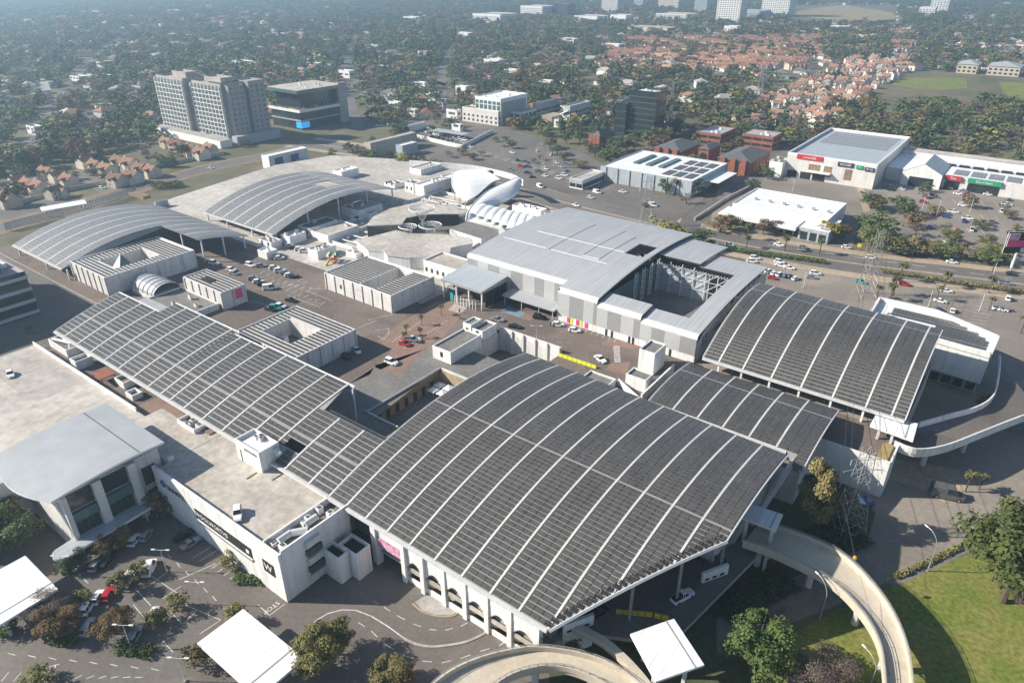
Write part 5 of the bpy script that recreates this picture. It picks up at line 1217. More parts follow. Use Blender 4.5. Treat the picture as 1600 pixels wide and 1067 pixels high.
# big-box retail
rc = (-203.5, -147, 356, 406); o = bld('retail_warehouse', 'grey big-box warehouse with skylights and solar roof', 'warehouse', rc); block(o, *rc, 0, 8.6, 'greyroof2', 'whiteroof', .6)
for k in range(3): mb = MB(); x = -192 + k * 8; mb.box(x, x + 3, 374, 398, 8.05, 8.9, 'glassgreen'); mb.build('skylight', o)
for k in range(9): mb = MB(); x = -168 + (k % 3) * 6.5; y = 362 + (k // 3) * 14; mb.box(x, x + 5, y, y + 11, 8.05, 8.2, 'panel'); mb.build('solar_panel_array', o)
mb = MB(); mb.box(-147, -138, 372, 398, 5.4, 5.8, 'whiteroof'); mb.build('loading_canopy', o)
for k in range(7): mb = MB(); x = -200 + k * 7.6; mb.box(x, x + .6, 355.5, 355.95, 0, 8.6, 'greyroof'); mb.build('pilaster', o)
rc = aab(890, 278, 945, 268, 5.5); o = bld('showroom', 'blue-fronted showroom with pale roof', 'building', rc); block(o, *rc, 0, 5.5, 'white', 'cream2', .5); mb = MB(); mb.box(rc[0], rc[1], rc[2] - .2, rc[2] - .04, 3, 5.3, 'greyroof2'); mb.build('fascia', o); wingrid(o, *rc, 0, 3, 3, 3, frac=.9, h=.8)
rc = (-116, -67, 320, 368); o = bld('showroom', 'white flat-roofed showroom between main road and retail park', 'building', rc); block(o, rc[0], rc[1] - 4, 335, rc[3], 0, 7.6, 'white', 'whiteroof', .5); mb = MB(); mb.box(rc[0] - 2, rc[1] - 14, 322, 334.9, 4, 5.6, 'whiteroof', 'whiteroof'); mb.build('front_roof', o)
mb = MB(); mb.box(rc[0] + 2, rc[1] - 16, 327, 334.9, 0, 4, 'offwhite'); mb.build('front_wall', o); mb = MB(); mb.box(rc[1] - 13, rc[1], 324, 345, 0, 5.6, 'greyroof2', 'whiteroof'); mb.build('entrance_wing', o)
for k in range(6): mb = MB(); x = -110 + k * 7; mb.box(x, x + 1.3, 348, 349.3, 7.15, 8.2, 'galv'); mb.build('roof_vent', o)
for k in range(7): mb = MB(); x = rc[0] + 3 + k * 4.4; mb.box(x, x + 3.2, 326.9, 326.98, .4, 3.4, 'darkglass'); mb.build('window', o)
for k in range(3): mb = MB(); x = rc[1] - 12 + k * 4; mb.box(x, x + 3, 323.9, 323.98, .3, 4, 'darkglass'); mb.build('window', o)
text('VW   Service', o, 'white', (rc[1] - 6.5, 323.85, 4.9), 1.2)
rc = (-121, -72, 431, 520); o = bld('supermarket', 'large pale store with red and black fascia signs', 'store', rc)
mb = MB(); mb.box(*rc, 0, 12.5, 'offwhite', 'greyroof2'); mb.build('wall', o); mb = MB(); parapet(mb, rc[0] - .05, rc[1] + .05, rc[2] - .05, rc[3] + .05, 12.52, 14, .7, 'white'); mb.build('parapet', o)
for k in range(7):
    mb = MB(); y = 476 + k * 6; mb.box(rc[0] + 5, rc[1] - 5, y, y + 3.6, 12.55, 12.7, 'panelfar'); mb.build('solar_panel_row', o)
for x0, x1, z0, z1, m, tx, ts in ((-115.5, -101, 11.2, 13.8, 'red', 'coricraft', 2.1), (-92.5, -84, 10.2, 12.6, 'navy', 'HOUSE', 1.9), (-82.5, -79, 10, 12, 'green', 'P', 1.4), (-78, -73, 9.6, 11.6, 'navy', 'FIT 24', 1.3)):
    mb = MB(); mb.box(x0, x1, rc[2] - .5, rc[2] - .06, z0, z1, m); mb.build('sign', o); text(tx, o, 'white', ((x0 + x1) / 2, rc[2] - .55, (z0 + z1) / 2), ts)
for x0, x1 in ((-108, -101.5), (-99.5, -95), (-88, -84)): mb = MB(); mb.box(x0, x1, rc[2] - .12, rc[2] - .05, 3, 9, 'soil'); mb.build('panel', o)
for x0, x1 in ((-119.5, -114), (-112, -106), (-105, -98)): mb = MB(); mb.box(x0, x1, rc[2] - .15, rc[2] - .06, 0, 4, 'dark'); mb.build('loading_bay', o)
mb = MB(); mb.box(-108, -95, rc[2] - 3.5, rc[2] - .1, 5, 5.6, 'white'); mb.build('bay_canopy', o)
mb = MB(); mb.box(-129, -121.1, 425, 440, 0, 9, 'white', 'flatgrey'); mb.build('side_wing', o); units(o, -128, -122, 426, 439, 9, 5, 3, 'steel')
RECTS.append((-72, 131, 450, 514)); o = thing('shop_row', 'long row of shops with ribbed white roofs and solar arrays', 'shops', (20, 470, 0))
mb = MB(); mb.box(-71.5, 130, 458, 500, 0, 7.5, 'offwhite', 'whiteroof'); mb.build('wall', o); mb = MB(); mb.box(-71.5, 130, 500.1, 512, 0, 9.2, 'offwhite', 'cream2'); mb.build('rear_wall', o)
for k in range(26): mb = MB(); x = -52 + k * 7; mb.box(x, x + 5.4, 481, 484, 7.52, 8.4, 'dark'); mb.build('clerestory', o)
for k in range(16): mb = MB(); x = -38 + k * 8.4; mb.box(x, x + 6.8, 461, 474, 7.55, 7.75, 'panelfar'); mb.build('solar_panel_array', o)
mb = MB(); x0, x1 = -62, -42
mb.face([(x0, 452, 8), (x0, 482, 8), (-52, 482, 13), (-52, 452, 13)][::-1], 'whiteroof'); mb.face([(x1, 452, 8), (x1, 482, 8), (-52, 482, 13), (-52, 452, 13)], 'greyroof2'); mb.face([(x0, 452.2, 0), (x1, 452.2, 0), (x1, 452.2, 8), (-52, 452.2, 13), (x0, 452.2, 8)], 'white'); mb.build('gabled_porch', o)
mb = MB(); mb.box(-58, -46, 451.9, 452.1, 0, 5.4, 'darkglass'); mb.build('porch_opening', o)
for k, (x0, x1, m, tx) in enumerate(((-41, -33, 'red', 'Tek'), (-30, -14, 'green', 'Dis-Chem'), (4, 18, 'navy', 'SPORTS'), (21, 40, 'blue', '* * * * *'), (42, 58, 'white', 'Tyrex'))):
    mb = MB(); mb.box(x0, x1, 456.6, 457.9, 5.3, 7.6, m); mb.build('sign', o); text(tx, o, 'white' if m != 'white' else 'navy', ((x0 + x1) / 2, 456.55, 6.4), 1.9)
    mb = MB(); mb.box(x0 + .5, x1 - .5, 457.8, 457.95, 0, 4.6, 'darkglass'); mb.build('shop_window', o)
# sheds by the road
for lx, ly, rx, ry, z, lab, w_, rf in ((568, 222, 650, 207, 9, 'cream warehouse with pale flat roof near the main road', 'cream', 'cream2'), (618, 226, 652, 222, 7, 'small white shed beside the cream warehouse', 'greyroof2', 'whiteroof'), (408, 242, 480, 231, 8, 'white shed with tall blue doors beside the tower', 'white', 'whiteroof'),
                                   (632, 198, 660, 190, 5, 'white site office at the dealership yard', 'white', 'whiteroof')):
    rc = aab(lx, ly, rx, ry, z); o = bld('warehouse', lab, 'warehouse', rc); block(o, *rc, 0, z, w_, rf, .4)
    if lx == 408:
        for k in range(2): mb = MB(); x = rc[1] + .03; y = rc[2] + 4 + k * 12; mb.box(x, x + .1, y, y + 6, 0, 6, 'bluepaint'); mb.build('door', o)
rc = aab(668, 205, 740, 207, 3.5); o = bld('carport', 'long grey carport roof at the dealership yard', 'carport', rc)
mb = MB(); mb.box(rc[0], rc[1], (rc[2] + rc[3]) / 2 - 4, (rc[2] + rc[3]) / 2 + 4, 3.2, 3.5, 'greyroof'); mb.build('roof', o)
for k in range(5): mb = MB(); x = rc[0] + 1 + (rc[1] - rc[0] - 2) * k / 4; mb.box(x - .1, x + .1, (rc[2] + rc[3]) / 2 - .1, (rc[2] + rc[3]) / 2 + .1, 0, 3.2, 'steel'); mb.build('post', o)
wl = MB(); ribbon(wl, [G(652, 216), G(700, 228), G(722, 232), G(770, 208)], .5, 0, 'white', 2.6); single(wl, 'boundary_wall', 'white wall around the dealership yard', 'wall')
wl = MB(); ribbon(wl, [G(1085, 345), G(1130, 315), G(1180, 290)], .8, 0, 'concrete', 1.6); single(wl, 'street_wall', 'pale concrete wall along the side street', 'wall')
wl = MB(); ribbon(wl, smooth_pts([G(x, y) for x, y in ((20, 322), (90, 303), (165, 287), (250, 262), (350, 242))], 3), .5, 0, 'galv', 2.2); single(wl, 'estate_wall', 'grey boundary wall of the townhouse estate', 'wall')
tr = thing('roadside_truss', 'long steel lattice fence along the left road', 'fence', (*G(120, 330), 0))
pts = smooth_pts([G(x, y) for x, y in ((10, 362), (60, 350), (120, 334), (180, 316), (215, 303))], 4)
for i in range(len(pts) - 1):
    a, b_ = pts[i], pts[i + 1]; mb = MB()
    for z in (1, 4.2): mb.bar((*a, z), (*b_, z), .16, 'galv')
    for k in range(4):
        t0, t1 = k / 4, (k + 1) / 4; p0 = (a[0] + (b_[0] - a[0]) * t0, a[1] + (b_[1] - a[1]) * t0); p1 = (a[0] + (b_[0] - a[0]) * t1, a[1] + (b_[1] - a[1]) * t1)
        mb.bar((*p0, 1), (*p1, 4.2), .1, 'galv'); mb.bar((*p0, 4.2), (*p1, 1), .1, 'galv'); mb.bar((*p0, 0), (*p0, 4.2), .1, 'galv')
    mb.build('lattice_panel', tr)
canopy('long white canopy beside the left road', [G(66, 330, 6), G(136, 318, 6), G(132, 312, 6), G(62, 324, 6)], 6, [G(70, 330, 3), G(130, 318, 3)], seam=False)
simple_block('grey cabin and pergola at the rear of the far left roof', *aab(240, 316, 262, 312, 12), 12, wall='greyroof2', roof='greyroof2', par=.2)
simple_block('brown pergola block near the left road', *aab(200, 300, 235, 305, 10.5), 10.5, wall='soil', roof='soil', par=.2)
# school and towers at the horizon
for lx, ly, rx, ry, z, lab in ((1497, 100, 1534, 98, 10, 'school building with pale grey roof, left one'), (1545, 103, 1600, 101, 10, 'school building with pale grey roof, right one')):
    rc = aab(lx, ly, rx, ry, z); o = bld('school_building', lab, 'school', rc); hipped(o, *rc, 0, z, 'plaster', 'greyroof', 4); wingrid(o, *rc, .5, 9, 4, 5)
def tower(x0, x1, yb, h, lab, wall='plaster_w', fl=3.4, bay=4.5, m='greypaint', cat='tower block', d=.8):
    a, b_ = G(x0, yb), G(x1, yb); c = ((a[0] + b_[0]) / 2, (a[1] + b_[1]) / 2); w = math.dist(a, b_) / 1.45
    rc = (c[0] - w / 2, c[0] + w / 2, c[1], c[1] + w * d); o = bld('tower_block', lab, cat, rc); block(o, *rc, 0, h, wall, 'concrete', 1); wingrid(o, *rc, 2, h - 2, fl, bay, m=m, frac=.6, h=.5); return o
for a in ((931, 972, 22, 75, 'grey gridded tower block on the horizon, left of the others', 'offwhite', 4, 5), (985, 1008, 14, 80, 'slim grey tower on the horizon', 'greyroof2', 4, 5), (1018, 1068, 16, 80, 'broad beige tower block on the horizon', 'plaster', 4, 5),
          (1108, 1163, 36, 70, 'twin-faced beige apartment tower on the horizon', 'plaster_w', 4, 5), (1078, 1108, 22, 60, 'grey-blue office slab between horizon towers', 'greyroof2', 4, 5), (1178, 1240, 26, 75, 'cream apartment tower at right of the horizon group', 'plaster_w', 4, 5), (1446, 1482, 24, 55, 'white slab tower alone at upper right', 'white', 4, 6)): tower(*a)
for a in ((800, 860, 28, 26, 'white gridded office block at the top centre', 'white', 4, 6), (855, 895, 28, 30, 'dark blue glass office at the top centre', 'darkglass', 4, 6), (884, 945, 36, 14, 'long low white factory below the horizon towers', 'white', 6, 12), (945, 985, 36, 16, 'white hall below the horizon towers', 'whiteroof', 8, 14),
          (1010, 1085, 34, 16, 'pale low-rise apartments below the horizon towers', 'plaster_w', 4, 6), (720, 800, 36, 18, 'white three-storey apartments left of the horizon offices', 'white', 4, 5), (1430, 1462, 27, 22, 'white podium office at upper right', 'white', 4, 6), (1125, 1155, 54, 14, 'white house block in front of horizon towers', 'white', 4, 6), (1105, 1200, 30, 18, 'grey office range right of the horizon towers', 'greyroof2', 4, 6)): tower(*a, cat='building')
o = tower(960, 1060, 52, 10, 'wide sand-roofed warehouse below the horizon', 'plaster', 9, 30, cat='warehouse', d=.5)

for i, (x0, x1, yb, h, m) in enumerate(((520, 556, 122, 8, 'white'), (470, 505, 108, 7, 'whiteroof'), (575, 610, 113, 7, 'white'), (640, 672, 142, 8, 'white'), (668, 700, 170, 8, 'plaster_w'), (690, 722, 185, 7, 'white'), (860, 885, 200, 6, 'white'), (905, 935, 100, 9, 'greyroof2'), (862, 905, 70, 9, 'white'), (930, 975, 78, 8, 'white'),
                                     (700, 742, 60, 9, 'white'), (560, 600, 80, 8, 'plaster_w'), (340, 400, 105, 7, 'whiteroof'), (95, 140, 128, 6, 'white'), (140, 178, 128, 7, 'whiteroof'), (30, 70, 210, 6, 'white'), (400, 450, 60, 8, 'white'), (115, 160, 24, 9, 'white'), (250, 290, 22, 9, 'plaster_w'), (20, 60, 38, 9, 'white'), (310, 350, 14, 9, 'white'), (620, 660, 34, 10, 'white'), (740, 760, 90, 7, 'white'), (1345, 1375, 62, 8, 'white'), (1290, 1330, 48, 8, 'white'), (820, 850, 112, 8, 'white'), (655, 690, 158, 8, 'white'), (705, 735, 150, 9, 'white'), (836, 866, 142, 10, 'white'), (780, 815, 122, 9, 'white'), (600, 630, 172, 7, 'plaster_w'), (630, 655, 182, 6, 'white'), (940, 962, 190, 7, 'plaster_w'), (700, 725, 205, 5, 'white'), (745, 790, 105, 9, 'white'))):
    tower(x0, x1, yb, h, 'low %s-walled commercial block %s' % ('white', ('with flat roof', 'with long window rows', 'half hidden by trees')[i % 3]), m, 3.6, 6, cat='building', d=.45)
    LABELS[-1] = (*LABELS[-1][:3], True)
# ------------------------------------------------------------------ trees, houses, far suburb
def crown_mesh(name, kind, seed, n, ls):
    r = random.Random(seed); mb = MB()
    m = {'round': 'leaf_green', 'dark': 'leaf_dark', 'olive': 'leaf_olive', 'rust': 'leaf_rust', 'bare': 'leaf_bare', 'pale': 'leaf_pale', 'yellow': 'leaf_yellow', 'conifer': 'leaf_dark'}[kind]
    k = mb.mi(m); cl = []
    nc = {'bare': 16, 'conifer': 14, 'pale': 18}.get(kind, 32)
    for i in range(nc):
        if kind == 'conifer':
            h = .12 + .86 * i / nc; a = r.uniform(0, 6.28); q = (1 - h) * .28; cl.append((q * math.cos(a) * r.random(), q * math.sin(a) * r.random(), h, .08 + .24 * (1 - h)))
        elif kind == 'pale':
            h = .25 + .72 * i / nc; a = r.uniform(0, 6.28); q = .16 * math.sin(PI * min(1, h)) + .05; cl.append((q * math.cos(a), q * math.sin(a), h, r.uniform(.10, .17)))
        else:
            a = r.uniform(0, 6.28); q = .37 * r.random() ** .6; h = .53 + r.uniform(-.30, .30) * (1.25 - q * 1.6) - q * .10; cl.append((q * math.cos(a), q * math.sin(a), h, r.uniform(.10, .19)))
    for i in range(n):
        c = r.choice(cl)
        u = Vector((r.gauss(0, 1), r.gauss(0, 1), r.gauss(0, 1))).normalized()
        if u.z < -.35: u.z *= -.6
        R_ = c[3] * (r.random() ** .35 if kind not in ('bare',) else r.random() ** .5)
        p = Vector((c[0] + u.x * R_, c[1] + u.y * R_, max(.07, c[2] + u.z * R_ * .85)))
        nrm = (u + Vector((r.uniform(-.8, .8), r.uniform(-.8, .8), r.uniform(-.2, 1.0)))).normalized()
        t = nrm.orthogonal().normalized(); t = (t * math.cos(i) + nrm.cross(t) * math.sin(i)).normalized(); w = nrm.cross(t)
        s_ = ls * r.uniform(.6, 1.4); e = .25 if kind == 'bare' else r.uniform(.55, .9)
        b0 = len(mb.v)
        for a_, b_ in ((-1, -.6), (.2, -1), (1, .3), (-.2, 1)): mb.v.append(tuple(p + t * (a_ * s_) + w * (b_ * s_ * e)))
        mb.f.append((b0, b0 + 1, b0 + 2, b0 + 3)); mb.m.append(k)
    me = mb.mesh(name); return me
def trunk_mesh(name, kind, seed):
    r = random.Random(seed); mb = MB()
    top = .85 if kind in ('conifer', 'pale') else .5
    mb.bar((0, 0, -.02), (.01, .01, top * .6), .028, 'trunk', 6, .018); mb.bar((.01, .01, top * .6), (.0, .02, top), .018, 'trunk', 5, .008)
    for i in range(6):
        a = i * 1.1 + r.random(); h = .25 + .05 * i; L = .3 if kind not in ('conifer', 'pale') else .12
        mb.bar((0, 0, h), (L * math.cos(a), L * math.sin(a), h + .22), .012, 'trunk', 4, .004)
    return mb.mesh(name)
TREES = {}
def tree_kind(kind, detail, var):
    key = (kind, detail, var)
    if key not in TREES:
        n, ls = {0: (190, .062), 1: (1000, .034), 2: (8200, .0165)}[detail]
        if kind == 'bare': n = int(n * 1.2)
        TREES[key] = (crown_mesh('crown', kind, var * 31 + len(kind) * 7 + detail, n, ls), trunk_mesh('trunk', kind, var))
    return TREES[key]
TREE_N = [0]
KL = {'round': 'green leafy', 'dark': 'dark green', 'olive': 'olive green', 'rust': 'rusty brown', 'bare': 'bare grey-brown', 'pale': 'tall pale ochre', 'yellow': 'yellow autumn', 'conifer': 'dark conical'}
SPOTS = {}
def spot(x, y, r):
    SPOTS.setdefault((int(x // 20), int(y // 20)), []).append((x, y, r))
def free(x, y, r):
    i, j = int(x // 20), int(y // 20)
    for a in (i - 1, i, i + 1):
        for b_ in (j - 1, j, j + 1):
            for (u, v, q) in SPOTS.get((a, b_), ()):
                if (u - x) ** 2 + (v - y) ** 2 < (q + r) ** 2: return False
    return True
def plant(x, y, h, w, kind, detail=1, z=0.0, label=None, group='trees around the mall and suburb', near=True, name='tree', part='crown'):
    c, t = tree_kind(kind, detail, TREE_N[0] % (5 if detail < 2 else 3)); TREE_N[0] += 1
    o = bpy.data.objects.new(name, None); COL.objects.link(o); o.location = (x, y, z); o.empty_display_size = .5
    o.rotation_euler = (0, 0, rnd.uniform(0, 6.28)); o.scale = (w, w, h)
    for nm, me in (('trunk', t), (part, c)):
        q = bpy.data.objects.new(nm, me); COL.objects.link(q); q.parent = o
    tag(o, label or (KL[kind] + ' tree'), 'tree' if name == 'tree' else name, group, (x, y, z), near)
    spot(x, y, w * .38); return o
def tp(px, py, h, w, kind, detail=1, z=0.0, label=None, **k):
    p = G(px, py, z); return plant(p[0], p[1], h, w, kind, detail, z, label, near=(label is None), **k)
# the large trees of the foreground
tp(1172, 1050, 13.5, 15, 'round', 2, label='large bright green tree below the huge roof corner')
tp(1566, 940, 25, 25, 'round', 2, label='very large green tree at right edge by the road'); tp(1606, 930, 23, 22, 'dark', 2, label='dark green tree cut by the right edge, behind the very large one')
tp(1585, 935, 6, 10, 'bare', 1, label='low bare bushes under the very large right tree'); tp(1262, 828, 19, 13, 'pale', 2, label='tall ochre-leaved tree beside the lattice pylon')
tp(1275, 1090, 9, 16, 'bare', 2, label='bare grey tree at bottom right under the ramp'); tp(1205, 985, 6, 7, 'bare', 1, label='low bare shrub by the side road')
tp(505, 1048, 11, 11, 'olive', 2, label='olive tree beside the large white front canopy'); tp(530, 1022, 8.5, 9, 'olive', 2, label='rounded olive tree on the lane island'); tp(605, 1080, 6, 10, 'olive', 2, label='olive bush at bottom edge by the curved ramp')
tp(630, 1070, 5, 6, 'rust', 1, label='small rusty bush beside the bottom ramp'); tp(18, 855, 11, 16, 'dark', 2, label='large dark tree at the left edge'); tp(-5, 840, 10, 14, 'olive', 2, label='olive tree partly cut by the left edge')
tp(168, 866, 5, 6.5, 'rust', 2, label='brown-leaved tree by the porch roof'); tp(195, 848, 4.5, 6, 'olive', 2, label='olive tree behind the porch roof'); tp(118, 886, 5, 6.5, 'dark', 2, label='dark spreading tree at the porch end'); tp(260, 800, 7, 9, 'rust', 1, label='brown tree in the shaded corner by the W store')
tp(85, 965, 7, 10, 'bare', 2, label='bare tree right of the left canopy'); tp(95, 990, 7, 9, 'rust', 2, label='brown tree on the left kerb island'); tp(182, 990, 6.5, 8.5, 'rust', 2, label='brown tree on the middle kerb island'); tp(218, 905, 4.5, 5, 'olive', 1, label='small olive tree between parked white cars')
tp(190, 925, 5, 6.5, 'pale', 1, label='thin yellowish tree beside the red car'); tp(248, 975, 4.5, 5, 'olive', 1, label='round olive shrub beside a white car'); tp(278, 955, 5, 6, 'olive', 1, label='olive tree beside a T-shaped lamp'); tp(310, 1040, 5.5, 6.5, 'olive', 1, label='olive tree left of the large white canopy')
tp(365, 885, 4, 6, 'olive', 1, label='low olive tree along the W store wall'); tp(372, 975, 4.5, 7, 'pale', 1, label='yellowish tree at the left tip of large white canopy'); tp(128, 945, 4, 5.5, 'olive', 1, label='small tree by the left canopy end'); tp(10, 985, 4, 7, 'dark', 1, label='dark bush under the left canopy')
tp(855, 1012, 4, 5, 'round', 1, label='green bush at the garage corner'); tp(890, 1018, 4.5, 5, 'round', 1, label='green bush behind the bottom ramp'); tp(60, 1075, 3.5, 8, 'olive', 1, label='low olive bush at bottom left edge')
tp(1105, 900, 8, 9, 'dark', 1, label='dark tree in the shade of the huge roof'); tp(1300, 800, 7, 9, 'olive', 1, label='shaded tree at the foot of the lattice pylon'); tp(1240, 760, 6, 8, 'dark', 1, label='dark shrub under the flat solar roof'); tp(1335, 605 + 30, 5, 6, 'rust', 1, label='rusty shrub beside the right ramp')
tp(1535, 640, 6, 6, 'rust', 1, label='red-brown shrub inside the right ramp bend')
# hedges: strips of leaf clumps
def hedge(label, px, w, h, m, z=0.0, name='hedge'):
    pts = smooth_pts([G(x, y, z) for x, y in px], 6); r = random.Random(len(label)); mb = MB(); k = mb.mi(m)
    for i in range(len(pts) - 1):
        L = math.dist(pts[i], pts[i + 1])
        for q in range(int(L * w * 16) + 6):
            t = r.random(); d = Vector((pts[i + 1][0] - pts[i][0], pts[i + 1][1] - pts[i][1])).normalized()
            o_ = r.uniform(-.5, .5) * w; p = Vector((pts[i][0] + (pts[i + 1][0] - pts[i][0]) * t - d.y * o_, pts[i][1] + (pts[i + 1][1] - pts[i][1]) * t + d.x * o_, z + h * (r.random() ** .4) * (1 - (o_ / w) ** 2)))
            u = Vector((r.gauss(0, 1), r.gauss(0, 1), abs(r.gauss(0, 1)) + .4)).normalized(); a = u.orthogonal().normalized(); b_ = u.cross(a); s_ = r.uniform(.16, .34)
            b0 = len(mb.v); mb.v += [tuple(p + a * s_), tuple(p + b_ * s_), tuple(p - a * s_), tuple(p - b_ * s_)]; mb.f.append((b0, b0 + 1, b0 + 2, b0 + 3)); mb.m.append(k)
    return single(mb, name, label, 'hedge')
hedge('clipped green hedge on the middle kerb island', [(182, 1012), (215, 1018), (240, 1022)], 3.0, 1.3, 'leaf_green'); hedge('clipped hedge on the left kerb island', [(78, 1000), (100, 1004), (118, 1007)], 2.2, 1.2, 'leaf_green')
hedge('green planting bed at the W store corner', [(366, 905), (385, 908), (408, 908)], 2.6, 1.0, 'leaf_green'); hedge('green bed below the porch tree', [(100, 890), (108, 900)], 1.6, .9, 'leaf_green'); hedge('low green hedge along the lawn edge', [(1394, 904), (1440, 884), (1490, 860), (1540, 836)], 1.2, .9, 'leaf_olive')
hedge('green bed under the left canopy', [(0, 985), (18, 992)], 2.5, 1.2, 'leaf_green'); hedge('dark shrubs along the main road by the white angular building', [(1375, 425), (1450, 436), (1540, 450), (1600, 458)], 3, 1.5, 'leaf_olive'); hedge('long shrub belt between grey store and main road', [(1120, 388), (1180, 398), (1240, 405), (1290, 412)], 3.5, 1.8, 'leaf_green')
hedge('dark ground cover below the pylon', [(1230, 870), (1290, 850), (1340, 830)], 9, 1.2, 'leaf_dark'); hedge('dark ground cover under the exit ramp', [(1120, 960), (1170, 935), (1230, 905)], 7, 1.4, 'leaf_dark'); hedge('round green bush clump beside the left road', [(243, 292), (262, 294), (282, 290)], 9, 3, 'leaf_olive')
# palms
PALM = {}
def palm(px, py, h, label, z=0.0):
    if not PALM:
        t = MB(); t.bar((0, 0, 0), (0, 0, 1), .035, 'trunk', 7, .022); PALM['t'] = t.mesh('trunk')
        c = MB(); r = random.Random(4); k = c.mi('leaf_palm')
        for i in range(26):
            a = r.uniform(0, 6.28); el = r.uniform(-.2, 1.1); L = r.uniform(.32, .46); prev = Vector((0, 0, 1)); wv = Vector((-math.sin(a), math.cos(a), 0)) * .045; s_ = 1.0
            for j in range(5):
                e = el - j * .42; q = prev + Vector((math.cos(a) * math.cos(e), math.sin(a) * math.cos(e), math.sin(e))) * L / 5; s2 = (1.0, 1.2, 1.0, .6, .1)[j]
                b0 = len(c.v); c.v += [tuple(prev - wv * s_), tuple(prev + wv * s_), tuple(q + wv * s2), tuple(q - wv * s2)]; c.f.append((b0, b0 + 1, b0 + 2, b0 + 3)); c.m.append(k); prev = q; s_ = s2
        PALM['c'] = c.mesh('fronds')
    p = G(px, py, z); o = bpy.data.objects.new('palm_tree', None); COL.objects.link(o); o.location = (*p, z); o.scale = (h * 1.15, h * 1.15, h); o.rotation_euler = (0, 0, rnd.uniform(0, 6)); o.empty_display_size = .5
    for nm, me in (('trunk', PALM['t']), ('fronds', PALM['c'])): q = bpy.data.objects.new(nm, me); COL.objects.link(q); q.parent = o
    tag(o, label, 'palm tree', 'palm trees of the mall', (*p, z), True); spot(*p, 3)
for x, y, h in ((1508, 768, 6.5), (1530, 764, 5), (1390, 470, 8), (1395, 462, 9), (1405, 440, 9), (1475, 450, 8), (1545, 458, 8), (1463, 470, 7), (1280, 398, 8), (1167, 375, 9), (1166, 388, 7), (1226, 392, 8), (1545, 485, 6), (1595, 520, 7), (1550, 425, 7), (1035, 300, 9), (1055, 304, 10), (1020, 196, 9), (1045, 205, 10), (1370, 466, 6)): palm(x, y, h * .78, 'feathery palm tree')
for x, y, z in ((636, 524, DZ), (659, 508, DZ), (690, 492, DZ), (657, 528, DZ), (632, 535, DZ)): palm(x, y, 3.2, 'small potted palm on the deck paving', z)
# single trees that can be told apart
for x, y, h, w, k in ((1360, 325, 10, 14, 'round'), (1372, 330, 9, 12, 'olive'), (1405, 335, 11, 15, 'dark'), (1415, 340, 9, 11, 'round'), (1372, 372, 13, 19, 'round'), (1385, 392, 11, 17, 'olive'), (1362, 385, 11, 15, 'round'), (1430, 368, 7, 11, 'bare'), (1425, 355, 8, 12, 'rust'),
                      (1447, 300, 6, 8, 'round'), (1460, 335, 6, 10, 'olive'), (1515, 325, 7, 11, 'pale'), (1475, 362, 5, 8, 'bare'), (1485, 378, 7, 11, 'olive'), (1530, 358, 5, 9, 'olive'), (1577, 342, 5, 8, 'olive'), (1568, 330, 5, 7, 'bare'), (1588, 362, 4, 6, 'olive'), (1597, 306, 7, 10, 'olive'), (1540, 385, 6, 10, 'olive'), (1552, 398, 7, 12, 'olive'),
                      (1405, 398, 8, 13, 'olive'), (1428, 398, 8, 14, 'pale'), (1452, 400, 8, 13, 'olive'), (1476, 402, 8, 13, 'round'), (1500, 404, 7, 12, 'pale'), (1525, 408, 7, 12, 'olive'), (1545, 412, 8, 13, 'round'), (1565, 410, 7, 11, 'olive'),
                      (1125, 362, 9, 13, 'rust'), (1140, 360, 10, 12, 'olive'), (1192, 366, 8, 9, 'rust'), (1210, 366, 8, 10, 'rust'), (1220, 364, 7, 8, 'rust'), (1290, 375, 10, 13, 'yellow'), (1300, 372, 9, 11, 'olive'), (1318, 372, 7, 8, 'rust'), (1350, 285, 9, 6, 'conifer'),
                      (1040, 302, 9, 11, 'dark'), (1085, 304, 10, 14, 'dark'), (1072, 318, 6, 10, 'bare'), (1175, 300, 8, 10, 'dark'), (1190, 275, 8, 8, 'yellow'), (1198, 280, 8, 10, 'dark'), (560, 245, 8, 13, 'olive'), (545, 238, 7, 10, 'dark'), (585, 235, 10, 11, 'dark'), (520, 245, 6, 10, 'olive'), (575, 250, 7, 12, 'dark'),
                      (722, 242, 6, 10, 'olive'), (700, 246, 5, 9, 'bare'), (740, 250, 5, 9, 'olive'), (752, 244, 5, 8, 'bare'), (800, 232, 6, 9, 'dark'), (775, 222, 4, 7, 'olive'), (790, 220, 4, 7, 'olive'), (870, 242, 7, 14, 'dark'), (880, 250, 5, 9, 'olive'), (845, 250, 4, 8, 'bare'), (835, 255, 4, 6, 'bare'), (905, 262, 6, 12, 'olive'),
                      (930, 245, 9, 14, 'dark'), (920, 238, 8, 12, 'olive'), (945, 250, 7, 11, 'round'), (960, 248, 8, 12, 'dark'), (895, 215, 12, 10, 'dark'), (885, 225, 11, 10, 'round'), (905, 225, 11, 9, 'dark'), (875, 205, 12, 9, 'conifer'), (860, 232, 8, 12, 'olive'), (830, 190, 8, 10, 'round'), (815, 196, 7, 9, 'dark'),
                      (910, 142 + 30, 13, 14, 'rust'), (945, 150 + 12, 16, 13, 'rust'), (925, 155, 12, 13, 'dark'), (1095, 180, 12, 14, 'dark'), (1075, 185, 9, 10, 'olive'), (1005, 215, 8, 10, 'olive'), (990, 220, 9, 12, 'dark'), (980, 228, 7, 10, 'round'), (1240, 205, 9, 10, 'olive')):
    tp(x, y, h, w, k)
rs = random.Random(11)
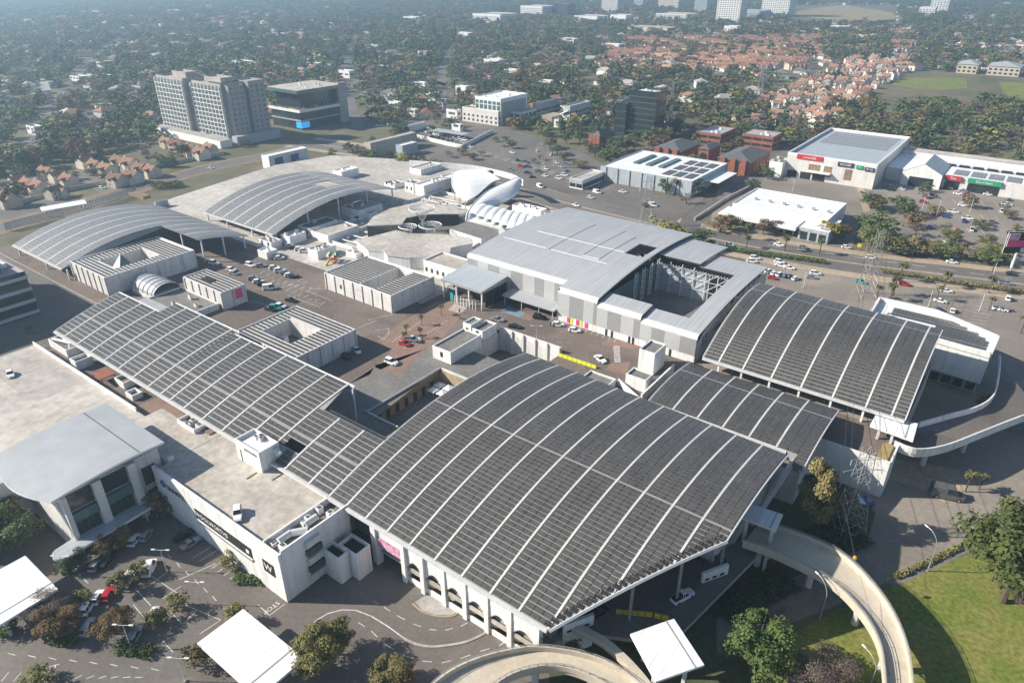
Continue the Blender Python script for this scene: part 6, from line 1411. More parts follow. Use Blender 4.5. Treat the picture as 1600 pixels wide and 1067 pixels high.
for i in range(26):     # thickets among the townhouses at left
    x = rs.uniform(0, 340); y = 335 - .22 * x - rs.uniform(5, 105)
    tp(x, y, rs.uniform(6, 12), rs.uniform(8, 13), rs.choice(('dark', 'round', 'olive', 'bare', 'rust', 'conifer', 'dark')))
for i in range(20):     # bushes between the estate and the left road
    x = rs.uniform(20, 400); y = 322 - .235 * x - rs.uniform(2, 16)
    tp(x, y, rs.uniform(3.5, 7), rs.uniform(6, 10), rs.choice(('dark', 'olive', 'bare', 'rust', 'round')))
for i in range(74):     # the park belt behind the retail park
    x = rs.uniform(1290, 1605); y = rs.uniform(176, 224) + (x - 1450) * .03
    if 1470 < x < 1560 and 180 < y < 200 and rs.random() < .7: continue
    if y > 205 + (x - 1290) * .045: continue
    tp(x, y, rs.uniform(10, 16), rs.uniform(15, 22), rs.choice(('rust', 'olive', 'olive', 'dark', 'round', 'bare', 'olive')))
# ---- houses
HM = {}
def house_mesh(kind, v):
    key = (kind, v)
    if key in HM: return HM[key]
    r = random.Random(v * 17 + len(kind)); wl = MB(); rf = MB(); wi = MB()
    wm, rm = {'town': ('plaster', 'tile_red'), 'pink': ('plaster_w', 'tile_pink'), 'villa': ('plaster_w', 'tile_red'), 'grey': ('plaster_w', 'tile_grey'), 'flat': ('plaster_w', 'concrete'), 'terrace': ('plaster', 'tile_red'), 'long': ('plaster', 'tile_pink')}[kind]
    w, d, h = {'town': (11, 8, 5.6), 'pink': (10, 8.5, 6.2), 'villa': (16, 11, 3.6), 'grey': (15, 11, 4), 'flat': (15, 12, 6), 'terrace': (26, 9, 5.2), 'long': (18, 9, 5.6)}[kind]
    w *= r.uniform(.9, 1.1); d *= r.uniform(.9, 1.1)
    def gable(x0, x1, y0, y1, z, hr, along, ov=.5):
        x0 -= ov; x1 += ov; y0 -= ov; y1 += ov
        if along == 'x':
            ym = (y0 + y1) / 2; A, B_ = (x0, ym, z + hr), (x1, ym, z + hr)
            rf.face([(x0, y0, z), (x1, y0, z), B_, A], rm); rf.face([(x1, y1, z), (x0, y1, z), A, B_], rm); wl.face([(x0 + ov, y1 - ov, z), (x0 + ov, y0 + ov, z), (x0 + ov, ym, z + hr * .9)], wm); wl.face([(x1 - ov, y0 + ov, z), (x1 - ov, y1 - ov, z), (x1 - ov, ym, z + hr * .9)], wm)
        else:
            xm = (x0 + x1) / 2; A, B_ = (xm, y0, z + hr), (xm, y1, z + hr)
            rf.face([(x1, y0, z), (x1, y1, z), B_, A], rm); rf.face([(x0, y1, z), (x0, y0, z), A, B_], rm); wl.face([(x0 + ov, y0 + ov, z), (x1 - ov, y0 + ov, z), (xm, y0 + ov, z + hr * .9)], wm); wl.face([(x1 - ov, y1 - ov, z), (x0 + ov, y1 - ov, z), (xm, y1 - ov, z + hr * .9)], wm)
    def hip(x0, x1, y0, y1, z, hr, ov=.6):
        x0 -= ov; x1 += ov; y0 -= ov; y1 += ov; q = (y1 - y0) / 2; ym = (y0 + y1) / 2; A, B_ = (x0 + q, ym, z + hr), (x1 - q, ym, z + hr)
        rf.face([(x0, y0, z), (x1, y0, z), B_, A], rm); rf.face([(x1, y0, z), (x1, y1, z), B_], rm); rf.face([(x1, y1, z), (x0, y1, z), A, B_], rm); rf.face([(x0, y1, z), (x0, y0, z), A], rm)
    wl.box(-w / 2, w / 2, -d / 2, d / 2, 0, h, wm)
    if kind == 'flat':
        rf.box(-w / 2 - .3, w / 2 + .3, -d / 2 - .3, d / 2 + .3, h, h + .4, rm); wl.box(-w / 2, 0, d / 2, d / 2 + 5, 0, h * .6, wm)
    elif kind in ('villa', 'grey'):
        hip(-w / 2, w / 2, -d / 2, d / 2, h, 2.8); wl.box(-w / 2, -w / 2 + 6, -d / 2 - 5, -d / 2, 0, h, wm); gable(-w / 2, -w / 2 + 6, -d / 2 - 5, -d / 2 + 3, h, 2.2, 'y')
    elif kind in ('terrace', 'long'):
        gable(-w / 2, w / 2, -d / 2, d / 2, h, 2.6, 'x')
        for i in range(int(w / 6)): x = -w / 2 + 3 + i * 6; wl.box(x - 1.6, x + 1.6, -d / 2 - 2.4, -d / 2, 0, h * .8, wm); gable(x - 1.6, x + 1.6, -d / 2 - 2.4, -d / 2 + 2.5, h * .8, 1.6, 'y', .3)
        rf.box(w * .2, w * .2 + .8, -.4, .4, h + 1.5, h + 3.6, wm)
    else:
        gable(-w / 2, w / 2, -d / 2, d / 2, h, 2.9, 'x'); wl.box(w / 2 - 4.6, w / 2 - .4, -d / 2 - 2.6, -d / 2, 0, h * .85, wm); gable(w / 2 - 4.6, w / 2 - .4, -d / 2 - 2.6, -d / 2 + 3, h * .85, 2.1, 'y', .35); rf.box(-w * .3, -w * .3 + .8, -.4, .4, h + 1.6, h + 3.9, wm)
    for fy in (-d / 2 - .06, d / 2):
        for i in range(max(2, int(w / 4))):
            x = -w / 2 + (i + .5) * w / max(2, int(w / 4)); wi.box(x - .6, x + .6, fy, fy + .06, .9, 2.2, 'darkglass')
            if h > 5: wi.box(x - .6, x + .6, fy, fy + .06, 3.7, 5, 'darkglass')
    HM[key] = (wl.mesh('wall'), rf.mesh('roof'), wi.mesh('windows')); return HM[key]
HL = {'town': 'red-tiled cream townhouse', 'pink': 'white house with salmon gables', 'villa': 'white villa with red hipped roof', 'grey': 'white villa with grey hipped roof', 'flat': 'white flat-roofed house', 'terrace': 'red-roofed terrace', 'long': 'cream terrace with salmon roofs'}
HN = [0]
HFAR = []
def house(px, py, kind, ang, world=None, sc=1.0):
    x, y = world or G(px, py)
    HN[0] += 1; v = HN[0] % 4; ms = house_mesh(kind, v)
    o = bpy.data.objects.new('house', None); COL.objects.link(o); o.location = (x, y, 0); o.rotation_euler = (0, 0, ang); o.scale = (sc,) * 3; o.empty_display_size = .5
    for nm, me in zip(('wall', 'roof', 'windows'), ms):
        q = bpy.data.objects.new(nm, me); COL.objects.link(q); q.parent = o
        if nm == 'windows': q['kind'] = 'stuff'
    tag(o, HL[kind], 'house', 'houses of the suburb', (x, y, 0), True); spot(x, y, 6 * sc); return o
for x, y in ((30, 292), (48, 297), (66, 303), (88, 310), (75, 278), (93, 284), (110, 290), (2, 310), (-8, 320), (18, 322), (135, 262), (152, 268), (170, 275), (188, 262), (205, 266), (222, 273), (185, 290), (210, 285), (240, 276), (262, 230), (278, 235), (300, 243), (316, 248), (330, 240)): house(x, y, 'town', .15 + rs.uniform(-.2, .2) + (PI / 2 if rs.random() < .2 else 0), None, rs.uniform(.75, .92))
A_, B_ = G(1200, 196), G(1392, 92)
for i in range(30):
    t = i / 29; bx, by = A_[0] + (B_[0] - A_[0]) * t ** 1.0, A_[1] + (B_[1] - A_[1]) * t
    for j in range(5):
        if rs.random() < .14: continue
        house(0, 0, 'pink' if rs.random() < .7 else 'town', rs.choice((0, PI / 2, .3)) + rs.uniform(-.3, .3), (bx + j * 15.5 - 30 + rs.uniform(-4, 4), by + j * 3 + rs.uniform(-4, 4)), rs.uniform(.72, 1.0))
TERR = []
for row in range(12):     # red terraces, the farthest rows in one piece
    for i in range(16):
        x = 930 + row * 5 + i * 21 + rs.uniform(-6, 6); y = 113 - row * 4.4 - i * .3 + rs.uniform(-1.4, 1.4)
        if x > 1290 or (x < 1060 and y > 97) or rs.random() < .1: continue
        if y > 76 and x > 985: house(x, y, 'terrace', -.35 + rs.uniform(-.2, .2) + (PI / 2 if rs.random() < .12 else 0), None, rs.uniform(.85, 1.15))
        else: TERR.append((*G(x, y), -.35 + rs.uniform(-.2, .2))); spot(*G(x, y), 7)
for i in range(34): house(rs.uniform(935, 1085), rs.uniform(92, 118), 'long', rs.choice((-.4, 1.2)) + rs.uniform(-.2, .2))
for i in range(18): house(rs.uniform(1230, 1320), rs.uniform(58, 82), 'terrace', -.3)
for i in range(16): house(rs.uniform(1350, 1425), rs.uniform(50, 82), 'terrace', -.3)
for i in range(16): house(rs.uniform(1440, 1600), rs.uniform(45, 80), 'pink', rs.uniform(0, 3))
for i in range(8): house(rs.uniform(840, 900), rs.uniform(88, 105), 'villa', rs.uniform(0, 3), None, 1.3)
# ---- exclusion map for the random suburb
EX = [(1235, 8, 1405, 38), (780, 285, 1115, 385), (1380, 112, 1640, 166), (425, 190, 500, 262), (535, 195, 600, 260)]
SUB = [[(1085, 365), (1078, 350), (1100, 328), (1150, 299), (1187, 272), (1215, 250), (1240, 232)], [(40, 240), (70, 180), (120, 120), (170, 75), (230, 40)], [(230, 100), (300, 85), (420, 92), (540, 100), (640, 118), (720, 140)], [(560, 200), (545, 150), (540, 100), (555, 60), (580, 30)], [(700, 190), (690, 130), (700, 85), (740, 50), (800, 25)], [(930, 150), (900, 110), (900, 70), (940, 45)], [(1262, 205), (1340, 150), (1400, 95), (1450, 60), (1520, 30)], [(1100, 150), (1040, 125), (930, 122), (850, 118)], [(1450, 60), (1540, 75), (1620, 80)], [(0, 110), (120, 95), (260, 70), (420, 50)], [(1230, 55), (1340, 45), (1450, 50)]]
for p_ in SUB[1:]: road('suburban_street', p_, 9, 'road', .012)
RW = [[G(x, y) for x, y in p] for p in SUB + [list(q_) for q_ in (back, left, [(500, 215), (560, 203), (640, 200), (700, 190), (790, 205), (900, 235), (960, 225), (1040, 200), (1120, 205), (1240, 190)], [(1262, 205), (1340, 150), (1400, 95), (1450, 60)])]]
def near_road(x, y, d):
    for pl in RW:
        for i in range(len(pl) - 1):
            a, b_ = pl[i], pl[i + 1]; vx, vy = b_[0] - a[0], b_[1] - a[1]; t = max(0, min(1, ((x - a[0]) * vx + (y - a[1]) * vy) / (vx * vx + vy * vy)))
            if (a[0] + t * vx - x) ** 2 + (a[1] + t * vy - y) ** 2 < d * d: return True
    return False
def inpoly(x, y, P):
    c = False; j = len(P) - 1
    for i in range(len(P)):
        if (P[i][1] > y) != (P[j][1] > y) and x < (P[j][0] - P[i][0]) * (y - P[i][1]) / (P[j][1] - P[i][1]) + P[i][0]: c = not c
        j = i
    return c
RECTS += [(-350, 20, -80, 262)]
def ok_px(px, py, x=0, y=0):
    if not (-40 < px < 1640 and -12 < py < 420): return False
    if any(e[0] < px < e[2] and e[1] < py < e[3] for e in EX): return False
    if px < 560 and py > 285 - .235 * px: return False
    if any(r[0] - 5 < x < r[1] + 5 and r[2] - 5 < y < r[3] + 5 for r in RECTS): return False
    if any(inpoly(x, y, P) for P in PAVED): return False
    return True
cand = []
rs = random.Random(23)
for i in range(90000):
    r2 = math.sqrt(rs.uniform(300 ** 2, 3300 ** 2)); a = YAW + PI / 2 + rs.uniform(-.70, .70); x, y = r2 * math.cos(a), r2 * math.sin(a); px, py = PX(x, y)
    if ok_px(px, py, x, y): cand.append((r2, x, y, px, py))
nh = 0
for r2, x, y, px, py in cand[:6800]:
    if r2 > 3000 or near_road(x, y, 15) or py > 190 or not free(x, y, 9): continue
    if 1290 < px < 1640 and 140 < py < 230: continue
    HFAR.append((r2, x, y)); spot(x, y, 7)
HFAR.sort(); done = HN[0]
def far_kind(r): return r.choice(('villa', 'grey', 'flat', 'villa', 'grey', 'villa', 'grey'))
for r2, x, y in HFAR[:max(0, 296 - done)]: house(0, 0, far_kind(rs), rs.uniform(0, 3.1), (x, y), rs.uniform(.9, 1.2))
mb = MB()
for r2, x, y in HFAR[max(0, 296 - done):]:
    k = far_kind(rs); a = rs.uniform(0, 3.1); w, d, h = rs.uniform(6, 10), rs.uniform(5, 7), rs.choice((3.5, 4, 6))
    wm, rm = ('plaster_w', rs.choice(('tile_red', 'tile_grey', 'tile_pink', 'tile_grey', 'tile_red', 'concrete'))) if k != 'flat' else ('plaster_w', 'whiteroof')
    mb.rotbox((x, y), w, d, 0, h, a, wm, 'concrete')
    if k != 'flat':
        ca, sa = math.cos(a), math.sin(a); T = lambda u, v, z: (x + ca * u - sa * v, y + sa * u + ca * v, z); w += .6; d += .6; q = w - d * .9
        P0 = [T(-w, -d, h), T(w, -d, h), T(w, d, h), T(-w, d, h)]; A2, B2 = T(-q, 0, h + 3), T(q, 0, h + 3)
        mb.face([P0[0], P0[1], B2, A2], rm); mb.face([P0[1], P0[2], B2], rm); mb.face([P0[2], P0[3], A2, B2], rm); mb.face([P0[3], P0[0], A2], rm)
for x, y, a in TERR:
    w, d, h = 13, 5, 5; mb.rotbox((x, y), w, d, 0, h, a, 'plaster', 'concrete'); ca, sa = math.cos(a), math.sin(a); T = lambda u, v, z: (x + ca * u - sa * v, y + sa * u + ca * v, z); w += .6; d += .6
    P0 = [T(-w, -d, h), T(w, -d, h), T(w, d, h), T(-w, d, h)]; A2, B2 = T(-w, 0, h + 2.8), T(w, 0, h + 2.8); mb.face([P0[0], P0[1], B2, A2], 'tile_red'); mb.face([P0[2], P0[3], A2, B2], 'tile_red'); mb.face([P0[1], P0[2], B2], 'plaster'); mb.face([P0[3], P0[0], A2], 'plaster')
fh = mb.build('distant_houses'); fh['kind'] = 'stuff'; fh['label'] = 'scattered distant suburban houses among the trees'; fh['category'] = 'houses'
# ---- trees of the far suburb: the nearest as things, the rest as one wood
far = []
for r2, x, y, px, py in cand[6800:]:
    if near_road(x, y, 17 if r2 < 520 else 8): continue
    w = rs.uniform(9, 17)
    d = math.sin(x * .004 + 1.3) * math.cos(y * .0035) + .6 * math.sin(x * .011 + y * .009)
    if rs.random() > .74 + .3 * d: continue
    if 1180 < px < 1400 and 95 < py < 195 and rs.random() < .8: continue
    if 925 < px < 1290 and 60 < py < 116 and rs.random() < .72: continue
    if not free(x, y, w * .20): continue
    spot(x, y, w * .20); far.append((r2, x, y, w))
far.sort()
nt = sum(1 for o in COL.objects if o.name.split('.')[0] == 'tree')
KS = ('dark', 'round', 'olive', 'olive', 'dark', 'bare', 'rust', 'round', 'olive', 'pale', 'yellow', 'conifer')
for r2, x, y, w in far[:max(0, 298 - nt)]: plant(x, y, w * rs.uniform(.75, 1.05), w * 1.15, rs.choice(KS), 1)
rest = far[max(0, 298 - nt):]
src = bpy.data.collections.new('wood_sources')
for i, k in enumerate(('dark', 'round', 'olive', 'olive', 'dark', 'bare', 'round', 'rust', 'round', 'olive', 'conifer', 'bare')):
    c, _ = tree_kind(k, 0, i % 3); o = bpy.data.objects.new('wood_crown', c); src.objects.link(o)
me = bpy.data.meshes.new('far_wood'); me.from_pydata([(x, y, 0) for _, x, y, w in rest], [], [])
at = me.attributes.new('w', 'FLOAT', 'POINT'); at.data.foreach_set('value', [w for _, x, y, w in rest])
fw = bpy.data.objects.new('distant_trees', me); COL.objects.link(fw)
ng = bpy.data.node_groups.new('wood', 'GeometryNodeTree')
ng.interface.new_socket('Geometry', in_out='INPUT', socket_type='NodeSocketGeometry'); ng.interface.new_socket('Geometry', in_out='OUTPUT', socket_type='NodeSocketGeometry')
N = ng.nodes; gi, go = N.new('NodeGroupInput'), N.new('NodeGroupOutput'); ip = N.new('GeometryNodeInstanceOnPoints'); ci = N.new('GeometryNodeCollectionInfo')
ci.inputs['Collection'].default_value = src; ci.inputs['Separate Children'].default_value = True; ci.inputs['Reset Children'].default_value = True; ci.transform_space = 'ORIGINAL'
ip.inputs['Pick Instance'].default_value = True
ri = N.new('FunctionNodeRandomValue'); ri.data_type = 'INT'; ri.inputs[4].default_value = 0; ri.inputs[5].default_value = 11
rr = N.new('FunctionNodeRandomValue'); rr.data_type = 'FLOAT_VECTOR'; rr.inputs[0].default_value = (0, 0, 0); rr.inputs[1].default_value = (.1, .1, 6.28)
na = N.new('GeometryNodeInputNamedAttribute'); na.data_type = 'FLOAT'; na.inputs[0].default_value = 'w'
cv = N.new('ShaderNodeCombineXYZ'); rz_ = N.new('FunctionNodeRandomValue'); rz_.data_type = 'FLOAT'; rz_.inputs[2].default_value = .7; rz_.inputs[3].default_value = 1.05
mz = N.new('ShaderNodeMath'); mz.operation = 'MULTIPLY'; mx_ = N.new('ShaderNodeMath'); mx_.operation = 'MULTIPLY'; mx_.inputs[1].default_value = 1.4
L_ = ng.links.new
L_(gi.outputs[0], ip.inputs['Points']); L_(ci.outputs[0], ip.inputs['Instance']); L_(ri.outputs[2], ip.inputs['Instance Index']); L_(rr.outputs[0], ip.inputs['Rotation'])
L_(na.outputs[0], mx_.inputs[0]); L_(na.outputs[0], mz.inputs[0]); L_(rz_.outputs[1], mz.inputs[1]); L_(mx_.outputs[0], cv.inputs[0]); L_(mx_.outputs[0], cv.inputs[1]); L_(mz.outputs[0], cv.inputs[2]); L_(cv.outputs[0], ip.inputs['Scale']); L_(ip.outputs[0], go.inputs[0])
md = fw.modifiers.new('wood', 'NODES'); md.node_group = ng
fw['kind'] = 'stuff'; fw['label'] = 'distant suburban tree cover reaching to the horizon'; fw['category'] = 'trees'
print('TREES', len(far), 'rest', len(rest), 'houses', HN[0], 'farhouses', len(HFAR))
# ------------------------------------------------------------------ cars
CARM = {}
def car_meshes(kind):
    if kind in CARM: return CARM[kind]
    # side profile (x forward, z up) of body and cabin
    Lh = {'hatch': 2.0, 'sedan': 2.3, 'suv': 2.25, 'bakkie': 2.6, 'van': 2.5}[kind]; Wd = .88 if kind != 'van' else .95
    hz = {'hatch': .85, 'sedan': .82, 'suv': 1.0, 'bakkie': .98, 'van': 1.05}[kind]; rz = {'hatch': 1.48, 'sedan': 1.44, 'suv': 1.75, 'bakkie': 1.75, 'van': 2.1}[kind]
    body = MB(); P = 'whitepaint'
    def loft(mb, secs, m, cap=True):     # secs: list of (x, half width bottom, half width top, z0, z1)
        for (xa, wa, ta, za, ya), (xb, wb, tb, zb, yb) in zip(secs, secs[1:]):
            A = [(xa, -wa, za), (xa, wa, za), (xa, ta, ya), (xa, -ta, ya)]; B_ = [(xb, -wb, zb), (xb, wb, zb), (xb, tb, yb), (xb, -tb, yb)]
            for i in range(4): j = (i + 1) % 4; mb.face([A[i], A[j], B_[j], B_[i]], m)
        if cap:
            for k, s_ in ((0, 1), (-1, -1)):
                x, w, t, z0, z1 = secs[k]; q = [(x, -w, z0), (x, -t, z1), (x, t, z1), (x, w, z0)]; mb.face(q if s_ < 0 else q[::-1], m)
    loft(body, [(-Lh, Wd * .8, Wd * .72, .38, hz * .88), (-Lh + .15, Wd * .95, Wd * .88, .28, hz), (-.5, Wd, Wd * .94, .24, hz), (.9, Wd, Wd * .94, .24, hz), (Lh - .35, Wd * .95, Wd * .84, .26, hz * .88), (Lh, Wd * .74, Wd * .66, .36, hz * .68)], P)
    glass = MB(); roof = MB()
    c0, c1 = {'hatch': (-1.75, .75), 'sedan': (-1.35, .8), 'suv': (-2.0, .75), 'bakkie': (-.75, .9), 'van': (-2.35, 1.5)}[kind]
    r0, r1 = {'hatch': (-1.35, .1), 'sedan': (-.8, .15), 'suv': (-1.75, .1), 'bakkie': (-.45, .3), 'van': (-2.3, .85)}[kind]
    loft(glass, [(c0, Wd * .9, Wd * .9, hz - .02, hz), (r0, Wd * .9, Wd * .74, hz - .02, rz - .06), (r1, Wd * .9, Wd * .74, hz - .02, rz - .06), (c1, Wd * .9, Wd * .88, hz - .02, hz)], 'glass', True)
    loft(roof, [(r0 - .08, Wd * .74, Wd * .68, rz - .07, rz - .03), (r0 + .2, Wd * .77, Wd * .7, rz - .07, rz), (r1 - .2, Wd * .77, Wd * .7, rz - .07, rz), (r1 + .06, Wd * .74, Wd * .68, rz - .07, rz - .03)], P)
    for x in (c0 * .35 + r0 * .65, (r0 + r1) / 2):
        for s_ in (-1, 1): roof.bar((x, s_ * Wd * .91, hz), (x, s_ * Wd * .76, rz - .05), .05, P)
    if kind == 'bakkie': body.box(-2.5, -.8, -Wd * .82, Wd * .82, hz, hz + .04, 'dark')
    if kind == 'van': roof.box(-2.3, -.2, -Wd * .93, Wd * .93, hz, rz - .05, P)
    wheel = MB(); wheel.bar((0, -.11, 0), (0, .11, 0), .32, 'tyre', 10)
    rim = MB(); rim.bar((0, -.125, 0), (0, .125, 0), .18, 'silverpaint', 8)
    lamp = MB(); lamp.box(-.04, .04, -.17, .17, -.07, .07, 'lampglass'); tail = MB(); tail.box(-.04, .04, -.14, .14, -.09, .09, 'red')
    CARM[kind] = dict(body=body.mesh('body', smooth=False), glass=glass.mesh('windows'), roof=roof.mesh('roof'), wheel=wheel.mesh('wheel'), rim=rim.mesh('rim'), lamp=lamp.mesh('headlight'), tail=tail.mesh('tail_light'), Lh=Lh, Wd=Wd, hz=hz)
    return CARM[kind]
PN = {'whitepaint': 'white', 'silverpaint': 'silver', 'greypaint': 'grey', 'blackpaint': 'black', 'redpaint': 'red', 'bluepaint': 'blue', 'tealpaint': 'teal', 'brownpaint': 'brown'}
KN = {'hatch': 'hatchback', 'sedan': 'sedan', 'suv': 'SUV', 'bakkie': 'pickup', 'van': 'van'}
def car(px, py, ang, paint='whitepaint', kind='hatch', z=0.0, full=False, where='', sc=1.0):
    M = car_meshes(kind); p = G(px, py, z); o = bpy.data.objects.new('car', None); COL.objects.link(o); o.location = (*p, z); o.rotation_euler = (0, 0, ang); o.scale = (sc,) * 3; o.empty_display_size = .5
    def put(nm, me, loc=(0, 0, 0), par=None, paintit=False):
        q = bpy.data.objects.new(nm, me); COL.objects.link(q); q.parent = par or o; q.location = loc
        if paintit:
            for i, m in enumerate(me.materials):
                if m.name == 'whitepaint': q.material_slots[i].link = 'OBJECT'; q.material_slots[i].material = MT[paint]
        return q
    put('body', M['body'], paintit=True); put('windows', M['glass']); put('roof', M['roof'], paintit=True)
    for sx in (-1, 1):
        for sy in (-1, 1):
            w = put('wheel', M['wheel'], (sx * M['Lh'] * .62, sy * (M['Wd'] - .1), .32))
            if full: put('rim', M['rim'], (0, 0, 0), w)
    if full:
        for sy in (-1, 1): put('headlight', M['lamp'], (M['Lh'] - .09, sy * M['Wd'] * .5, M['hz'] * .62)); put('tail_light', M['tail'], (-M['Lh'] + .06, sy * M['Wd'] * .6, M['hz'] * .72))
    tag(o, PN[paint] + ' ' + KN[kind] + ((' ' + where) if where else ''), 'car', None, (*p, z), not where); return o
w_, s_, g_, k_, r_, b_, t_ = 'whitepaint', 'silverpaint', 'greypaint', 'blackpaint', 'redpaint', 'bluepaint', 'tealpaint'
NX = PI / 2
F_ = 'in the front car park'
for x, y, a, pt, kd in ((211, 846, 2.2, w_, 'hatch'), (230, 839, 2.2, s_, 'hatch'), (299, 851, NX, s_, 'sedan'), (288, 838, NX, k_, 'sedan'), (151, 885, 2.2, s_, 'hatch'), (169, 876, 2.2, k_, 'bakkie'), (235, 890, 2.3, w_, 'van'), (201, 906, 2.3, w_, 'bakkie'),
                        (170, 931, 2.3, r_, 'hatch'), (153, 936, 2.3, w_, 'hatch'), (138, 951, 2.3, w_, 'suv'), (174, 959, 2.3, k_, 'hatch'), (139, 982, 2.3, s_, 'suv'), (212, 996, 2.2, s_, 'suv'), (240, 963, 2.3, w_, 'hatch'), (92, 802, .2, g_, 'sedan')):
    car(x, y, a, pt, kd, 0, True, F_)
car(372, 806, -.6, w_, 'suv', 11, True, 'on the W store rooftop deck'); car(17, 587, -.2, w_, 'hatch', 11, True, 'alone on the pale upper deck'); car(47, 517, 0, g_, 'sedan', 9.1, True, 'in the shade of the left office')
car(1066, 934, 1.2, w_, 'bakkie', 5.5, True, 'on the ramp below the huge roof'); car(935, 958, 1.2, k_, 'sedan', 5.5, True, 'under the cut corner of the huge roof')
car(1352, 784, 2.6, b_, 'hatch', 0, True, 'below the pylon'); car(1478, 776, .3, g_, 'van', 0, True, 'on the sandy yard', 1.5)
D_ = DZ
for x, y, a, pt, kd in ((335, 413, 0.3, w_, 'suv'), (362, 423, .3, w_, 'hatch'), (367, 429, .3, s_, 'hatch'), (396, 437, .9, s_, 'hatch'), (404, 442, .9, w_, 'hatch'), (411, 446, .9, k_, 'hatch'), (422, 452, .9, w_, 'van'), (392, 420 - 4, .2, w_, 'suv'), (408, 417, .9, s_, 'hatch'), (429, 420, .9, w_, 'hatch'), (438, 425, .9, w_, 'suv'), (446, 428, .9, s_, 'hatch'), (453, 432, .9, w_, 'hatch'), (460, 434, .9, k_, 'hatch'),
                        (436, 381, .9, w_, 'suv'), (442, 384, .9, g_, 'hatch'), (452, 386, .9, w_, 'hatch'), (459, 389, .9, k_, 'hatch'), (468, 391, .9, w_, 'hatch'), (476, 394, .9, w_, 'suv'), (430, 402, .9, w_, 'hatch'), (437, 405, .9, w_, 'hatch'), (455, 471, .2, k_, 'sedan'), (423, 485, .2, k_, 'sedan'), (431, 483, .3, t_, 'suv'), (439, 480, .3, w_, 'hatch'),
                        (645, 533, .6, w_, 'bakkie'), (633, 539, .1, r_, 'hatch'), (612, 568, .1, w_, 'suv'), (558, 550, -.4, w_, 'hatch'), (541, 559, -.4, k_, 'sedan'), (778, 501, .2, s_, 'sedan'), (805, 512, .3, k_, 'sedan'), (843, 498, .3, k_, 'suv'), (872, 509, .5, w_, 'hatch'), (898, 518, .3, w_, 'hatch'), (938, 563, -.4, w_, 'sedan'), (710, 452, .4, w_, 'van'), (556, 344, .3, w_, 'van')):
    car(x, y, a, pt, kd, D_, False, 'on the brown roof deck')
for x, y, a, pt, kd in ((1202, 426, 1.2, w_, 'suv'), (1210, 429, 1.2, w_, 'hatch'), (1219, 431, 1.2, w_, 'suv'), (1228, 433, 1.2, b_, 'hatch'), (1235, 434, 1.2, k_, 'hatch'), (1243, 437, 1.2, w_, 'hatch'), (1207, 436, .1, r_, 'hatch'), (1218, 411, .1, w_, 'suv'), (1219, 416, .1, w_, 'sedan'), (1233, 420, .1, w_, 'sedan'), (1175, 410, .3, w_, 'suv'), (1180, 405, .3, w_, 'suv'), (1274, 429, .3, w_, 'suv'), (1268, 435, .3, s_, 'sedan'),
                        (1217, 384, 0, w_, 'sedan'), (1322, 388, .3, w_, 'hatch'), (1345, 442, -.2, t_, 'hatch'), (1413, 446, .2, r_, 'suv'), (1478, 456, .2, w_, 'sedan'), (1469, 472, .1, w_, 'sedan'), (1571, 444, .2, s_, 'bakkie'), (1487, 411, .2, w_, 'sedan'), (1360, 404, .2, w_, 'hatch'), (1255, 388, .2, s_, 'hatch'), (1580, 430, .2, k_, 'hatch')):
    car(x, y, a, pt, kd, .02)
for x, y, a, pt, kd in ((1489, 296, .1, w_, 'suv'), (1496, 304, .1, w_, 'suv'), (1503, 290, .1, w_, 'suv'), (1573, 291, .1, w_, 'sedan'), (1543, 305, .1, w_, 'sedan'), (1558, 303, .2, r_, 'sedan'), (1504, 322, .1, w_, 'suv'), (1392, 298, .2, k_, 'suv'), (1409, 297, .2, w_, 'hatch'), (1453, 300, .3, s_, 'hatch'), (1458, 306, .3, k_, 'hatch'), (1446, 308, .2, r_, 'hatch'), (1440, 298, .2, g_, 'hatch'), (1390, 292, .2, s_, 'hatch'), (1594, 308, .1, w_, 'sedan'), (1462, 310, .2, g_, 'sedan'), (1440, 303, .1, s_, 'sedan'), (1368, 322, .1, w_, 'sedan'), (1478, 340, .1, b_, 'hatch'), (1580, 366, .1, k_, 'hatch'), (1505, 299, .1, s_, 'sedan'), (1512, 304, .1, 'brownpaint', 'sedan'), (1300, 262, .2, w_, 'van'), (1262, 276, .2, w_, 'van'),
                        (798, 266, .2, s_, 'hatch'), (824, 271, .2, k_, 'sedan'), (853, 265, .1, w_, 'hatch'), (852, 276, .1, w_, 'hatch'), (844, 293, -.3, w_, 'van'), (873, 280, .2, w_, 'suv'), (882, 275, .2, w_, 'suv'), (933, 302, .1, w_, 'van'), (973, 301, .2, w_, 'sedan'), (923, 310, .2, w_, 'hatch'), (832, 278, .8, k_, 'hatch'), (878, 262, .3, w_, 'hatch'), (885, 258, .3, s_, 'suv'), (870, 256, .3, w_, 'hatch'), (1010, 324, .1, k_, 'van'), (1020, 322, .1, w_, 'van'), (1108, 283, .2, s_, 'hatch'), (1115, 290, .2, k_, 'hatch'),
                        (467, 255, .3, w_, 'van'), (503, 252, .3, w_, 'suv'), (160, 295, .35, w_, 'hatch'), (330, 264, .4, w_, 'hatch'), (80, 308, .2, w_, 'hatch'), (40, 285, 1.2, w_, 'hatch'), (235, 267, .3, w_, 'hatch'), (620, 244, .0, w_, 'hatch'), (660, 254, .1, s_, 'hatch'), (552, 238, .1, w_, 'hatch'), (760, 281, -.2, g_, 'hatch'), (1060, 358, -.2, s_, 'sedan'), (900, 322, -.2, w_, 'sedan'), (1140, 384, -.1, w_, 'hatch')):
    car(x, y, a, pt, kd, .02)
rq = random.Random(9)
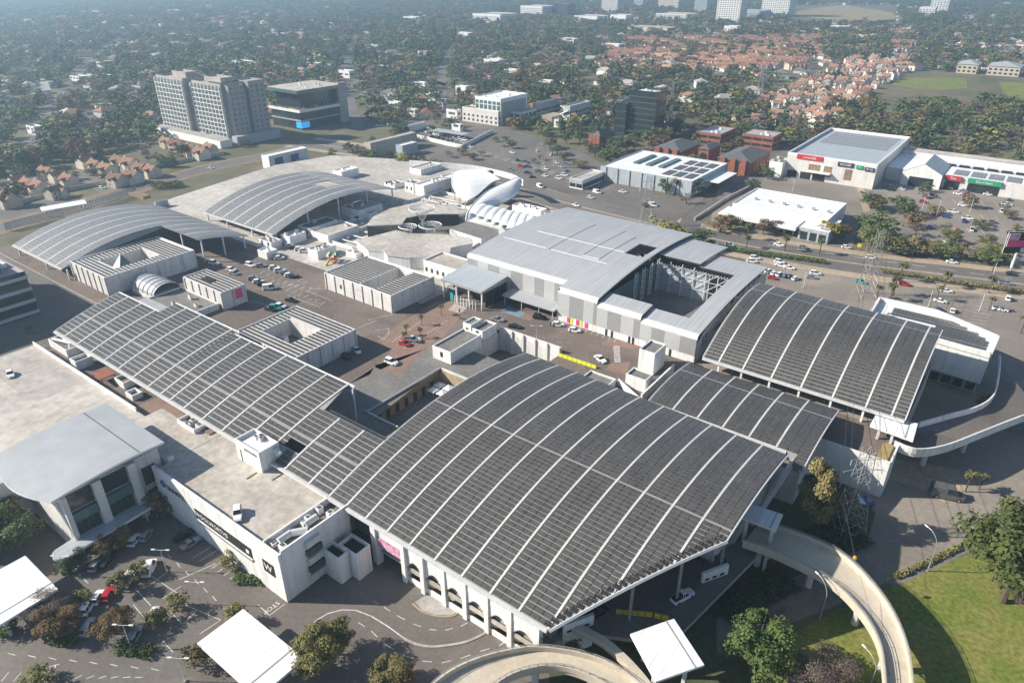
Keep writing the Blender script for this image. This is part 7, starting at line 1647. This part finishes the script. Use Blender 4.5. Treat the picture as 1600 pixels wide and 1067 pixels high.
for row in range(5):      # dealership yard
    for i in range(9):
        x = 655 + i * 7.5 + row * 5 + rq.uniform(-1.5, 1.5); y = 196 + row * 6 + i * 1.4 + rq.uniform(-.6, .6)
        if 690 < x < 735 and 198 < y < 206: continue
        car(x, y, rq.uniform(0, 3), rq.choice((w_, w_, w_, s_, k_, g_)), rq.choice(('hatch', 'suv', 'bakkie', 'sedan')), .02, False, 'in the walled dealership yard')
for i in range(7): car(590 + i * 8, 198 - i * .8 + rq.uniform(-1, 1), rq.uniform(0, 3), rq.choice((w_, s_, w_)), 'hatch', .02, False, 'on the street behind the cream warehouse')
for i in range(44):       # further cars of the lots round the mall
    zx = i % 4
    if zx == 0: x, y = 1375 + rq.random() * 215, 292 + rq.random() * 30
    elif zx == 1: x, y = 1440 + rq.random() * 150, 330 + rq.random() * 40
    elif zx == 2: x, y = 770 + rq.random() * 130, 228 + rq.random() * 45
    else: x, y = 1385 + rq.random() * 200, 462 + rq.random() * 30
    if zx == 2 and y < 205 + (x - 770) * .3: continue
    if zx == 3 and (x < 1460 or y > 488): continue
    car(x, y, rq.choice((.1, 1.65)), rq.choice((w_, w_, w_, s_, k_, g_, r_, b_)), rq.choice(('hatch', 'suv', 'bakkie', 'sedan')), .02)
tr = thing('truck', 'white box truck in front of the shop row', 'truck', (*G(1533, 290), 0)); p = OFF[tr.name]
mb = MB(); mb.box(p[0] - 5, p[0] + 2.4, p[1] - 1.3, p[1] + 1.3, 1, 4, 'whiteroof'); mb.build('cargo_box', tr)
mb = MB(); mb.box(p[0] + 2.6, p[0] + 4.6, p[1] - 1.2, p[1] + 1.2, .6, 2.9, 'whitepaint'); mb.box(p[0] + 4.61, p[0] + 4.66, p[1] - 1.05, p[1] + 1.05, 1.7, 2.6, 'glass'); mb.build('cab', tr)
for dx in (-3.6, 3.4):
    for dy in (-1.15, 1.15): mb = MB(); mb.bar((p[0] + dx, p[1] + dy - .15, .5), (p[0] + dx, p[1] + dy + .15, .5), .5, 'tyre', 10); mb.build('wheel', tr)
# ------------------------------------------------------------------ street furniture
def tlamp(px, py, h, label, z=0.0, arms=2, ang=.6, r=.09):
    p = G(px, py, z); o = thing('lamp_post', label, 'lamp post', (*p, z), 'parking lamp posts')
    mb = MB(); mb.bar((*p, z), (*p, z + h), r, 'steel', 6, r * .6); mb.build('pole', o)
    for s_ in ((1, -1) if arms == 2 else (1,)):
        dx, dy = math.cos(ang) * s_, math.sin(ang) * s_
        mb = MB(); mb.bar((*p, z + h), (p[0] + dx * 1.3, p[1] + dy * 1.3, z + h + .1), .06, 'steel'); mb.build('arm', o)
        mb = MB(); mb.rotbox((p[0] + dx * 1.5, p[1] + dy * 1.5), .4, .16, z + h + .02, z + h + .16, ang, 'lampglass'); mb.build('lamp_head', o)
    mb = MB(); mb.bar((*p, z), (*p, z + .35), .28, 'concrete', 8); mb.build('footing', o)
tlamp(314, 944, 6, 'T-shaped lamp post between the kerb islands'); tlamp(261, 893, 6, 'T-shaped lamp post behind the white van'); tlamp(205, 1012, 6, 'T-shaped lamp post on the middle kerb island'); tlamp(290, 1064, 6, 'T-shaped lamp post left of the large canopy base'); tlamp(106, 900, 5.5, 'T-shaped lamp post by the porch tree')
for x, y, h in ((1463, 338, 9), (1515, 332, 8), (1552, 302, 9), (1425, 400, 9), (1548, 440, 9), (1530, 486, 8), (1450, 480, 8), (1255, 450, 8), (1440, 330, 8), (865, 260, 9), (785, 245, 9), (1000, 300, 8), (1238, 300, 8)): tlamp(x, y, h, 'thin car park lamp post', 0, 2, .6, .14)
for x, y in ((570, 472), (495, 470), (462, 465), (838, 530)): tlamp(x, y, 4.5, 'short lamp post on the roof deck', DZ)
def street_lamp(px, py, h, label, ang):
    p = G(px, py); o = thing('street_lamp', label, 'street lamp', (*p, 0)); mb = MB(); mb.bar((*p, 0), (*p, h * .72), .12, 'galv', 6, .09); mb.build('pole', o)
    mb = MB(); pr = Vector((*p, h * .72))
    for k in range(1, 7):
        t = k / 6; q = Vector((p[0] + math.cos(ang) * 2.8 * t ** 1.6, p[1] + math.sin(ang) * 2.8 * t ** 1.6, h * .72 + h * .28 * math.sin(t * PI / 2))); mb.bar(tuple(pr), tuple(q), .08, 'galv', 5); pr = q
    mb.build('arm', o); mb = MB(); mb.bar(tuple(pr), (pr.x + math.cos(ang) * .8, pr.y + math.sin(ang) * .8, pr.z), .16, 'lampglass', 6); mb.build('lamp_head', o)
street_lamp(1449, 892, 9.5, 'curved street lamp on the lawn edge near the big tree', 2.6); street_lamp(1280, 970, 9.5, 'curved street lamp beside the shaded side road', 2.6); street_lamp(1358, 1075, 7, 'street lamp at the bottom beside the exit ramp', 2.6)
# lattice pylons
def pylon(px, py, h, label, w=3.2, rot=.5, r=.11):
    p = G(px, py); o = thing('lattice_pylon', label, 'pylon', (*p, 0)); ca, sa = math.cos(rot), math.sin(rot); T = lambda x, y, z: (p[0] + ca * x - sa * y, p[1] + sa * x + ca * y, z)
    def wd(t): return w * (1 - t) ** 1.0 * .9 + .55 if t < .6 else .9 * w * .4 + .55 - (t - .6) * 1.5
    n = 9
    for sx, sy in ((1, 1), (1, -1), (-1, -1), (-1, 1)):
        mb = MB()
        for k in range(n): t0, t1 = k / n, (k + 1) / n; mb.bar(T(sx * wd(t0) / 2 * 1.4, sy * wd(t0) / 2 * 1.4, t0 * h), T(sx * wd(t1) / 2 * 1.4, sy * wd(t1) / 2 * 1.4, t1 * h), r, 'galv')
        mb.build('leg', o)
    mb = MB()
    for k in range(n):
        t0, t1 = k / n, (k + 1) / n; c = [(1, 1), (1, -1), (-1, -1), (-1, 1)]
        for i in range(4):
            a, b_ = c[i], c[(i + 1) % 4]; A = lambda q, t: T(q[0] * wd(t) * .7, q[1] * wd(t) * .7, t * h)
            mb.bar(A(a, t0), A(b_, t1), r * .55, 'galv'); mb.bar(A(b_, t0), A(a, t1), r * .55, 'galv')
    mb.build('bracing', o)
    for z in (.62, .75, .88):
        mb = MB(); s_ = 4.2 if z < .8 else 3.2
        for sx in (-1, 1): mb.bar(T(0, 0, z * h + .7), T(sx * s_, 0, z * h), r * .7, 'galv'); mb.bar(T(0, 0, z * h), T(sx * s_, 0, z * h), r * .7, 'galv'); mb.bar(T(sx * s_, 0, z * h), T(sx * s_, 0, z * h - 1.3), r * .8, 'offwhite')
        mb.build('cross_arm', o)
    return o, [T(sx * (4.2 if z < .8 else 3.2), 0, z * h - 1.3) for z in (.62, .75, .88) for sx in (-1, 1)]
o1, e1 = pylon(1322, 828, 22, 'tall steel lattice pylon beside the ochre tree', 4.0, .7, .08)
o2, e2 = pylon(1352, 462, 26, 'steel lattice pylon in the eastern car park', 4, .7, .085); o3, e3 = pylon(1008, 352, 24, 'steel lattice pylon behind the grey store', 4, .7, .09); o4, e4 = pylon(1044, 215, 38, 'slender lattice mast by the brick offices', 2.4, .3, .12); o5, e5 = pylon(1185, 155, 30, 'distant steel lattice pylon among the trees', 4, .5, .13); pylon(848, 262, 16, 'slim lattice mast in the northern car park', 1.6, .3, .09)
for i, (a, b_) in enumerate(zip(e1, e2)):
    mb = MB(); pr = Vector(a)
    for k in range(1, 13): t = k / 12; q = Vector(a).lerp(Vector(b_), t); q.z -= 5 * math.sin(PI * t); mb.bar(tuple(pr), tuple(q), .045, 'darksteel', 3); pr = q
    single(mb, 'power_line', 'thin overhead power line between the two near pylons', 'power line', 'power lines')
q = Vector(W(1336, 871, 10)); mb = MB()
R_ = .42
for i in range(6):
    for j in range(10):
        def sp(i_, j_): a, b2 = PI * i_ / 6, 2 * PI * j_ / 10; return (q.x + R_ * math.sin(a) * math.cos(b2), q.y + R_ * math.sin(a) * math.sin(b2), q.z + R_ * math.cos(a))
        mb.face([sp(i, j), sp(i + 1, j), sp(i + 1, j + 1), sp(i, j + 1)], 'orange')
mk = thing('wire_marker', 'orange marker ball hanging on the wire over the road', 'marker ball', (q.x, q.y, q.z)); mb.build('ball', mk, smooth=True)
mb = MB(); mb.bar(e1[0], tuple(q), .03, 'darksteel', 3); mb.bar(tuple(q), W(1400, 1090, 6), .03, 'darksteel', 3); mb.build('wire', mk)
# billboard
p = G(1577, 427); bb = thing('billboard', 'tilted pink and black billboard on a thick white pole', 'billboard', (*p, 0))
mb = MB(); mb.bar((*p, 0), (*p, 9), .55, 'white', 10); mb.build('pole', bb)
ca, sa = math.cos(.62), math.sin(.62); c = (p[0], p[1], 13)
def bq(u0, u1, z0, z1, off, m, nm):
    mb = MB(); n = Vector((sa, -ca, 0)); A = [Vector((c[0] + ca * u, c[1] + sa * u, z)) + n * off for u, z in ((u0, z0), (u1, z0), (u1, z1), (u0, z1))]; mb.face([tuple(a) for a in A], m); B_ = [a - n * .3 for a in A]; mb.face([tuple(a) for a in B_[::-1]], 'dark')
    for i in range(4): j = (i + 1) % 4; mb.face([tuple(A[i]), tuple(B_[i]), tuple(B_[j]), tuple(A[j])], 'steel')
    mb.build(nm, bb)
bq(-5.6, 5.6, 8.5, 17.5, 0, 'blackpaint', 'board'); bq(-5.2, 5.2, 11.4, 14, .34, 'pink', 'poster'); bq(-5.2, -1, 14.2, 16.8, .34, 'magenta', 'poster'); bq(1, 4.8, 9, 11, .34, 'offwhite', 'poster')
# road signs
for x, y, lab in ((1470, 390, 'small white road sign on the main road'), (1340, 395, 'small yellow road sign at the junction')):
    p = G(x, y); o = thing('road_sign', lab, 'road sign', (*p, 0)); mb = MB(); mb.bar((*p, 0), (*p, 3.5), .07, 'galv'); mb.build('post', o); mb = MB(); mb.box(p[0] - .8, p[0] + .8, p[1] - .08, p[1] - .03, 2.6, 4.2, 'white' if '1470' in lab or x == 1470 else 'yellow'); mb.build('plate', o)
# people on the deck
for i, (x, y, m) in enumerate(((660, 530, 'navy'), (860, 510, 'darksteel'), (718, 489, 'navy'))):
    p = G(x, y, DZ); o = thing('person', 'tiny standing person in dark clothes ' + ('near the potted palms', 'by the grey store parking', 'at the zebra crossing')[i], 'person', (*p, DZ)); mb = MB(); z = DZ
    for sx in (-.1, .1): mb.bar((p[0] + sx, p[1], z), (p[0] + sx * .9, p[1], z + .85), .07, m, 6, .1)
    mb.bar((p[0], p[1], z + .8), (p[0], p[1], z + 1.45), .17, m, 8, .21); mb.bar((p[0], p[1], z + 1.45), (p[0], p[1], z + 1.55), .06, 'soil', 6)
    for sx in (-1, 1): mb.bar((p[0] + sx * .24, p[1], z + 1.42), (p[0] + sx * .3, p[1] + .05, z + .8), .06, m, 5, .045)
    mb.bar((p[0], p[1], z + 1.52), (p[0], p[1], z + 1.76), .1, 'soil', 8, .09); mb.build('body', o)
# ------------------------------------------------------------------ haze
hz = MB(); hz.box(-4200, 3400, -260, 4700, -1.5, 124, 'white')
ho = hz.build('haze'); ho['kind'] = 'stuff'
hm = bpy.data.materials.new('haze'); hm.use_nodes = True; nt = hm.node_tree; nt.nodes.remove(nt.nodes['Principled BSDF'])
pv = nt.nodes.new('ShaderNodeVolumePrincipled'); pv.inputs['Color'].default_value = (.56, .79, 1.0, 1); pv.inputs['Density'].default_value = .00027; pv.inputs['Anisotropy'].default_value = .5
nt.links.new(pv.outputs[0], nt.nodes['Material Output'].inputs['Volume']); hm.cycles.homogeneous_volume = True if hasattr(hm.cycles, 'homogeneous_volume') else None
ho.data.materials.clear(); ho.data.materials.append(hm)
# ------------------------------------------------------------------ labels: say which one
LM = [(330, 165, 'the apartment tower'), (465, 160, 'the terraced dark office'), (780, 150, 'the white framed office'), (900, 170, 'the grey stair office'), (1000, 160, 'the black glass offices'), (1050, 225, 'the left brick wing'), (1160, 245, 'the right brick wing'), (1030, 265, 'the big-box warehouse'),
      (1310, 240, 'the red-signed store'), (1500, 260, 'the shop row'), (1230, 325, 'the white showroom'), (1580, 405, 'the billboard'), (1352, 430, 'the car park pylon'), (1460, 130, 'the school field'), (1550, 105, 'the school'), (1320, 20, 'the dry field'), (1290, 140, 'the salmon street'), (1110, 90, 'the red terraces'), (1010, 100, 'the cream terraces'),
      (950, 15, 'the gridded horizon tower'), (1135, 20, 'the twin horizon tower'), (1210, 20, 'the cream horizon tower'), (840, 15, 'the top centre offices'), (610, 215, 'the cream warehouse'), (440, 240, 'the blue-doored shed'), (80, 290, 'the left townhouses'), (200, 260, 'the estate wall'), (100, 330, 'the left lattice fence'), (760, 230, 'the northern car park'), (870, 270, 'the blue showroom'),
      (500, 60, 'the upper left woods'), (200, 60, 'the top left corner'), (650, 80, 'the upper suburb'), (60, 150, 'the left edge woods'), (180, 150, 'the tower woods'), (600, 140, 'the middle woods'), (700, 120, 'the centre woods'), (1450, 180, 'the park belt'), (1350, 170, 'the western park'), (1560, 190, 'the eastern park'), (1420, 390, 'the retail roadside belt'), (1480, 340, 'the retail car park'), (1180, 375, 'the showroom roadside'), (1080, 310, 'the big-box corner'), (1230, 430, 'the side lot'), (1470, 460, 'the eastern car park'), (1540, 60, 'the upper right houses'), (1390, 65, 'the far red terraces'), (940, 240, 'the small brick office'), (1070, 180, 'the lattice mast')]
ON = ['', 'first', 'second', 'third', 'fourth', 'fifth', 'sixth', 'seventh', 'eighth', 'ninth', 'tenth', 'eleventh', 'twelfth', 'thirteenth', 'fourteenth', 'fifteenth', 'sixteenth', 'seventeenth', 'eighteenth', 'nineteenth', 'twentieth']
groups = {}
for o, lab, px, near in LABELS:
    if near:
        lm = min(LM, key=lambda l: (l[0] - px[0]) ** 2 + 2.5 * (l[1] - px[1]) ** 2)
        lab = lab + ' near ' + lm[2]
    groups.setdefault(lab, []).append((px[0], o, px[1]))
for lab, L in list(groups.items()):
    if len(L) > 12 and L[0][1]['category'] != 'barrier':
        L.sort(key=lambda t: -t[2]); nr = math.ceil(len(L) / 10); per = math.ceil(len(L) / nr); del groups[lab]
        for r in range(nr): groups[lab + ', %s row' % ON[r + 1]] = L[r * per:(r + 1) * per]
for lab, L in groups.items():
    L.sort(key=lambda t: t[0]); L[:] = [(a, b) for a, b, c in L]
    if len(L) == 1 or 'group' in L[0][1] and L[0][1]['group'] in ('parasols in the restaurant court', 'power lines'):
        for _, o in L: o['label'] = lab
        continue
    n = len(L)
    for i, (_, o) in enumerate(L):
        if n == 2: o['label'] = lab + (', left one' if i == 0 else ', right one')
        elif i == 0: o['label'] = lab + ', leftmost'
        elif i == n - 1: o['label'] = lab + ', rightmost'
        else: o['label'] = lab + ', %s from left' % (ON[i + 1] if i + 1 < len(ON) else 'number %d' % (i + 1))
        if o['category'] == 'car' and 'group' not in o: o['group'] = lab
for o in COL.objects:
    if o.get('category') == 'car' and 'group' not in o: o['group'] = 'cars around the mall'
